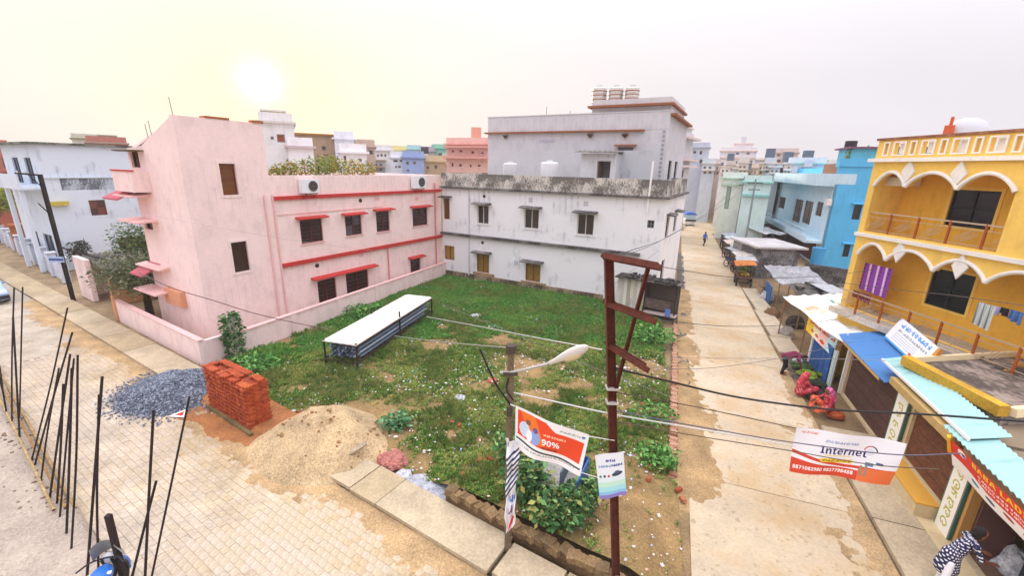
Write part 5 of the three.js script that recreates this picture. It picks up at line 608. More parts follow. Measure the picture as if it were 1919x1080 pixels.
// ---------- poles, banners, wires ----------
const lampBase = G(952, 1035), rustBase = V(2.4, 0.05, -7.1), greyMet = M(0xb7b4ae, { rough: 0.5, metal: 0.2 });
const ptAt = (u, v, dist) => { const d = pixelRay(u, v), k = dist / Math.hypot(d.x, d.z); return V(d.x * k, EYE + d.y * k, d.z * k); };
const lampD = Math.hypot(lampBase.x, lampBase.z), rustD = Math.hypot(rustBase.x, rustBase.z);
{
  const g = thing('street_lamp', 'concrete lamp pole with cobra head street light at the lot corner', 'street lamp', lampBase); const loc = (u, v, d) => ptAt(u, v, d).sub(lampBase); const top = loc(958, 652, lampD), j = loc(957, 697, lampD);
  mesh('pole', [ROD(V(0, 0, 0), top, 0.085, 0.07, 10)], M(0x8f8069, { map: 'dirt' }), g); mesh('clamp', [ROD(top.clone().add(V(0, -0.1, 0)), top.clone().add(V(0, 0.06, 0)), 0.11, 0.11, 10), B(0.3, 0.06, 0.06, j.x, j.y, j.z + 0.1), B(0.12, 0.2, 0.2, j.x, j.y - 0.9, j.z)], M(0x4a4038), g);
  const a1 = loc(1028, 682, lampD - 0.2), hd = loc(1100, 650, lampD - 0.4); mesh('arm', [tube([loc(938, 698, lampD), j.clone().add(V(0, 0.02, 0.06)), a1], 0.03, 14)], greyMet, g);
  const dir = hd.clone().sub(a1).normalize(), len = a1.distanceTo(hd) * 1.05; const prof = [[0, 0], [0.045, 0.02], [0.06, 0.2], [0.095, 0.36], [0.12, 0.55], [0.112, 0.72], [0.07, 0.84], [0, 0.9]].map(([x, y]) => new THREE.Vector2(x, y * len / 0.9)); const hg = new THREE.LatheGeometry(prof, 18).scale(1, 1, 0.62); const q = new THREE.Quaternion().setFromUnitVectors(V(0, 1, 0), dir); hg.applyQuaternion(q).translate(a1.x, a1.y, a1.z); const head = mesh('lamp_head', hg, M(0xdcd9d2, { rough: 0.45 }), g); const le = new THREE.SphereGeometry(1, 14, 8).scale(0.1, 0.22, 0.07).applyQuaternion(q).translate(a1.x + dir.x * len * 0.62, a1.y + dir.y * len * 0.62 - 0.07, a1.z + dir.z * len * 0.62); mesh('lens', le, M(0xd9c7a0, { rough: 0.2 }), head);
  mesh('cable_loop', [tube([loc(958, 760, lampD - 0.1), loc(930, 720, lampD), loc(900, 655, lampD + 0.2)], 0.02, 12), tube([j, loc(950, 730, lampD - 0.12), loc(962, 750, lampD - 0.1)], 0.018, 10)], M(0x1c1a19), g);
}
const I = (a, b, w, d, t) => { const L = a.distanceTo(b); return [[-w / 2, 0, t, d], [w / 2, 0, t, d], [0, 0, w, t]].map(([x, z, ww, dd]) => ALONG(a, b, B(ww, L, dd, x, L / 2, z))); };
{
  const g = thing('rusty_pole', 'rusty steel girder pole with three cross arms and a diagonal brace', 'pole', rustBase); const rs = M(0xb89a88, { map: 'rust', rough: 0.9 }); const loc = (u, v, d) => ptAt(u, v, d).sub(rustBase), top = loc(1141, 482, rustD);
  mesh('pole', I(V(0, 0, 0), top, 0.14, 0.12, 0.014), rs, g);
  const hs = [482, 570, 648].map((v) => Hat(1143, v, rustBase)); const ends = [[1236, 500], [1226, 600], [1212, 690]].map(([u, v], i) => G(u, v, hs[i]).sub(rustBase));
  ends.forEach((e, i) => { const st = V(0, 0, 0).lerp(top, (hs[i] - rustBase.y) / top.y); st.y = hs[i] - rustBase.y; const d = e.clone().sub(st).normalize(); const s0 = st.clone().addScaledVector(d, -0.12); const m = mesh('cross_arm', [BAR(s0.clone().add(V(0, 0.0, 0.09)), e.clone().add(V(0, 0, 0.09)), 0.05, 0.09), BAR(s0.clone().add(V(0, 0, -0.09)), e.clone().add(V(0, 0, -0.09)), 0.05, 0.09), ROD(st, st.clone().add(V(0, 0.03, 0)), 0.03)], rs, g); m; });
  const pj = V(0, 0, 0).lerp(top, 0.4); mesh('brace', I(loc(1150, 745, rustD), V(0, 0, 0).lerp(ends[0], 0.8).setY(ends[0].y - 0.05).add(top.clone().multiplyScalar(0.2).setY(0)), 0.05, 0.05, 0.012), rs, g); pj;
  mesh('clamp', [0.42, 0.62, 0.66].map((t) => { const p = top.clone().multiplyScalar(t); return B(0.22, 0.03, 0.2, p.x, p.y, p.z); }), M(0xb9b4aa), g);
}
const poleF = new Frame(lampBase, rustBase.x - lampBase.x, rustBase.z - lampBase.z);
const pfp = (u, v, o = 0) => { const [a, h] = poleF.px(u, v, o); return poleF.at(a, h, o); };
{ // orange banner between the poles
  const m = print(512, 320, (x) => { x.fillStyle = '#f3f2f0'; x.fillRect(0, 0, 512, 320); x.fillStyle = '#e8481c'; x.beginPath(); x.moveTo(18, 20); x.lineTo(230, 22); x.lineTo(300, 70); x.lineTo(492, 78); x.lineTo(486, 240); x.lineTo(20, 212); x.closePath(); x.fill(); x.fillStyle = '#f07a1c'; x.beginPath(); x.moveTo(40, 24); x.lineTo(150, 24); x.lineTo(240, 200); x.lineTo(130, 218); x.closePath(); x.fill();
    x.fillStyle = '#cfe0f4'; x.beginPath(); x.ellipse(74, 150, 42, 56, 0, 0, 6.3); x.fill(); x.fillStyle = '#8fa8dc'; x.beginPath(); x.ellipse(162, 168, 40, 50, 0, 0, 6.3); x.fill(); x.fillStyle = '#f4f6fa'; x.beginPath(); x.ellipse(116, 178, 24, 44, 0, 0, 6.3); x.fill(); x.fillStyle = '#8a5a48'; x.beginPath(); x.arc(100, 86, 20, 0, 6.3); x.fill(); x.fillStyle = '#6a5a9a'; x.beginPath(); x.arc(160, 116, 20, 0, 6.3); x.fill();
    x.fillStyle = '#ffffff'; x.font = 'bold 62px sans-serif'; x.fillText('90%', 214, 190); scrawl(x, 220, 100, 150, 24, 9, '#ffd8b0', 4); scrawl(x, 216, 204, 110, 22, 7, '#5a3010', 4); x.fillStyle = '#16382c'; x.beginPath(); x.moveTo(10, 236); x.lineTo(500, 268); x.lineTo(500, 280); x.lineTo(10, 250); x.closePath(); x.fill(); scrawl(x, 60, 268, 400, 20, 22, '#8a8e94', 3); scrawl(x, 320, 34, 160, 22, 10, '#8a9a92', 3); x.fillStyle = '#2f8ac0'; x.fillRect(470, 30, 22, 16); });
  const g = thing('banner', 'orange and white advertising banner stretched between lamp pole and rusty pole', 'banner', lampBase), L = (u, v) => pfp(u, v, 0.12).sub(lampBase); mesh('sheet', clothGeo(L(967, 760), L(1105, 816), L(1089, 889), L(963, 838), 26, 12, (a, b) => 0.05 * Math.sin(a * 9 + b * 2) * (0.3 + b) - 0.06 * Math.sin(a * 3.14)), m, g, true); mesh('ties', [ROD(L(1104, 818), L(1152, 826), 0.008), ROD(L(1090, 886), L(1152, 905), 0.008), ROD(L(966, 762), L(957, 758), 0.012), ROD(L(963, 836), L(955, 838), 0.012)], M(0xe0e0dc), g);
}
{ // poster on the rusty pole
  const m = print(256, 384, (x) => { x.fillStyle = '#e9f0f6'; x.fillRect(0, 0, 256, 384); ['#dff0f4', '#c4ecd8', '#a6e2ea', '#8cc6ec'].forEach((c, i) => { x.fillStyle = c; x.fillRect(0, 200 + i * 42, 256, 42); }); x.fillStyle = '#8a7cc4'; x.fillRect(0, 352, 256, 32); x.fillStyle = '#3a4a8a'; x.font = 'bold 30px sans-serif'; scrawl(x, 84, 46, 90, 34, 5, '#4a4a9a', 6); scrawl(x, 20, 92, 110, 30, 6, '#6a94b8', 5); scrawl(x, 136, 88, 100, 32, 6, '#2f4a8a', 6); x.fillStyle = '#2a3a5a'; x.beginPath(); x.ellipse(184, 180, 50, 18, -0.12, 0, 6.3); x.fill(); x.fillStyle = '#4a5a7a'; x.beginPath(); x.ellipse(184, 166, 24, 14, 0, 0, 6.3); x.fill(); ['#3f8a7a', '#2a3a5a', '#b04a3a'].forEach((c, i) => { x.fillStyle = c; x.beginPath(); x.arc(30 + i * 38, 192, 11, 0, 6.3); x.fill(); }); });
  const g = thing('poster', 'small pale blue poster tied on the rusty pole', 'poster', rustBase), f = new Frame(rustBase, 1, 0.1), L = (u, v) => { const [a, h] = f.px(u, v, 0.1); return f.at(a, h, 0.1).sub(rustBase); }; mesh('sheet', clothGeo(L(1115, 858), L(1168, 850), L(1174, 932), L(1124, 940), 12, 12, (a, b) => 0.015 * Math.sin(a * 6 + b * 3)), m, g, true);
}
{ // narrow banner hanging crumpled down the lamp pole
  const m = print(128, 512, (x) => { x.fillStyle = '#eef1f6'; x.fillRect(0, 0, 128, 512); x.fillStyle = '#2a2f55'; for (let i = 0; i < 7; i++) { x.save(); x.translate(0, 60 + i * 32); x.rotate(-0.6); x.fillRect(-60, 40, 240, 12); x.restore(); } scrawl(x, 20, 300, 90, 60, 3, '#4a7ac0', 9); scrawl(x, 20, 360, 90, 60, 3, '#7a4a6a', 8); x.fillStyle = '#e2482a'; x.beginPath(); x.moveTo(20, 500); x.lineTo(110, 420); x.lineTo(120, 450); x.lineTo(50, 512); x.closePath(); x.fill(); });
  const g = thing('banner', 'narrow striped white and blue banner hanging crumpled down the lamp pole', 'banner', lampBase), L = (u, v) => pfp(u, v, 0.16).sub(lampBase); mesh('sheet', clothGeo(L(948, 822), L(975, 832), L(964, 985), L(949, 1000), 14, 40, (a, b) => 0.05 * Math.sin(a * 14 + b * 6) + 0.04 * Math.sin(b * 22)), m, g, true);
}
{ // Internet banner over the road
  const m = print(1024, 512, (x) => { x.fillStyle = '#f2f3f8'; x.fillRect(0, 0, 1024, 512); x.fillStyle = '#d8452a'; x.beginPath(); x.moveTo(0, 250); x.quadraticCurveTo(260, 330, 560, 360); x.lineTo(1024, 330); x.lineTo(1024, 512); x.lineTo(0, 512); x.closePath(); x.fill(); x.fillStyle = '#f2f3f8'; x.beginPath(); x.moveTo(0, 290); x.quadraticCurveTo(300, 370, 560, 392); x.lineTo(720, 380); x.lineTo(720, 404); x.quadraticCurveTo(360, 408, 0, 340); x.closePath(); x.fill(); x.fillStyle = '#e8743a'; x.beginPath(); x.moveTo(690, 372); x.lineTo(1024, 330); x.lineTo(1024, 512); x.lineTo(690, 512); x.closePath(); x.fill();
    x.fillStyle = '#1d1c6a'; x.font = 'bold 116px sans-serif'; x.fillText('Internet', 270, 246); scrawl(x, 300, 84, 330, 46, 12, '#8ea0c4', 6); scrawl(x, 60, 30, 170, 34, 7, '#e0785a', 5); x.fillStyle = '#f2cf2a'; x.fillRect(290, 300, 330, 46); scrawl(x, 300, 304, 300, 38, 10, '#8a6a10', 5); x.fillStyle = '#f0d890'; x.fillRect(320, 256, 280, 14); x.fillStyle = '#ffffff'; x.font = 'bold 56px sans-serif'; x.fillText('8871082980 9827798488', 24, 462, 640); x.strokeStyle = '#c0483a'; x.lineWidth = 12; x.beginPath(); x.arc(760, 170, 58, 3.3, 4.9); x.stroke(); x.strokeStyle = '#2a2a3a'; x.beginPath(); x.arc(760, 170, 58, 4.9, 6.3); x.stroke(); x.fillStyle = '#dfe4ea'; x.beginPath(); x.arc(760, 176, 40, 0, 6.3); x.fill(); x.fillStyle = '#5a8ab0'; x.fillRect(740, 290, 70, 40); x.fillStyle = '#2f5f8a'; x.fillRect(830, 270, 60, 30); x.fillStyle = '#9a8a78'; x.fillRect(700, 340, 24, 110); x.fillRect(744, 330, 22, 120); });
  const a = G(1492, 804, 3.15), b = G(1697, 831, 3.15), f = new Frame(a, b.x - a.x, b.z - a.z), g = thing('banner', 'white and red Internet banner hanging from cables over the road', 'banner', a), L = (u, v) => { const [p, h] = f.px(u, v); return f.at(p, h - f.A.y).sub(a); }; // heights are absolute
  const l = (u, v) => { const [p, h] = f.px(u, v); const q = f.at(p, 0); q.y = h; return q.sub(a); }; L; mesh('sheet', clothGeo(l(1493, 802), l(1698, 831), l(1667, 911), l(1479, 884), 40, 16, (s, t) => 0.04 * Math.sin(s * 10 + t * 3) + 0.05 * Math.sin(s * 3.1)), m, g, true);
}
function cable(label, pts, r, col, group) { return tag(mesh('overhead_cable', [tube(pts, r, 40, 6)], M(col, { rough: 0.6 })), label, 'cable', group); }
{
  const gp = 'overhead cables'; const c = (lab, list, r, col) => cable(lab, list.map(([u, v, d]) => ptAt(u, v, d)), r, col, gp);
  c('thick black cable from the rusty pole across the road above the Internet banner', [[1150, 690, rustD], [1258, 716, 9.2], [1390, 746, 10.6], [1560, 768, 11.5], [1720, 776, 12], [1919, 790, 12.5], [2050, 798, 13]], 0.024, 0x141214);
  c('white cable from pink wall over the grass to the rusty pole', [[800, 594, 20], [888, 610, 16], [1000, 632, 11.5], [1130, 656, rustD]], 0.014, 0xc9c8c4); c('grey cable from the pipe rack to the lamp pole top', [[740, 630, 17], [800, 638, 14.5], [880, 646, 11], [955, 652, lampD]], 0.014, 0x9a9890);
  c('white cable from the lamp pole past the rusty pole over the road', [[958, 735, lampD], [1036, 752, 8], [1146, 776, rustD + 0.2], [1285, 800, 8.6], [1490, 836, 10]], 0.016, 0xd2d2d0);
  c('thin wire from rusty pole to the top of the Internet banner', [[1150, 735, rustD], [1300, 762, 8.6], [1492, 803, 10.1]], 0.01, 0x4a3a30); c('thin wire from rusty pole through the middle of the Internet banner', [[1152, 770, rustD], [1310, 800, 8.6], [1490, 830, 9.95], [1690, 853, 10.7], [1800, 850, 11.2]], 0.012, 0x5a5a68); c('thin wire from rusty pole under the lettering of the Internet banner', [[1152, 790, rustD], [1310, 818, 8.6], [1486, 846, 9.93], [1640, 872, 10.5], [1760, 880, 10.9]], 0.01, 0x5a4a3a);
  c('brown service cable from the pink house to the pipe rack', [[262, 512, 24], [327, 541, 22], [400, 563, 20.6], [480, 588, 19.6], [610, 617, 18.9]], 0.02, 0x6a4a48); c('grey wire across the road before the brown shutters', [[1255, 671, 17], [1400, 672, 16], [1560, 673, 15], [1660, 676, 14.6]], 0.008, 0x8a8a88); c('dark wire along the yellow balconies', [[1575, 530, 20], [1680, 543, 17.5], [1800, 556, 15.5], [1919, 573, 14.5]], 0.01, 0x4a4440); c('fine wire from the lamp pole over the grass to the white house corner', [[958, 655, lampD], [1040, 600, 14], [1140, 540, 21], [1235, 470, 27]], 0.007, 0x55504a); c('fine wire from the rusty pole top to the yellow house', [[1236, 500, rustD + 0.5], [1380, 520, 11], [1540, 518, 15], [1640, 505, 19]], 0.007, 0x4a4642); c('fine wire from the middle cross arm to the yellow balcony', [[1226, 600, rustD + 0.4], [1380, 612, 11], [1520, 606, 14], [1625, 585, 18]], 0.007, 0x4a4642); c('fine wire from the lowest cross arm over the white tarpaulin', [[1212, 690, rustD + 0.3], [1330, 690, 10.5], [1480, 668, 14], [1600, 640, 16.5]], 0.007, 0x6a6660); c('fine wire sagging from the rack over the grass to the brick edging', [[815, 565, 22], [950, 620, 17], [1090, 680, 13], [1260, 745, 12]], 0.007, 0x8a8780); c('fine wire from the rusty pole along the road to the dark pole', [[1141, 484, rustD], [1260, 440, 22], [1360, 380, 38], [1437, 322, 52]], 0.012, 0x4a4a4c); c('second fine wire from the rusty pole along the road to the grey steel pole', [[1141, 490, rustD], [1240, 450, 20], [1330, 395, 32], [1392, 340, 42]], 0.01, 0x4a4a4c); c('thin pale wire across the pink walls', [[240, 395, 24], [400, 425, 21], [560, 452, 21], [700, 470, 24]], 0.006, 0xb8a0a0);
}
// litter, bricks, plants on the lot
{
  const it = [], cols = [0xe2e2e2, 0xd6d8de, 0xf0f0f0, 0xc8c4bc, 0xa9c4e4, 0xd8a898, 0xd9d4c8, 0xb8b4a8]; const c = new THREE.Color();
  for (let k = 0; k < 7500; k++) { const a = rnd(), b = rnd(), w = lotPoint(a, b); if (fbm(w.x * 0.7, w.z * 0.7, 131, 3) < 0.34 + rr(0, 0.3)) continue; const s = rr(0.02, 0.07) * (rnd() < 0.06 ? 2 : 1); const g = new THREE.PlaneGeometry(s, s * rr(0.5, 1.4), 2, 2).rotateX(-Math.PI / 2); const p = g.attributes.position; for (let i = 0; i < p.count; i++) p.setY(i, rr(0, s * 0.5)); g.rotateY(rr(0, 6)).translate(w.x, lotHeight(w.x, w.z) + rr(0.03, 0.1), w.z); g.computeVertexNormals(); c.set(pick(cols)); const arr = new Float32Array(p.count * 3); for (let i = 0; i < p.count; i++) arr.set([c.r, c.g, c.b], i * 3); g.setAttribute('color', new THREE.BufferAttribute(arr, 3)); it.push(g); }
  const m = mesh('litter', it, new THREE.MeshStandardMaterial({ vertexColors: true, side: THREE.DoubleSide, roughness: 0.7 }), null, true); tag(m, 'scraps of white plastic and paper strewn over the grass', 'litter', null, 'stuff');
  const bag = (name, label, u, v, s, col, h) => { const P = G(u, v, 0.1), [x, z] = [P.x, P.z]; const g = new THREE.IcosahedronGeometry(1, 6), p = g.attributes.position; for (let i = 0; i < p.count; i++) { const a = V(p.getX(i), p.getY(i), p.getZ(i)), k = 0.55 + 0.9 * fbm(a.x * 3 + 9 + u, a.y * 3 + a.z * 3.7 + 9, 15, 4); p.setXYZ(i, a.x * k * s, Math.max(-0.1, a.y) * k * h, a.z * k * s * 0.8); } const q = new THREE.IcosahedronGeometry(1, 6); q.attributes.position.copy(p); q.computeVertexNormals(); const o = tag(mesh(name, q, M(col, { map: 'fleck', rough: 0.6 }), null, true), label, 'bag'); o.position.set(x, lotHeight(x, z) + 0.02, z); return o; };
  bag('plastic_bag', 'crumpled pink and red plastic sack at the edge of the slabs', 737, 865, 0.42, 0xd8897a, 0.3); bag('plastic_bag', 'flat white plastic bag next to the pink sack', 757, 890, 0.24, 0xe9edf4, 0.16); bag('plastic_bag', 'red and white packet lying in the middle of the grass', 925, 713, 0.2, 0xe27a58, 0.15); bag('plastic_bag', 'white packet on the grass below the red packet', 862, 748, 0.2, 0xe6eaf0, 0.15); bag('plastic_bag', 'white sack on the grass near the pipe rack', 893, 594, 0.35, 0xe6e8ea, 0.2);
  const ash = G(808, 908, 0.1), ag = thing('ash_heap', 'flat heap of white ash and plaster beside the slabs', 'ash', V(ash.x, 0.06, ash.z)); mesh('heap', heap(null, 0.9, 0.6, 0.14, 12, 33), M(0xc9cdd6, { map: 'fleck' }), ag, true);
  const bg = boxUV(B(0.23, 0.08, 0.11)), bm = [0xc0663c, 0xb0552f, 0xcf8058].map((q) => M(q, { map: 'fleck' }));
  for (const [u, v] of [[1215, 905], [1272, 917], [1222, 855], [1215, 880], [1238, 880], [848, 792], [832, 796], [862, 798], [920, 880], [900, 880], [760, 800], [1180, 800], [1165, 790], [1240, 800], [1205, 760], [1225, 730], [870, 912], [560, 772], [530, 770], [1280, 935]]) { const P = G(u, v, 0.12), b = tag(mesh('brick', bg, pick(bm), null, true), 'loose red brick lying on the lot', 'brick', 'loose bricks on the lot'); b.position.set(P.x, Math.max(0.05, lotHeight(P.x, P.z)) + 0.05, P.z); b.rotation.set(rr(-0.3, 0.3), rr(0, 3), rr(-0.3, 0.3)); }
  // brick edging beside the road
  const ed = thing('brick_edging', 'low double row of bricks between the grass and the road', 'bricks', RP(0.6, -0.42, 0.0), Math.atan2(-d2.z, d2.x)); const eg = boxUV(B(0.11, 0.075, 0.235)); for (let l = 0; l < 3; l++) for (let k = 0; k < 118; k++) { if (l === 2 && vnoise(k * 0.15, 3, 9) > 0.5) continue; if (l === 1 && k < 8 && k % 3) continue; if (l * 118 + k > 298) continue; const m2 = mesh('brick', eg, [0xc99878, 0xb98264, 0xd6ab8c].map((q) => M(q, { map: 'fleck' }))[(k * 7 + l) % 3], ed, true); m2.position.set(k * 0.118 + 0.05 * l, 0.05 + l * 0.082, rr(-0.03, 0.03)); m2.rotation.set(rr(-0.04, 0.04), rr(-0.12, 0.12), rr(-0.04, 0.04)); }
  // retaining wall of rough stones
  const rw = thing('retaining_wall', 'low rough stone retaining wall behind the near slabs', 'wall', SP(4.1, 1.12, 0), turnS); mesh('footing', BB(0, -0.05, -0.22, 5.4, 0.36, 0.0), M(0x7a6448, { map: 'dirt', bump: 'rough' }), rw); for (let k = 0; k < 24; k++) { const s = new THREE.BoxGeometry(0.3, 0.2, 0.26, 3, 2, 3); { const p = s.attributes.position; for (let i = 0; i < p.count; i++) { const x = p.getX(i), y = p.getY(i), z = p.getZ(i), q = 0.8 + 0.45 * fbm(x * 9 + k * 3.7 + 20, (y + z) * 9 + 20, 141, 2); p.setXYZ(i, x * q * 0.95, y * q * 0.8, z * q); } s.computeVertexNormals(); } const st = mesh('stone', boxUV(s), M(pick([0xa98e66, 0x96805e, 0xb59a70]), { map: 'dirt', bump: 'rough' }), rw, true); st.position.set(0.12 + k * 0.222, 0.4 + rr(-0.03, 0.05), -0.1 + rr(-0.05, 0.05)); st.rotation.set(rr(-0.2, 0.2), rr(-0.4, 0.4), rr(-0.15, 0.15)); }
  // plants
  const bush = (name, label, u, v, w, h, n, size, cols, y = 0.35) => { const P = G(u, v, y), g = thing(name, label, 'plant', V(P.x, Math.max(0, lotHeight(P.x, P.z) - 0.02), P.z)); const st = []; for (let k = 0; k < 7; k++) st.push(tube([V(0, 0, 0), V(rr(-0.3, 0.3) * w, h * 0.4, rr(-0.3, 0.3) * w), V(rr(-0.7, 0.7) * w, h * rr(0.6, 0.95), rr(-0.7, 0.7) * w)], 0.012, 8, 5)); mesh('stems', st, M(0x4a5a2a), g); mesh('foliage', leaves(n, blob(0, h * 0.55, 0, w, h * 0.5, w * 0.8), size, cols, { slim: 0.55 }), leafMat, g, true); return g; };
  const dk = [0x3a6a30, 0x2c5626, 0x4f8240, 0x6a9a55, 0x8aae68, 0x3a6a30, 0x2c5626, 0x9a9a50];
  bush('leafy_bush', 'dark broad leaved bush in front of the blue crate', 1050, 985, 0.75, 0.9, 950, 0.15, dk); bush('leafy_bush', 'dark broad leaved bush behind the narrow striped banner', 985, 940, 0.6, 1.1, 800, 0.15, dk); bush('leafy_bush', 'leafy bush on the stones right under the pale blue poster', 1095, 955, 0.5, 0.8, 550, 0.14, dk); bush('leafy_bush', 'tall leafy bush between lamp pole and grass', 955, 880, 0.5, 1.0, 520, 0.14, dk);
  const lt = [0x4f8a34, 0x63a043, 0x3c7028, 0x7ab058]; bush('weed_clump', 'green weed clump by the brick edging near the poster', 1232, 870, 0.7, 0.6, 500, 0.13, lt, 0.1); bush('weed_clump', 'green weed clump halfway along the brick edging', 1222, 790, 0.9, 0.6, 500, 0.13, lt, 0.1); bush('weed_clump', 'green weed clump beside the dark shack', 1225, 640, 1.2, 0.8, 700, 0.17, lt, 0.1); bush('weed_clump', 'weed clump at the foot of the sand heap', 745, 800, 0.6, 0.5, 420, 0.13, [0x3f7a48, 0x55905a, 0x6fa070], 0.1); bush('weed_clump', 'weed clump spreading along the pink wall', 480, 690, 1.1, 0.5, 800, 0.16, lt, 0.1); bush('weed_clump', 'weed clump behind the pipe rack', 690, 590, 1.6, 0.6, 800, 0.18, lt, 0.1);
  // blue crate
  const P = G(1050, 925, 0.4), cr = thing('blue_crate', 'open blue metal crate lined with white sheet beside the orange banner', 'crate', V(P.x, lotHeight(P.x, P.z), P.z), -0.45), bl = M(0x2f6fb8, { rough: 0.5, map: 'fleck' }), wh = M(0xd9d6c8, { map: 'fleck' }); mesh('side', BB(-0.6, 0.1, -0.5, -0.56, 1.0, 0.5), bl, cr); mesh('side', BB(0.56, 0.1, -0.5, 0.6, 0.85, 0.5), bl, cr); mesh('side', BB(-0.56, 0.1, -0.5, 0.56, 0.9, -0.46), bl, cr); mesh('side', BB(-0.56, 0.1, 0.46, 0.56, 0.35, 0.5), bl, cr); mesh('base', BB(-0.56, 0.06, -0.46, 0.56, 0.12, 0.46), bl, cr); mesh('lining', [B(1.05, 0.03, 0.8, 0, 0.45, -0.05).rotateX(0.25)], wh, cr); mesh('lining', [BB(0.1, 0.4, -0.44, 0.14, 0.9, 0.44)], M(0x5a6a7a), cr);
}
{ // shack of boards by the white house corner
  const sA = G(1153, 586), sB = G(1262, 608), f = new Frame(sA, sB.x - sA.x, sB.z - sA.z), g = f.thing('board_shack', 'dark shack of stained white boards and brown sheets at the road side', 'shack'); const L = sA.distanceTo(sB); for (let k = 0; k < 8; k++) put('board', BB(k * 0.21, 0.0, 0.0, k * 0.21 + 0.2, 2.35 + 0.05 * (k % 3), 0.03 + 0.006 * (k % 2)), M([0xdedbd2, 0xcfc9b8, 0xe6e4de, 0xb9b094][k % 4], { map: 'streak' }), g, f);
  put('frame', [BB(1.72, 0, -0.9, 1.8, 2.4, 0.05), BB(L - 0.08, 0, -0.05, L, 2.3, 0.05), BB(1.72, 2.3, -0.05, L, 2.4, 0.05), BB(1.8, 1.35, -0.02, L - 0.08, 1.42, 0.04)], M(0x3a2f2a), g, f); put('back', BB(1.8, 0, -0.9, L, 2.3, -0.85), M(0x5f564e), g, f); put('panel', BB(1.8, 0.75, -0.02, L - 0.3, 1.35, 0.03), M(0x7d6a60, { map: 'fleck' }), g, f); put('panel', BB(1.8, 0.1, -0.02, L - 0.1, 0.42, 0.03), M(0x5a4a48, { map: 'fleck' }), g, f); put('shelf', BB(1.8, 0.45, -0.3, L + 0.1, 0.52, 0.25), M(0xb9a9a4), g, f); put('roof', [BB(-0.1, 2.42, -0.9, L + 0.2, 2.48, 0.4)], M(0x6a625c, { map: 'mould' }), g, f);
  const q = []; for (let k = 0; k < 40; k++) q.push(B(rr(0.08, 0.4), rr(0.05, 0.2), rr(0.08, 0.4), rr(0.6, L), 2.52, rr(-0.85, 0.3), rr(0, 3))); put('roof_clutter', q, M(0x4a4444, { map: 'fleck' }), g, f).userData.kind = 'stuff'; put('cloth', BB(L - 0.5, 0.5, 0.26, L - 0.2, 0.95, 0.32), M(0x5f7fc0), g, f);
}
// ---------- left end of the street ----------
function roundTree(name, label, P, w, h, n, size, cols, cat = 'tree', group) { const g = thing(name, label, cat, P, 0, group); const tr = [ROD(V(0, 0, 0), V(0.05, h * 0.5, 0), w * 0.06 + 0.04, w * 0.04 + 0.02)]; for (let k = 0; k < 6; k++) { const a = k * 1.05; tr.push(tube([V(0, h * 0.3, 0), V(Math.cos(a) * w * 0.3, h * 0.55, Math.sin(a) * w * 0.3), V(Math.cos(a) * w * 0.6, h * (0.65 + 0.05 * (k % 3)), Math.sin(a) * w * 0.6)], 0.03, 6, 5)); } mesh('trunk', tr, M(0x5a4632, { map: 'fleck' }), g); const bl = []; for (let k = 0; k < 9; k++) { const a = k * 2.4, r = k ? w * 0.5 * rr(0.6, 1) : 0; bl.push(blob(Math.cos(a) * r, h * rr(0.5, 0.82), Math.sin(a) * r, w * 0.45, h * 0.2, w * 0.45)); } mesh('crown', leaves(n, (i) => bl[i % 9](), size, cols), leafMat, g, true); return g; }
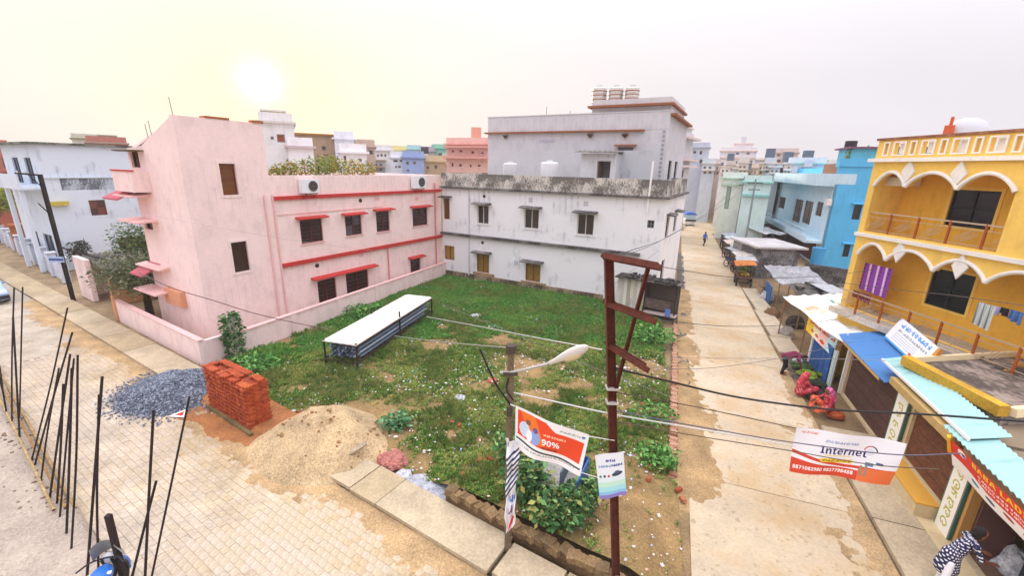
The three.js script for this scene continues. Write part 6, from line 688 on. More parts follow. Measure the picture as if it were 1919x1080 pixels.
{
  const ol = [0x66704a, 0x7a7f58, 0x4f5a38, 0x8a8a68, 0x58683c];
  const P = SP(-19.8, 2.9), top = Hat(225, 470, P); roundTree('garden_tree', 'bushy olive grey tree behind the low pink garden wall', P, 2.9, top, 6500, 0.16, ol);
  const P2 = SP(-23.5, 4.6); roundTree('garden_tree', 'green leafy tree between the pink house and the grey tiled shed', P2, 2.2, Hat(225, 412, P2), 3400, 0.17, [0x4a6a34, 0x5f7a3c, 0x3a5628, 0x7a8a4c]);
  // utility pole
  const b = G(140, 566), g = thing('utility_pole', 'dark utility pole with cross arm and stay at the street edge', 'pole', b), hh = Hat(80, 327, b); const dk = M(0x2f2723, { map: 'fleck' }); mesh('pole', I(V(0, 0, 0), V(0, hh, 0), 0.16, 0.14, 0.03), dk, g); mesh('cross_arm', [BAR(V(0.1, hh - 0.05, 0), V(-1.1, hh + 0.05, 0.3), 0.08, 0.08), BAR(V(-0.55, hh, 0.15), V(0, hh - 0.8, 0), 0.04, 0.04)], dk, g); mesh('stay', [BAR(V(0, hh * 0.45, 0), V(1.5, hh * 0.33, -1.0), 0.06, 0.06), BAR(V(0, hh * 0.7, 0), V(-1.0, hh * 0.78, -0.4), 0.05, 0.05)], dk, g); mesh('insulator', [0.1, 0.6, 1.0].map((x) => CY(0.05, 0.03, 0.14, -x, hh + 0.06, x * 0.27)), M(0xc8c4bc), g);
  const sg = thing('street_sign', 'small blue and white sign fixed on the dark utility pole', 'sign', b.clone().setY(Hat(118, 486, b))); mesh('board', [B(0.9, 0.35, 0.04, -0.25, 0, 0.12)], M(0x9fb4d8), sg); mesh('stripe', [B(0.88, 0.1, 0.02, -0.25, 0, 0.145)], M(0x2a3a78), sg); mesh('bracket', B(0.06, 0.4, 0.12, 0, 0, 0.04), M(0x3a3a40), sg);
  // grey tiled shed and its pink wall
  const A = SP(-27.6, 2.0), f = new Frame(A, n1.x, n1.z), w = f.thing('tiled_shed', 'pink walled shed with grey corrugated roof beyond the tree', 'shed'), H = 2.5; const L = 5.5; put('wall', BB(0, 0, -0.2, L, H, 0), pinkM, w, f); put('wall', BB(-0.01, 0, -0.201, 0.24, H + 0.2, 2.0), pinkM, w, f); const tiles = []; for (let k = 0; k < 14; k++) tiles.push(new THREE.CylinderGeometry(0.14, 0.14, 4.2, 8, 1, false).rotateX(Math.PI / 2 + 0.12).translate(0.5 + k * 0.26, H - 0.1, 2.2)); put('roof', tiles, M(0x86827c, { map: 'mould' }), w, f); put('wall', [BB(0.4, 0, 3.8, 4, H - 0.5, 4.0)], M(0xb98a5a, { map: 'plaster' }), w, f);
  // blue white house
  const c = G(128, 508), fb = new Frame(c, 0.5, -0.866), g2 = fb.thing('pale_blue_house', 'pale blue and white two storey house beyond the pink house', 'house'), pb = M(0xdbe6f2, { map: 'streak' }), hT = fb.px(160, 274)[1], len = 15; const wn = fb.rect(170, 375, 201, 404), w2 = { x: fb.px(128, 440)[0] + 3, y: 0.6, w: 3, h: 1.6 };
  const { fl } = houseBody(g2, { len, depth: 9, h: hT, wall: pb, front: [wn, w2], left: (q) => [{ x: 5.6, y: hT - 3.0, w: 1.6, h: 2.0 }, { x: 2.4, y: hT - 3.0, w: 1.6, h: 2.0 }, { x: 5.2, y: 0.3, w: 2.2, h: 2.4 }, { x: 1.6, y: 0.3, w: 2.2, h: 2.4 }] }); win(g2, fb, wn, { cols: 2, rows: 2, fm: M(0x7a3a28), pm: [glass(0x3a2420), glass(0x6a3a2a)] }); win(g2, fb, w2, { cols: 3, fm: M(0x5a2a28), pm: glass(0x4a3030) }); for (const r of [{ x: 5.6, y: hT - 3.0, w: 1.6, h: 2.0 }, { x: 2.4, y: hT - 3.0, w: 1.6, h: 2.0 }, { x: 5.2, y: 0.3, w: 2.2, h: 2.4 }, { x: 1.6, y: 0.3, w: 2.2, h: 2.4 }]) win(g2, fl, r, { cols: 2, fm: M(0x4a5668), pm: glass(0x2e3440) });
  put('cornice', BB(-0.4, hT, -9.2, len, hT + 0.16, 0.25), M(0x8d9488, { map: 'mould' }), g2, fb); const hm = fb.px(150, 345)[1]; put('stain_band', BB(fb.px(115, 345)[0], hm - 0.45, 0.002, fb.px(230, 345)[0], hm + 0.45, 0.012), M(0xc3d2e6, { map: 'mould' }), g2, fb); put('ledge', BB(0, hm + 0.46, 0.0, len, hm + 0.56, 0.12), pb, g2, fb); put('balcony', [BB(0.6, hm - 0.4, 0, 8.6, hm - 0.2, 1.3), BB(0.6, hm - 0.2, 1.2, 8.6, hm + 0.7, 1.3)], pb, g2, fl); put('column', [BB(7.9, 0, 1.0, 8.2, hm - 0.4, 1.25), BB(4.4, 0, 1.0, 4.7, hm - 0.4, 1.25)], pb, g2, fl); put('bracket', BB(-0.05, hm - 1.6, 0.0, 1.0, hm - 1.3, 0.4), M(0xc9b84a, { map: 'plaster' }), g2, fb);
  // compound wall with posts
  const q0 = SP(-58, 3.6), q1 = SP(-33, 2.4), fw = new Frame(q0, q1.x - q0.x, q1.z - q0.z), cw = fw.thing('compound_wall', 'white compound wall with square posts before the pale blue house', 'wall'), LL = q0.distanceTo(q1), wm = M(0xd3d8e4, { map: 'streak' }); put('wall', BB(0, 0, -0.15, LL, 1.25, 0), wm, cw, fw); for (let k = 0; k <= 8; k++) put('post', [BB(k * LL / 8 - 0.25, 0, -0.3, k * LL / 8 + 0.25, 1.75, 0.15), BB(k * LL / 8 - 0.32, 1.75, -0.37, k * LL / 8 + 0.32, 1.86, 0.22)], wm, cw, fw);
  for (const [p, q, s] of [[-36, 4.2, 1.1], [-41, 4.6, 1.3], [-47, 4.6, 1.2]]) roundTree('garden_shrub', 'dark shrub ' + ['nearest the dark utility pole', 'in the middle', 'farthest off'][[-36, -41, -47].indexOf(p)] + ' behind the white compound wall', SP(p, q), s * 0.9, s * 2.3, 900, 0.2, [0x4a4a40, 0x5a5f48, 0x3a4030], 'shrub', 'shrubs behind the compound wall');
  const op = thing('brick_pillar', 'orange brick gate pillar at the far end of the street', 'pillar', G(52, 470)); mesh('shaft', B(1.0, 2.4, 1.0, 0, 1.2, 0), M(0xc5763c, { map: 'fleck' }), op); mesh('cap', B(1.3, 0.2, 1.3, 0, 2.5, 0), M(0xa8602e), op);
  roundTree('street_tree', 'bright green tree at the very end of the street', G(8, 455), 3.2, 7.0, 1800, 0.35, [0x8a9a2c, 0x9aa83c, 0x6f8a28]);
}
// ---------- car ----------
{
  const g = thing('car', 'silver blue hatchback car parked on the paved street', 'car', SP(-31.2, -1.75, 0.03), turnS), paint = M(0x9fb9dc, { rough: 0.25, metal: 0.3 }), L = 4.2;
  const prof = [[-2.05, 0.35], [-2.05, 0.85], [-1.95, 1.0], [-1.45, 1.42], [-0.4, 1.52], [0.35, 1.45], [1.05, 0.98], [1.85, 0.84], [2.08, 0.62], [2.08, 0.32]]; const s = new THREE.Shape(prof.map(([x, y]) => new THREE.Vector2(x, y))); mesh('body', new THREE.ExtrudeGeometry(s, { depth: 1.5, bevelEnabled: true, bevelSize: 0.06, bevelThickness: 0.1, bevelSegments: 3 }).translate(0, 0, -0.75), paint, g);
  mesh('windscreen', BAR(V(0.44, 1.44, 0), V(1.08, 1.02, 0), 0.03, 1.35).translate(0.04, 0.035, 0), glass(0x4f7fa8), g); for (const z of [-0.86, 0.86]) { mesh('side_window', [new THREE.ExtrudeGeometry(new THREE.Shape([[-1.5, 1.02], [-1.25, 1.36], [-0.4, 1.44], [0.3, 1.38], [0.8, 1.02]].map(([x, y]) => new THREE.Vector2(x, y))), { depth: 0.02, bevelEnabled: false }).translate(0, 0, z - 0.01)], glass(0x30404c), g); for (const x of [-1.3, 1.3]) { const w = mesh('wheel', new THREE.CylinderGeometry(0.31, 0.31, 0.2, 24).rotateX(Math.PI / 2).translate(x, 0.31, z * 0.95), M(0x1a1a1b), g); mesh('rim', new THREE.CylinderGeometry(0.19, 0.19, 0.22, 16).rotateX(Math.PI / 2).translate(x, 0.31, z * 0.95), M(0xa9adb2, { metal: 0.6, rough: 0.4 }), w); } mesh('headlight', new THREE.SphereGeometry(0.16, 14, 10).scale(0.7, 0.6, 1.2).translate(1.98, 0.72, z * 0.72), M(0xe8edf2, { rough: 0.1 }), g); mesh('mirror', B(0.12, 0.12, 0.2, 0.6, 1.05, z * 1.12), paint, g); }
  mesh('bumper', [B(0.14, 0.22, 1.66, 2.12, 0.42, 0)], M(0x2a2d33), g); mesh('grille', B(0.03, 0.12, 0.8, 2.15, 0.66, 0), M(0x15171a), g); mesh('number_plate', B(0.02, 0.1, 0.45, 2.2, 0.44, 0), M(0xeeeeea), g);
}
// ---------- auto rickshaw far down the road ----------
{
  const P = G(1293, 424), g = thing('auto_rickshaw', 'white auto rickshaw with blue hood far down the road', 'rickshaw', P, -0.2), wh = M(0xe6ecf2, { rough: 0.4 }); mesh('body', [new THREE.ExtrudeGeometry(new THREE.Shape([[-0.75, 0.3], [0.75, 0.3], [0.8, 1.0], [0.7, 1.15], [-0.7, 1.15], [-0.8, 1.0]].map(([x, y]) => new THREE.Vector2(x, y))), { depth: 2.4, bevelEnabled: true, bevelSize: 0.06, bevelThickness: 0.08, bevelSegments: 2 }).translate(0, 0, -2.5)], wh, g); mesh('hood', [new THREE.CylinderGeometry(0.95, 0.95, 2.5, 20, 1, false, -Math.PI / 2, Math.PI).rotateX(-Math.PI / 2).scale(1, 0.4, 1).translate(0, 1.85, -1.3)], M(0x2f63c0, { rough: 0.6 }), g); mesh('windscreen', B(1.45, 0.62, 0.03, 0, 1.52, -0.02), glass(0x9fc0d0), g); mesh('bumper', B(1.7, 0.3, 0.12, 0, 0.95, 0.06), M(0x15171c), g); for (const x of [-0.55, 0.55]) { mesh('wheel', new THREE.CylinderGeometry(0.3, 0.3, 0.18, 18).rotateZ(Math.PI / 2).translate(x, 0.3, -0.4), M(0x1a1a1c), g); mesh('headlight', new THREE.SphereGeometry(0.12, 10, 8).translate(x, 0.75, 0.02), M(0xf0f0e0, { rough: 0.2 }), g); }
}
// ---------- buildings in the background ----------
function farHouse(name, label, u0, u1, vt, dist, col, o = {}) {
  const d0 = pixelRay(u0, 320), d1r = pixelRay(u1, 320), P0 = V(d0.x, 0, d0.z).normalize().multiplyScalar(dist), yaw = o.yaw || 0; const P1 = V(d1r.x, 0, d1r.z).normalize().multiplyScalar(dist * (1 + yaw)); const f = new Frame(P0, P1.x - P0.x, P1.z - P0.z), g = f.thing(name, label, 'building', o.group), L = P0.distanceTo(P1), h = Hat((u0 + u1) / 2, vt, P0.clone().lerp(P1, 0.5)), m = M(col, { map: 'plaster' }), dep = o.depth || 9, wm = M(o.winCol || 0x4a4a50, { rough: 0.3 });
  const holes = (o.wins || []).map((r) => f.rect(...r)).filter((r) => r.x > 0.1 && r.x + r.w < L - 0.1 && r.y + r.h < h - 0.1); put('wall', wallShape(0, L, 0, h, holes, 0.3), m, g, f); put('house_block', BB(0, 0, -dep, L, h, -0.3), m, g, f); holes.forEach((r) => { const w = put('window', [BB(r.x, r.y, -0.18, r.x + 0.09, r.y + r.h, -0.08), BB(r.x + r.w - 0.09, r.y, -0.18, r.x + r.w, r.y + r.h, -0.08), BB(r.x + 0.09, r.y, -0.18, r.x + r.w - 0.09, r.y + 0.09, -0.08), BB(r.x + 0.09, r.y + r.h - 0.09, -0.18, r.x + r.w - 0.09, r.y + r.h, -0.08)], M(o.frameCol || 0x8a8078), g, f); put('pane', BB(r.x + 0.09, r.y + 0.09, -0.2, r.x + r.w - 0.09, r.y + r.h - 0.09, -0.15), wm, g, f, w); if (o.shade) sunshade(g, f, r.x - 0.2, r.x + r.w + 0.2, r.y + r.h + 0.1, 0.5, m); });
  put('cornice', BB(-0.25, h, -dep - 0.2, L + 0.25, h + 0.18, 0.3), M(o.trim || col, { map: 'plaster' }), g, f); if (o.parapet !== 0) put('parapet', [BB(0, h + 0.18, -0.16, L, h + 0.9, 0), BB(0, h + 0.18, -dep, 0.16, h + 0.9, -0.16), BB(L - 0.16, h + 0.18, -dep, L, h + 0.9, -0.16)], m, g, f);
  if (o.box) { const [a, b, t, c2] = o.box, A = f.px(a, 300, -2)[0], Bx = f.px(b, 300, -2)[0], hb = Hat((a + b) / 2, t, f.at((A + Bx) / 2, 0, -2)); put('stair_head', BB(A, h + 0.1, -6, Bx, hb, -2), M(c2 || col, { map: 'plaster' }), g, f); put('stair_head_slab', BB(A - 0.3, hb, -6.3, Bx + 0.3, hb + 0.15, -1.7), M(o.trim || col), g, f); }
  for (const v of o.bands || []) { const y = f.px((u0 + u1) / 2, v)[1]; put('band', BB(-0.02, y - 0.12, 0.0, L + 0.02, y + 0.12, o.bandOut || 0.3), M(o.trim || col, { map: 'plaster' }), g, f); }
  if (o.tank) { const [u, c3] = o.tank, a = f.px(u, 300, -3)[0]; put('tank', CY(0.7, 0.7, 1.5, a, (o.box ? Hat((o.box[0] + o.box[1]) / 2, o.box[2], f.at(L / 2, 0, -2)) + 0.12 : h + 0.2), -3, 14), M(c3), g, f); }
  return g;
}
const grid = (us, vs, w, h) => us.flatMap((u) => vs.map((v) => [u, v, u + w, v + h]));
farHouse('apartment_house', 'white house with cream stair head above the pink roof garden', 498, 560, 232, 46, 0xe9eaec, { wins: [[520, 252, 535, 267], [508, 256, 514, 262], [541, 250, 552, 268]], box: [506, 541, 210, 0xd8c79a], winCol: 0x9a4a20, trim: 0xd8d4ce });
farHouse('brick_house', 'unfinished brown house with rusty roof edge behind the white house', 560, 632, 254, 58, 0xb59a80, { wins: [[560, 256, 566, 270], [604, 274, 612, 282], [618, 272, 628, 280]], trim: 0xa8742c, parapet: 0 });
farHouse('white_cottage', 'low white house with dark sloping stair behind the roof garden', 545, 592, 278, 44, 0xeef0f4, { wins: [[566, 300, 572, 308]], trim: 0xc9b8ba });
farHouse('white_cottage', 'plain white block with red roof line beside the brown house', 632, 668, 262, 56, 0xe6e6f0, { wins: [[640, 281, 664, 285]], winCol: 0xa03020, trim: 0xe6e6ee });
farHouse('white_cottage', 'low white house with dark doorway behind the last roof shrubs', 640, 690, 288, 46, 0xf0f2f6, { wins: [[645, 292, 650, 306], [664, 287, 667, 292], [674, 298, 679, 303]], winCol: 0x24242a });
farHouse('beige_house', 'beige house with rounded stair head beside the white block', 668, 706, 276, 66, 0xc9b4a2, { wins: [[672, 278, 677, 284], [681, 277, 686, 284], [692, 282, 700, 290]], box: [676, 700, 264] });
farHouse('white_house_far', 'far white house with rows of small dark windows', 705, 738, 283, 78, 0xe6e8ec, { wins: [[707, 290, 711, 294], [714, 289, 718, 294], [721, 289, 725, 294], [706, 301, 711, 308]] });
farHouse('yellow_house_far', 'far pale yellow house above the white roofs', 728, 768, 282, 98, 0xeadfa0, { wins: [[738, 286, 743, 291]], box: [730, 745, 276, 0xe4d68c] });
farHouse('white_house_far', 'small white house with five dark windows before the pale blue one', 734, 757, 297, 62, 0xeef0f4, { wins: [[738, 300, 746, 304], [750, 300, 754, 304], [734.8, 311, 738, 315], [741, 311, 745, 315], [747, 311, 752, 315]], winCol: 0x1c1c20 });
farHouse('blue_house_far', 'periwinkle blue house with brown windows behind the pink parapet', 756, 796, 297, 60, 0x9fb6e0, { wins: [[762, 303, 767, 309], [775, 303, 780, 308], [763, 318, 768, 322]], winCol: 0x8a5a40, trim: 0x8fa4d0 });
farHouse('teal_house_far', 'light teal house above the periwinkle blue one', 765, 792, 281, 92, 0xb4dce0, { wins: [[774, 288, 778, 293]] });
farHouse('grey_house_far', 'grey far house with orange roof box', 790, 816, 284, 88, 0xb4b0b8, { wins: [[796, 288, 802, 293]], box: [797, 807, 278, 0xc08a3c] }); farHouse('teal_house_far', 'mint green far house with dark window at the roof', 812, 840, 279, 96, 0x8fd0bc, { wins: [[822, 287, 831, 292]], box: [812, 832, 274] });
farHouse('beige_house', 'low sand coloured house before the mint green one', 794, 836, 304, 64, 0xd8c8a4, { wins: [[800, 312, 805, 317], [815, 310, 820, 317]] });
farHouse('pink_house_far', 'salmon pink three storey house with balconies beside the grey house', 838, 918, 272, 60, 0xecc0b4, { yaw: -0.05, wins: [[846, 280, 852, 287], [860, 280, 868, 287], [882, 282, 890, 290], [900, 284, 908, 290], [845, 304, 851, 314], [859, 306, 867, 314], [879, 307, 885, 315], [894, 307, 902, 314]], bands: [276, 296], trim: 0xe0a498, box: [855, 905, 262], bandOut: 0.9, winCol: 0x8a3a2a, tank: [893, 0xd8a088], frameCol: 0xf0d8d0 });
farHouse('balcony_house', 'narrow house with dark balcony windows beyond the white house', 1263, 1292, 262, 58, 0xd3cfd4, { yaw: 0.12, wins: [[1266, 266, 1285, 292], [1264.5, 318, 1281, 333]], bands: [258, 300, 312], bandOut: 1.0, trim: 0xe0c8c4, box: [1266, 1290, 240] });
farHouse('grey_house_far', 'blue grey house with four dark windows beyond the balcony house', 1290, 1324, 277, 88, 0xc0c8d8, { wins: [[1299, 283, 1305, 288], [1311, 283, 1316, 290], [1299, 299, 1305, 304], [1311, 299, 1316, 307]], winCol: 0x141820 });
farHouse('grey_house_far', 'pale grey low building at the bend of the road', 1298, 1348, 318, 100, 0xd8dae2, { wins: [[1326, 318, 1336, 324], [1318, 338, 1346, 346]], winCol: 0x4a4e58 });
farHouse('peach_house_far', 'white and peach apartment block with blue windows at the road end', 1345, 1412, 284, 118, 0xe4e4ee, { wins: [...grid([1379, 1399], [286], 6, 4), ...grid([1376, 1397, 1411], [302], 6, 5), ...grid([1349, 1365], [289, 305], 7, 9)], winCol: 0x3a4a9a, bands: [296, 312], trim: 0xecd0bc, box: [1372, 1406, 270], tank: [1387, 0xc8ccd4] });
farHouse('beige_house', 'pinkish beige unfinished house with many dark windows past the road', 1432, 1490, 287, 104, 0xd8c8c4, { wins: [...grid([1437, 1446, 1456, 1476], [289], 6, 4), ...grid([1436, 1446, 1456, 1470], [299], 7, 6), ...grid([1435, 1445, 1458], [316], 6, 5)], box: [1460, 1486, 282], winCol: 0x6a4038 });
farHouse('white_house_far', 'white house with teal roof edge behind the blue house', 1474, 1545, 308, 74, 0xdfe6ee, { wins: [[1480, 324, 1500, 329]], trim: 0x9fd8cc }); farHouse('mint_shop', 'pale green shop with twin pillars along the road', 1356, 1402, 336, 66, 0xe9f3ee, { wins: [[1369, 326, 1375, 332], [1360, 350, 1368, 392], [1378, 350, 1392, 392]], trim: 0xbfdcc8, winCol: 0x9ab8a8, bands: [346] }); farHouse('teal_shop', 'flat teal shop with orange fascia along the road', 1398, 1450, 344, 58, 0xd2ecea, { wins: [[1411, 352, 1443, 363], [1402, 372, 1440, 396]], winCol: 0xc08a4a, trim: 0x8fd0cc, bands: [367] });
farHouse('red_house', 'brick red house with balconies at the far left street end', -70, 30, 278, 74, 0xc0705c, { wins: grid([-55, -35, -12, 6], [296, 332, 372], 13, 20), bands: [320, 358], bandOut: 1.2, trim: 0xb06a58, winCol: 0x5a2a26 });
farHouse('brick_house', 'far brick house showing between the pale blue and pink houses', 176, 250, 270, 80, 0xb8756a, { wins: grid([188, 200, 212], [284], 7, 5), winCol: 0x7a8aa8, trim: 0xa89a8a, box: [200, 225, 256, 0xc8c4c4] });
farHouse('grey_house_far', 'tall far white house above the roofs on the left', 150, 215, 262, 110, 0xcfd0c4, { wins: grid([160, 175, 190], [268], 6, 5), trim: 0x9a9a6a });
// many more small buildings reaching to the horizon
{
  const cols = [[0xe6e4e0, 'off white'], [0xd8d0c8, 'beige'], [0xe8d4c8, 'peach'], [0xc8d4e0, 'pale blue'], [0xe8e0c0, 'cream'], [0xc8dcd8, 'pale teal'], [0xdcc8c8, 'dusty pink'], [0xf0f0f0, 'white'], [0xbfc4cc, 'blue grey']];
  for (let k = 0; k < 96; k++) { const u = -260 + k * 25 + rr(-8, 8), dist = rr(120, 230), w = rr(24, 44) * 120 / dist + 10; const [hue, word] = pick(cols); farHouse('distant_building', 'small ' + word + ' building far off near the horizon', u, u + w, rr(288, 304) + (u > 960 ? (u - 960) * 0.024 : 0), dist, hue, { wins: grid([u + w * 0.2, u + w * 0.6], [309 + Math.max(0, u - 960) * 0.024, 316 + Math.max(0, u - 960) * 0.024], w * 0.16, 4), group: 'distant ' + word + ' buildings', depth: 14, parapet: k % 2, box: k % 3 ? [u + w * 0.3, u + w * 0.7, 284 + rr(-2, 3) + Math.max(0, u - 960) * 0.024] : null, bands: k % 2 ? [306 + Math.max(0, u - 960) * 0.024] : [], bandOut: 0.8, tank: k % 4 === 1 ? [u + w * 0.5, 0x3a3a40] : null, trim: pick([0xd8d0c8, 0xb8a898, 0xe0dcd8]), winCol: pick([0x4a4a55, 0x6a4a40]) }); }
  for (let k = 0; k < 44; k++) { const band = k < 22 ? [500, 915] : [1296, 1560], u = band[0] + (band[1] - band[0]) * ((k % 22) + rnd() * 0.6) / 22, dist = rr(72, 112), w = rr(14, 26), o = Math.max(0, u - 960) * 0.024, v = rr(294, 310) + o, [hue, word] = pick(cols); farHouse('rooftop_house', 'modest ' + word + ' house crowded among the rooftops', u, u + w, v, dist, hue, { wins: grid([u + w * 0.15, u + w * 0.55], [v + 5, v + 14], w * 0.2, 4.5), group: 'crowded ' + word + ' rooftop houses', depth: 8, parapet: k % 2, box: k % 2 ? [u + w * 0.2, u + w * 0.6, v - rr(5, 9)] : null, tank: k % 3 ? null : [u + w * 0.5, pick([0x3a3a40, 0xd8dade, 0x5a6a7a])], bands: [v + 11], bandOut: 0.7, trim: pick([0xe0dcd8, 0xc8b8a8, 0xd8c8c0]), winCol: pick([0x4a4a55, 0x7a4a3a, 0x3a4a5a]) }); }
  for (let k = 0; k < 26; k++) { const u = -200 + k * 90 + rr(-25, 25), dist = rr(90, 170), d = pixelRay(u, 330), P = V(d.x, 0, d.z).normalize().multiplyScalar(dist); roundTree('distant_tree', 'small round tree among the distant buildings', P, rr(3, 5), rr(6.5, 8.5), 520, 0.9, [0x5f7a3a, 0x6f8a44, 0x4a6630, 0x8a9a50], 'tree', 'distant trees among the roofs'); }
  const dt = [[1330, 392, 5, 3.2], [1342, 384, 6, 3.5], [1410, 440, 3, 3.0], [1318, 388, 5, 3]]; dt.forEach(([u, v, w, h], i) => roundTree('roadside_tree', ['round light green bush at the bend of the road', 'taller green tree behind the bend of the road', 'dark bush beside the teal shop', 'low green bush left of the bend'][i], G(u, v), w * 0.45, h, 700, 0.4, [0x7a9a40, 0x93b04e, 0x5f8034], 'tree', 'green by the road bend'));
}
// roadside poles and parked goods down the road
for (const [u, v, t, lab] of [[1376, 452, 330, 'pale concrete pole before the mint green shop'], [1392, 480, 335, 'grey steel pole beside the parked carts'], [1437, 430, 318, 'dark pole before the blue balconies']]) { const b = G(u, v), g = thing('roadside_pole', lab, 'pole', b), h = Hat(u, t, b); mesh('pole', [ROD(V(0, 0, 0), V(0, h, 0), 0.13, 0.09)], M(0x8a8f94), g); mesh('cross_arm', [B(1.6, 0.1, 0.1, 0, h - 0.4, 0), B(1.2, 0.1, 0.1, 0, h - 1.1, 0)], M(0x4a4e55), g); }
{
  const cartC = [[0x4a5a66, 0xc9ced2], [0x7a3a2a, 0xe8e2d8], [0x2f4a6a, 0xd8dce4], [0x5a4a3a, 0xbcc8c0], [0x394048, 0xe6d8c8], [0x6a5a50, 0xdde4ea], [0x7a4a22, 0xe0883a], [0x33404a, 0xb8c4d0]];
  const spots = [[29, 4.9], [31.5, 5.0], [34, 4.8], [36.5, 5.2], [39, 4.9], [42, 5.3], [27, 4.6], [45, 5.2]], wh = ['first past the cement shed', 'second past the cement shed', 'third past the cement shed', 'fourth past the cement shed', 'fifth past the cement shed', 'sixth past the cement shed', 'orange one before the cement shed', 'seventh past the cement shed'];
  spots.forEach(([s, t], i) => { const g = thing('vendor_cart', 'vendor handcart with cloth canopy, ' + wh[i], 'cart', RP(s, t, 0.02), turnR + 0.3 * (i % 3), 'vendor carts along the road'); mesh('tray', [B(1.7, 0.12, 1.0, 0, 0.8, 0), B(1.7, 0.25, 0.04, 0, 0.9, 0.5), B(1.7, 0.25, 0.04, 0, 0.9, -0.5)], M(cartC[i][0], { map: 'fleck' }), g); for (const x of [-0.6, 0.6]) mesh('wheel', [new THREE.TorusGeometry(0.32, 0.04, 6, 20).translate(x, 0.36, 0.52), new THREE.TorusGeometry(0.32, 0.04, 6, 20).translate(x, 0.36, -0.52), ROD(V(x, 0.36, -0.52), V(x, 0.36, 0.52), 0.025)], M(0x1c1c1e), g); mesh('canopy', [clothGeo(V(-1, 1.95, -0.7), V(1, 1.9, -0.7), V(1, 1.75, 0.8), V(-1, 1.8, 0.8), 10, 8, (a, b) => 0.08 * Math.sin(a * 6) * Math.sin(b * 5))], M(cartC[i][1], { side: 1, map: 'fleck' }), g); mesh('canopy_post', [[-0.8, -0.45], [0.8, -0.45], [-0.8, 0.45], [0.8, 0.45]].map(([x, z]) => ROD(V(x, 0.8, z), V(x, 1.85, z), 0.02)), M(0x6a5a48), g); const q = []; for (let k = 0; k < 14; k++) q.push(new THREE.IcosahedronGeometry(rr(0.08, 0.16), 1).translate(rr(-0.7, 0.7), 0.98, rr(-0.35, 0.35))); mesh('goods', q, M(pick([0xc8602a, 0x7a9a3a, 0xc8b04a, 0xb03a3a]), { map: 'fleck' }), g); });
}
// ---------- people: each body one continuous surface from tapered capsules ----------
function netMesh(dist, colorAt, lo, hi, cell) { // surface nets
  const nx = Math.ceil((hi.x - lo.x) / cell) + 1, ny = Math.ceil((hi.y - lo.y) / cell) + 1, nz = Math.ceil((hi.z - lo.z) / cell) + 1, F = new Float32Array(nx * ny * nz), id = (i, j, k) => (k * ny + j) * nx + i;
  for (let k = 0; k < nz; k++) for (let j = 0; j < ny; j++) for (let i = 0; i < nx; i++) F[id(i, j, k)] = dist(lo.x + i * cell, lo.y + j * cell, lo.z + k * cell);
  const vid = new Int32Array(nx * ny * nz).fill(-1), pos = [], col = [], idx = [];
  for (let k = 0; k < nz - 1; k++) for (let j = 0; j < ny - 1; j++) for (let i = 0; i < nx - 1; i++) {
    let n = 0, x = 0, y = 0, z = 0; const c = []; for (let q = 0; q < 8; q++) c.push(F[id(i + (q & 1), j + ((q >> 1) & 1), k + (q >> 2))]);
    for (const [a, b] of [[0, 1], [2, 3], [4, 5], [6, 7], [0, 2], [1, 3], [4, 6], [5, 7], [0, 4], [1, 5], [2, 6], [3, 7]]) if ((c[a] < 0) !== (c[b] < 0)) { const t = c[a] / (c[a] - c[b]); x += lerp(a & 1, b & 1, t); y += lerp((a >> 1) & 1, (b >> 1) & 1, t); z += lerp(a >> 2, b >> 2, t); n++; }
    if (n) { vid[id(i, j, k)] = pos.length / 3; const px = lo.x + (i + x / n) * cell, py = lo.y + (j + y / n) * cell, pz = lo.z + (k + z / n) * cell; pos.push(px, py, pz); col.push(...colorAt(px, py, pz)); }
  }
  for (let k = 1; k < nz - 1; k++) for (let j = 1; j < ny - 1; j++) for (let i = 1; i < nx - 1; i++) { const a = F[id(i, j, k)] < 0; const quad = (p, q, r, s, f) => { if (f) idx.push(p, q, r, p, r, s); else idx.push(p, r, q, p, s, r); };
    if (a !== F[id(i + 1, j, k)] < 0) quad(vid[id(i, j - 1, k - 1)], vid[id(i, j, k - 1)], vid[id(i, j, k)], vid[id(i, j - 1, k)], a);
    if (a !== F[id(i, j + 1, k)] < 0) quad(vid[id(i - 1, j, k - 1)], vid[id(i - 1, j, k)], vid[id(i, j, k)], vid[id(i, j, k - 1)], a);
    if (a !== F[id(i, j, k + 1)] < 0) quad(vid[id(i - 1, j - 1, k)], vid[id(i, j - 1, k)], vid[id(i, j, k)], vid[id(i - 1, j, k)], a); }
  const g = new THREE.BufferGeometry(); g.setAttribute('position', new THREE.Float32BufferAttribute(pos, 3)); g.setAttribute('color', new THREE.Float32BufferAttribute(col, 3)); g.setIndex(idx); g.computeVertexNormals(); return g;
}
const bodyMat = new THREE.MeshStandardMaterial({ vertexColors: true, roughness: 0.85 });
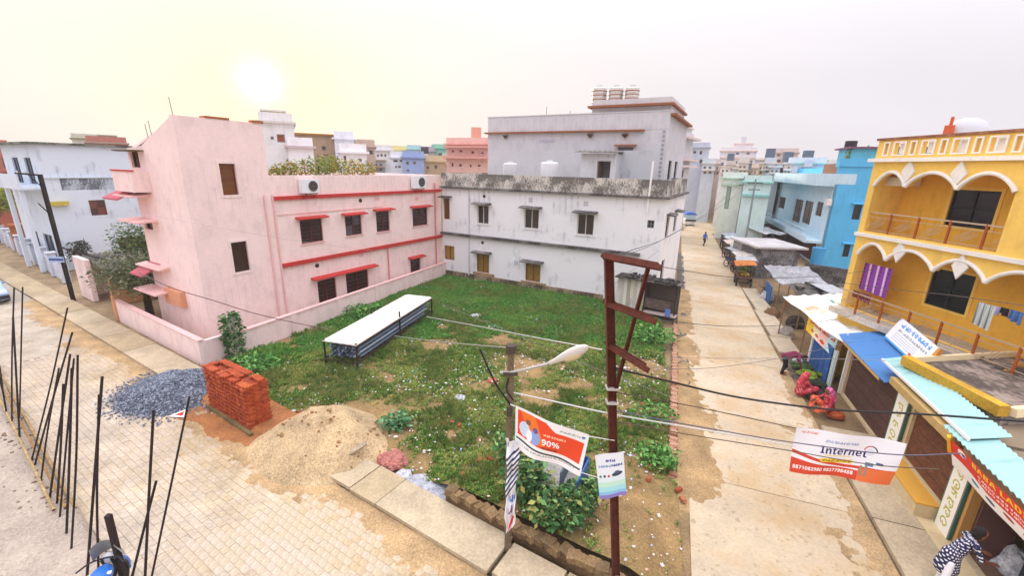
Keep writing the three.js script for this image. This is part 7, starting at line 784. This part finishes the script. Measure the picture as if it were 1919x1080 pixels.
function person(label, P, turn, caps, o = {}) { // caps: [a, b, ra, rb, colour, blend]
  const list = caps.map(([a, b, ra, rb, c, k]) => ({ a: V(...a), d: V(...b).sub(V(...a)), l: Math.max(1e-9, V(...b).distanceToSquared(V(...a))), ra, rb, c: new THREE.Color(c), k: k ?? 0.04 }));
  const one = (q, x, y, z) => { const ax = x - q.a.x, ay = y - q.a.y, az = z - q.a.z, t = clamp((ax * q.d.x + ay * q.d.y + az * q.d.z) / q.l, 0, 1); return Math.hypot(ax - q.d.x * t, ay - q.d.y * t, az - q.d.z * t) - lerp(q.ra, q.rb, t); };
  const dist = (x, y, z) => { let s = 1; for (const q of list) { const d = one(q, x, y, z), k = q.k; if (k) { const h = clamp(0.5 + 0.5 * (s - d) / k, 0, 1); s = lerp(s, d, h) - k * h * (1 - h); } else s = Math.min(s, d); } return s; };
  const colorAt = (x, y, z) => { let b = 9, c = list[0].c; for (const q of list) { const d = one(q, x, y, z); if (d < b) { b = d; c = q.c; } } if (o.paint) { const r = o.paint(x, y, z, c); if (r) return r; } return [c.r, c.g, c.b]; };
  const lo = V(9, 9, 9), hi = V(-9, -9, -9); for (const q of list) for (const p of [q.a, q.a.clone().add(q.d)]) { const r = Math.max(q.ra, q.rb) + 0.05; lo.min(p.clone().subScalar(r)); hi.max(p.clone().addScalar(r)); }
  const g = thing('person', label, 'person', P, turn); mesh('body', netMesh(dist, colorAt, lo, hi, o.cell || 0.016), bodyMat, g, true); return g;
}
const SK = 0x7a4c34, HR = 0x15110f;
function head(x, y, z, fx, fy, fz, r = 0.1) { const f = V(fx, fy, fz).normalize(), s = V(-f.z, 0, f.x).normalize(), u = s.clone().cross(f).negate(), at = (a, b, c) => [x + f.x * a + s.x * b + u.x * c, y + f.y * a + s.y * b + u.y * c, z + f.z * a + s.z * b + u.z * c]; const up = u.y < 0 ? -1 : 1, A = (a, b, c) => at(a, b, c * up);
  return [[A(0.01, 0, -0.06), A(-0.01, 0, 0.03), r * 0.78, r, SK], [A(0.09, 0, -0.01), A(0.115, 0, -0.03), 0.012, 0.018, SK, 0.015], [A(0.085, 0.022, -0.075), A(0.085, -0.022, -0.075), 0.012, 0.012, 0x6a3a30, 0.01], [A(0.088, 0.034, 0.0), A(0.09, 0.034, 0.0), 0.013, 0.013, 0x181210, 0.005], [A(0.088, -0.034, 0.0), A(0.09, -0.034, 0.0), 0.013, 0.013, 0x181210, 0.005], [A(0, 0.1, -0.01), A(0, 0.1, -0.04), 0.02, 0.015, SK, 0.01], [A(0, -0.1, -0.01), A(0, -0.1, -0.04), 0.02, 0.015, SK, 0.01], [A(-0.03, 0, 0.035), A(-0.045, 0, -0.04), r * 1.02, r * 0.9, HR]]; }
function hand(wx, wy, wz, dx, dy, dz) { const d = V(dx, dy, dz).normalize(), s = Math.abs(d.y) > 0.8 ? V(1, 0, 0) : V(-d.z, 0, d.x).normalize(), w = V(wx, wy, wz), o = []; const p = (a, b, c = 0) => w.clone().addScaledVector(d, a).addScaledVector(s, b).add(V(0, c, 0)).toArray(); o.push([p(0, 0), p(0.07, 0), 0.028, 0.036, SK, 0.02]); [[-0.03, 0.15], [-0.01, 0.165], [0.011, 0.16], [0.031, 0.14]].forEach(([b, l]) => { o.push([p(0.075, b), p(l * 0.8, b * 1.2), 0.012, 0.011, SK, 0.006], [p(l * 0.8, b * 1.2), p(l, b * 1.2, -0.02), 0.011, 0.009, SK, 0.004]); }); o.push([p(0.02, 0.035), p(0.075, 0.075), 0.014, 0.011, SK, 0.01]); return o; }
{ // customer in a spotted dress at the shop door, leaning over the counter
  const C = 0x20264e, Wp = 0xe9e9ee, turn = Math.atan2(n2.x, n2.z); const dotted = (x, y, z, c) => { if (c.getHex() !== C) return null; const u = (Math.atan2(x, z) * 0.2 + x * 0.6) * 16, v = y * 16, a = u + 0.5 * (Math.floor(v) % 2), du = a - Math.round(a), dv = v - Math.floor(v) - 0.5; return du * du + dv * dv < 0.07 ? [0.86, 0.87, 0.92] : null; };
  const W = G(1795, 1012, 1.4); person('person in a navy dress with white spots and white trousers at the open shop', V(W.x, 0.14, W.z), turn, [[[0, 0.86, -0.02], [0, 1.12, 0.1], 0.15, 0.13, C], [[0, 1.12, 0.1], [0, 1.3, 0.2], 0.13, 0.11, C], [[-0.16, 1.33, 0.2], [0.16, 1.33, 0.2], 0.065, 0.065, C], [[0, 1.32, 0.21], [0, 1.44, 0.27], 0.055, 0.05, SK], [[0, 0.86, -0.02], [0, 0.55, -0.03], 0.16, 0.21, C], [[-0.18, 1.32, 0.2], [-0.24, 1.08, 0.3], 0.058, 0.048, C], [[-0.24, 1.08, 0.3], [-0.16, 1.0, 0.52], 0.045, 0.03, SK], [[0.18, 1.32, 0.2], [0.25, 1.08, 0.28], 0.058, 0.048, C], [[0.25, 1.08, 0.28], [0.14, 1.02, 0.52], 0.045, 0.03, SK], [[-0.09, 0.6, -0.03], [-0.1, 0.42, 0.0], 0.09, 0.075, Wp], [[-0.1, 0.42, 0.0], [-0.1, 0.08, -0.04], 0.075, 0.055, Wp], [[0.09, 0.6, -0.03], [0.1, 0.42, 0.02], 0.09, 0.075, Wp], [[0.1, 0.42, 0.02], [0.1, 0.08, -0.02], 0.075, 0.055, Wp], [[-0.1, 0.04, -0.05], [-0.11, 0.03, 0.13], 0.045, 0.035, 0x3a2a24], [[0.1, 0.04, -0.03], [0.11, 0.03, 0.15], 0.045, 0.035, 0x3a2a24], [[-0.2, 0.75, -0.08], [-0.24, 0.35, -0.14], 0.05, 0.07, Wp, 0.05], ...head(0, 1.53, 0.31, 0, -0.25, 1), ...hand(-0.16, 1.0, 0.52, 0.3, -0.1, 1), ...hand(0.14, 1.02, 0.52, -0.3, -0.1, 1)], { cell: 0.013, paint: dotted });
}
{ // vendor bending over the vegetables
  const T1 = 0x7a1f45, K = 0x17171c, turn = Math.atan2(n2.x, n2.z), P = G(1466, 702), c = [[[0, 0.86, -0.05], [0, 1.02, 0.3], 0.15, 0.15, T1], [[0, 1.02, 0.3], [0, 0.98, 0.5], 0.14, 0.1, T1], [[-0.17, 0.97, 0.46], [0.17, 0.97, 0.46], 0.06, 0.06, T1], [[0, 0.98, 0.5], [0, 0.95, 0.62], 0.055, 0.05, SK], [[-0.18, 0.96, 0.46], [-0.22, 0.72, 0.5], 0.055, 0.045, T1], [[-0.22, 0.72, 0.5], [-0.15, 0.5, 0.62], 0.042, 0.03, SK], [[0.18, 0.96, 0.46], [0.22, 0.72, 0.52], 0.055, 0.045, T1], [[0.22, 0.72, 0.52], [0.12, 0.5, 0.66], 0.042, 0.03, SK], [[-0.09, 0.84, -0.05], [-0.11, 0.46, 0.03], 0.11, 0.08, K], [[-0.11, 0.46, 0.03], [-0.11, 0.08, -0.08], 0.075, 0.05, K], [[0.09, 0.84, -0.05], [0.11, 0.46, 0.06], 0.11, 0.08, K], [[0.11, 0.46, 0.06], [0.11, 0.08, -0.02], 0.075, 0.05, K], [[-0.11, 0.04, -0.08], [-0.12, 0.03, 0.1], 0.045, 0.035, SK], [[0.11, 0.04, -0.02], [0.12, 0.03, 0.16], 0.045, 0.035, SK], ...head(0, 0.92, 0.72, 0, -0.6, 0.8), ...hand(-0.15, 0.5, 0.62, 0.1, -1, 0.2), ...hand(0.12, 0.5, 0.66, -0.1, -1, 0.2)]; person('person in a maroon shirt bending over vegetables at the road edge', V(P.x, 0.03, P.z), turn, c, { cell: 0.015 });
}
const sari = (x, y, z, c) => { const h = c.getHex(); if (h === SK || h === HR) return null; const q = fbm((x + 2) * 22, (y + z + 2) * 22, 5, 2), f = 0.75 + 0.5 * fbm((x + 2) * 9, (z - y + 4) * 30, 9, 2); return q > 0.62 ? [Math.min(0.8, c.r * f + 0.25), c.g * f + 0.18, c.b * f + 0.12] : [c.r * f, c.g * f, c.b * f]; };
{ // woman seated on the slabs
  const Rd = 0xa8283c, Or = 0xd8542c, Pk = 0xd8559a, P = G(1545, 778), turn = Math.atan2(-d2.x * 0.4 - n2.x * 0.9, -d2.z * 0.4 - n2.z * 0.9); const c = [[[0, 0.17, -0.1], [0, 0.45, -0.04], 0.19, 0.16, Rd], [[0, 0.45, -0.04], [0, 0.62, 0.02], 0.16, 0.12, Rd], [[-0.16, 0.64, 0.02], [0.16, 0.64, 0.02], 0.065, 0.065, Rd], [[0, 0.64, 0.03], [0, 0.74, 0.06], 0.055, 0.05, SK], [[-0.12, 0.2, 0.0], [-0.32, 0.42, 0.3], 0.13, 0.1, Or], [[-0.32, 0.42, 0.3], [-0.2, 0.12, 0.45], 0.1, 0.08, Or], [[0.12, 0.2, 0.0], [0.32, 0.34, 0.3], 0.13, 0.1, Rd], [[0.32, 0.34, 0.3], [0.12, 0.1, 0.45], 0.1, 0.08, Or], [[-0.2, 0.06, 0.46], [-0.18, 0.05, 0.6], 0.05, 0.035, SK], [[0.12, 0.06, 0.46], [0.1, 0.05, 0.6], 0.05, 0.035, SK], [[-0.18, 0.62, 0.02], [-0.3, 0.45, 0.18], 0.055, 0.045, Rd], [[-0.3, 0.45, 0.18], [-0.22, 0.4, 0.4], 0.04, 0.03, SK], [[0.18, 0.62, 0.02], [0.3, 0.42, 0.16], 0.055, 0.045, Rd], [[0.3, 0.42, 0.16], [0.18, 0.34, 0.38], 0.04, 0.03, SK], ...head(0, 0.86, 0.08, 0, -0.2, 1), ...hand(-0.22, 0.4, 0.4, 0.2, -0.3, 1), ...hand(0.18, 0.34, 0.38, -0.2, -0.3, 1), [[0, 0.9, 0.03], [0, 0.84, 0.0], 0.125, 0.13, Pk, 0.02], [[0, 0.8, -0.05], [0.05, 0.5, -0.16], 0.12, 0.1, Pk, 0.05]]; person('woman in red and orange sari with pink head scarf sitting on the slabs', V(P.x, 0.14, P.z), turn, c, { cell: 0.015, paint: sari });
  const W = G(1500, 745), t2 = Math.atan2(n2.x, n2.z); person('woman in a red sari crouching beside the one with the pink scarf', V(W.x, 0.12, W.z), t2 + 0.5, c.map((q) => { const r = [...q]; if (r[4] === Pk) r[4] = 0xc23a4e; if (r[4] === Or) r[4] = 0xb8304a; return r; }), { cell: 0.018, paint: sari });
  const b = thing('bundle', 'orange cloth bundle on the slabs beside the seated woman', 'bundle', (() => { const q = G(1566, 778, 0.15); return q; })()); const bg = new THREE.IcosahedronGeometry(0.26, 3); { const p = bg.attributes.position; for (let i = 0; i < p.count; i++) { const k = 0.85 + 0.35 * fbm(p.getX(i) * 7 + 5, p.getY(i) * 7 + p.getZ(i) * 5 + 5, 3, 2); p.setXYZ(i, p.getX(i) * k * 1.2, Math.max(-0.1, p.getY(i)) * k * 0.75, p.getZ(i) * k); } bg.computeVertexNormals(); } mesh('cloth', bg, M(0xc8622e, { map: 'fleck' }), b, true); mesh('knot', new THREE.IcosahedronGeometry(0.07, 1).translate(0.03, 0.2, 0), M(0x8a3a24), b);
}
function walker(label, P, turn, shirt, legs) { person(label, P, turn, [[[0, 0.9, 0], [0, 1.15, 0.01], 0.13, 0.14, shirt], [[0, 1.15, 0.01], [0, 1.36, 0.01], 0.14, 0.12, shirt], [[-0.17, 1.4, 0], [0.17, 1.4, 0], 0.065, 0.065, shirt], [[0, 1.42, 0], [0, 1.52, 0.02], 0.055, 0.05, SK], [[-0.19, 1.4, 0], [-0.25, 1.12, -0.08], 0.055, 0.045, shirt], [[-0.25, 1.12, -0.08], [-0.25, 0.88, 0.02], 0.042, 0.03, SK], [[0.19, 1.4, 0], [0.25, 1.12, 0.06], 0.055, 0.045, shirt], [[0.25, 1.12, 0.06], [0.25, 0.9, 0.2], 0.042, 0.03, SK], [[-0.09, 0.88, 0], [-0.1, 0.47, 0.14], 0.1, 0.075, legs], [[-0.1, 0.47, 0.14], [-0.1, 0.08, 0.06], 0.07, 0.05, legs], [[0.09, 0.88, 0], [0.1, 0.47, 0.0], 0.1, 0.075, legs], [[0.1, 0.47, 0.0], [0.1, 0.1, -0.25], 0.07, 0.05, legs], [[-0.1, 0.04, 0.06], [-0.1, 0.03, 0.22], 0.045, 0.035, HR], [[0.1, 0.06, -0.26], [0.1, 0.03, -0.1], 0.045, 0.035, HR], ...head(0, 1.62, 0.03, 0, -0.05, 1), ...hand(-0.25, 0.88, 0.02, 0, -1, 0.1), ...hand(0.25, 0.9, 0.2, 0, -1, 0.3)], { cell: 0.02 }); }
walker('person in a blue shirt walking along the middle of the road', G(1319, 461, 0.03), 0.3, 0x2f62c0, 0x1c1c22); walker('person in a white shirt standing by the vendor carts', G(1368, 470, 0.03), 1.2, 0xdedee2, 0x33343a); walker('person in an orange shirt at the vendor carts by the shed', G(1385, 486, 0.03), 1.8, 0xd0622c, 0x4a4440); walker('person in a dark shirt beside the carts near the road bend', G(1352, 462, 0.03), -1, 0x3a3f4a, 0x1f2026);
{ // vegetables on sacks by the road
  const list = [[1500, 690, 0.55, 0x4a6a2c, 'dark green leaf vegetables heaped on a sack'], [1513, 706, 0.5, 0x9ab830, 'bright green vegetables heaped in front of the bending person'], [1492, 675, 0.45, 0xd8d8dc, 'white sack folded beside the bending person'], [1548, 706, 0.45, 0x7a9a2c, 'green vegetables heaped by the white post'], [1530, 722, 0.4, 0x2a3a24, 'dark sack of vegetables between the heaps']];
  list.forEach(([u, v, s, c, lab]) => { const P = G(u, v, 0.1), g = thing('vegetable_heap', lab, 'vegetables', V(P.x, 0.05, P.z)); mesh('sack', [heap(null, s * 1.25, s, 0.1, 8, 21)], M(0x6a6058, { map: 'fleck' }), g, true); const q = []; for (let k = 0; k < 42; k++) { const a = rr(0, 6.28), r = Math.sqrt(rnd()) * s * 0.8; q.push(new THREE.IcosahedronGeometry(rr(0.05, 0.11), 1).scale(1.2, 0.8, 1).translate(Math.cos(a) * r, 0.12 + (s - r) * 0.22, Math.sin(a) * r)); } const m = mesh('vegetables', q, M(c, { map: 'fleck' }), g); m.userData.kind = 'stuff'; });
  const tr = thing('crate', 'flat dark wooden crate at the edge of the road by the vegetables', 'crate', G(1528, 742, 0.1), turnR); mesh('tray', [B(1.3, 0.05, 0.7, 0, 0.05, 0), B(1.3, 0.18, 0.04, 0, 0.12, 0.35), B(1.3, 0.18, 0.04, 0, 0.12, -0.35), B(0.04, 0.18, 0.7, 0.65, 0.12, 0), B(0.04, 0.18, 0.7, -0.65, 0.12, 0)], M(0x3a332c, { map: 'fleck' }), tr);
}

{ // more clutter round the market
  const sk = (label, u, v, y, s, h, col) => { const P = G(u, v, y), g = new THREE.IcosahedronGeometry(1, 5), p = g.attributes.position; for (let i = 0; i < p.count; i++) { const k = 0.65 + 0.6 * fbm(p.getX(i) * 2.4 + u, p.getY(i) * 2.4 + p.getZ(i) * 2.9 + 9, 15, 4); p.setXYZ(i, p.getX(i) * k * s, Math.max(-0.1, p.getY(i)) * k * h, p.getZ(i) * k * s); } g.computeVertexNormals(); const o = tag(mesh('sack', g, M(col, { map: 'fleck' }), null, true), label, 'sack'); o.position.set(P.x, 0.1, P.z); };
  sk('white sack in the corner beside the open shop', 1905, 1060, 0.3, 0.4, 0.6, 0xe4e8ee); sk('grey sack leaning on the blue shutter boards', 1474, 628, 0.1, 0.4, 0.5, 0xb9b4ac); sk('dark sack under the white tarpaulin', 1490, 610, 0.1, 0.5, 0.6, 0x3a3630); sk('brown sack beside the patched tin stall', 1448, 590, 0.1, 0.45, 0.5, 0x8a6a48); sk('white sack beside the grey tin stall', 1436, 560, 0.1, 0.45, 0.6, 0xd8dade);
  [[1430, 470, 'white awning over a stall past the cement shed', 0xe6e8ea], [1402, 446, 'green awning over a stall past the cement shed', 0x9cc8b0], [1418, 430, 'grey blue awning over a stall near the dark pole', 0x9fb0c4], [1398, 424, 'white awning over a stall near the pale concrete pole', 0xdfe4ea]].forEach(([u, v, lab, c], i) => { const P = G(u, v), g = thing('awning_stall', lab, 'stall', P, 0.4, 'stalls past the shed'); mesh('awning', [clothGeo(V(-1.8, 2.7, -1.4), V(1.8, 2.6, -1.4), V(1.8, 2.1, 1.3), V(-1.8, 2.2, 1.3), 12, 8, (a, b) => 0.1 * Math.sin(a * 7 + i) * Math.sin(b * 5))], M(c, { side: 1, map: 'fleck' }), g, true); for (const [x, z, h] of [[-1.7, -1.3, 2.65], [1.7, -1.3, 2.55], [-1.7, 1.2, 2.2], [1.7, 1.2, 2.1]]) mesh('post', ROD(V(x, 0, z), V(x, h, z), 0.05), M(0x5a5a60), g); mesh('counter', [B(2.8, 0.9, 0.7, 0, 0.45, 0.6)], M([0x4a5a70, 0x6a4a3a, 0x4a4a50, 0x3a5a5a][i], { map: 'fleck' }), g); const q = []; for (let k = 0; k < 18; k++) q.push(B(rr(0.15, 0.4), rr(0.1, 0.35), rr(0.15, 0.3), rr(-1.3, 1.3), 1.05, 0.6 + rr(-0.25, 0.25))); const m = mesh('goods', q, M([0xb0603a, 0x7a8a4a, 0xc8a84a, 0x8a4a5a][i], { map: 'fleck' }), g); m.userData.kind = 'stuff'; });
}
scene.fog = new THREE.FogExp2(0xeee8e6, 0.0009);
renderer.render(scene, camera);
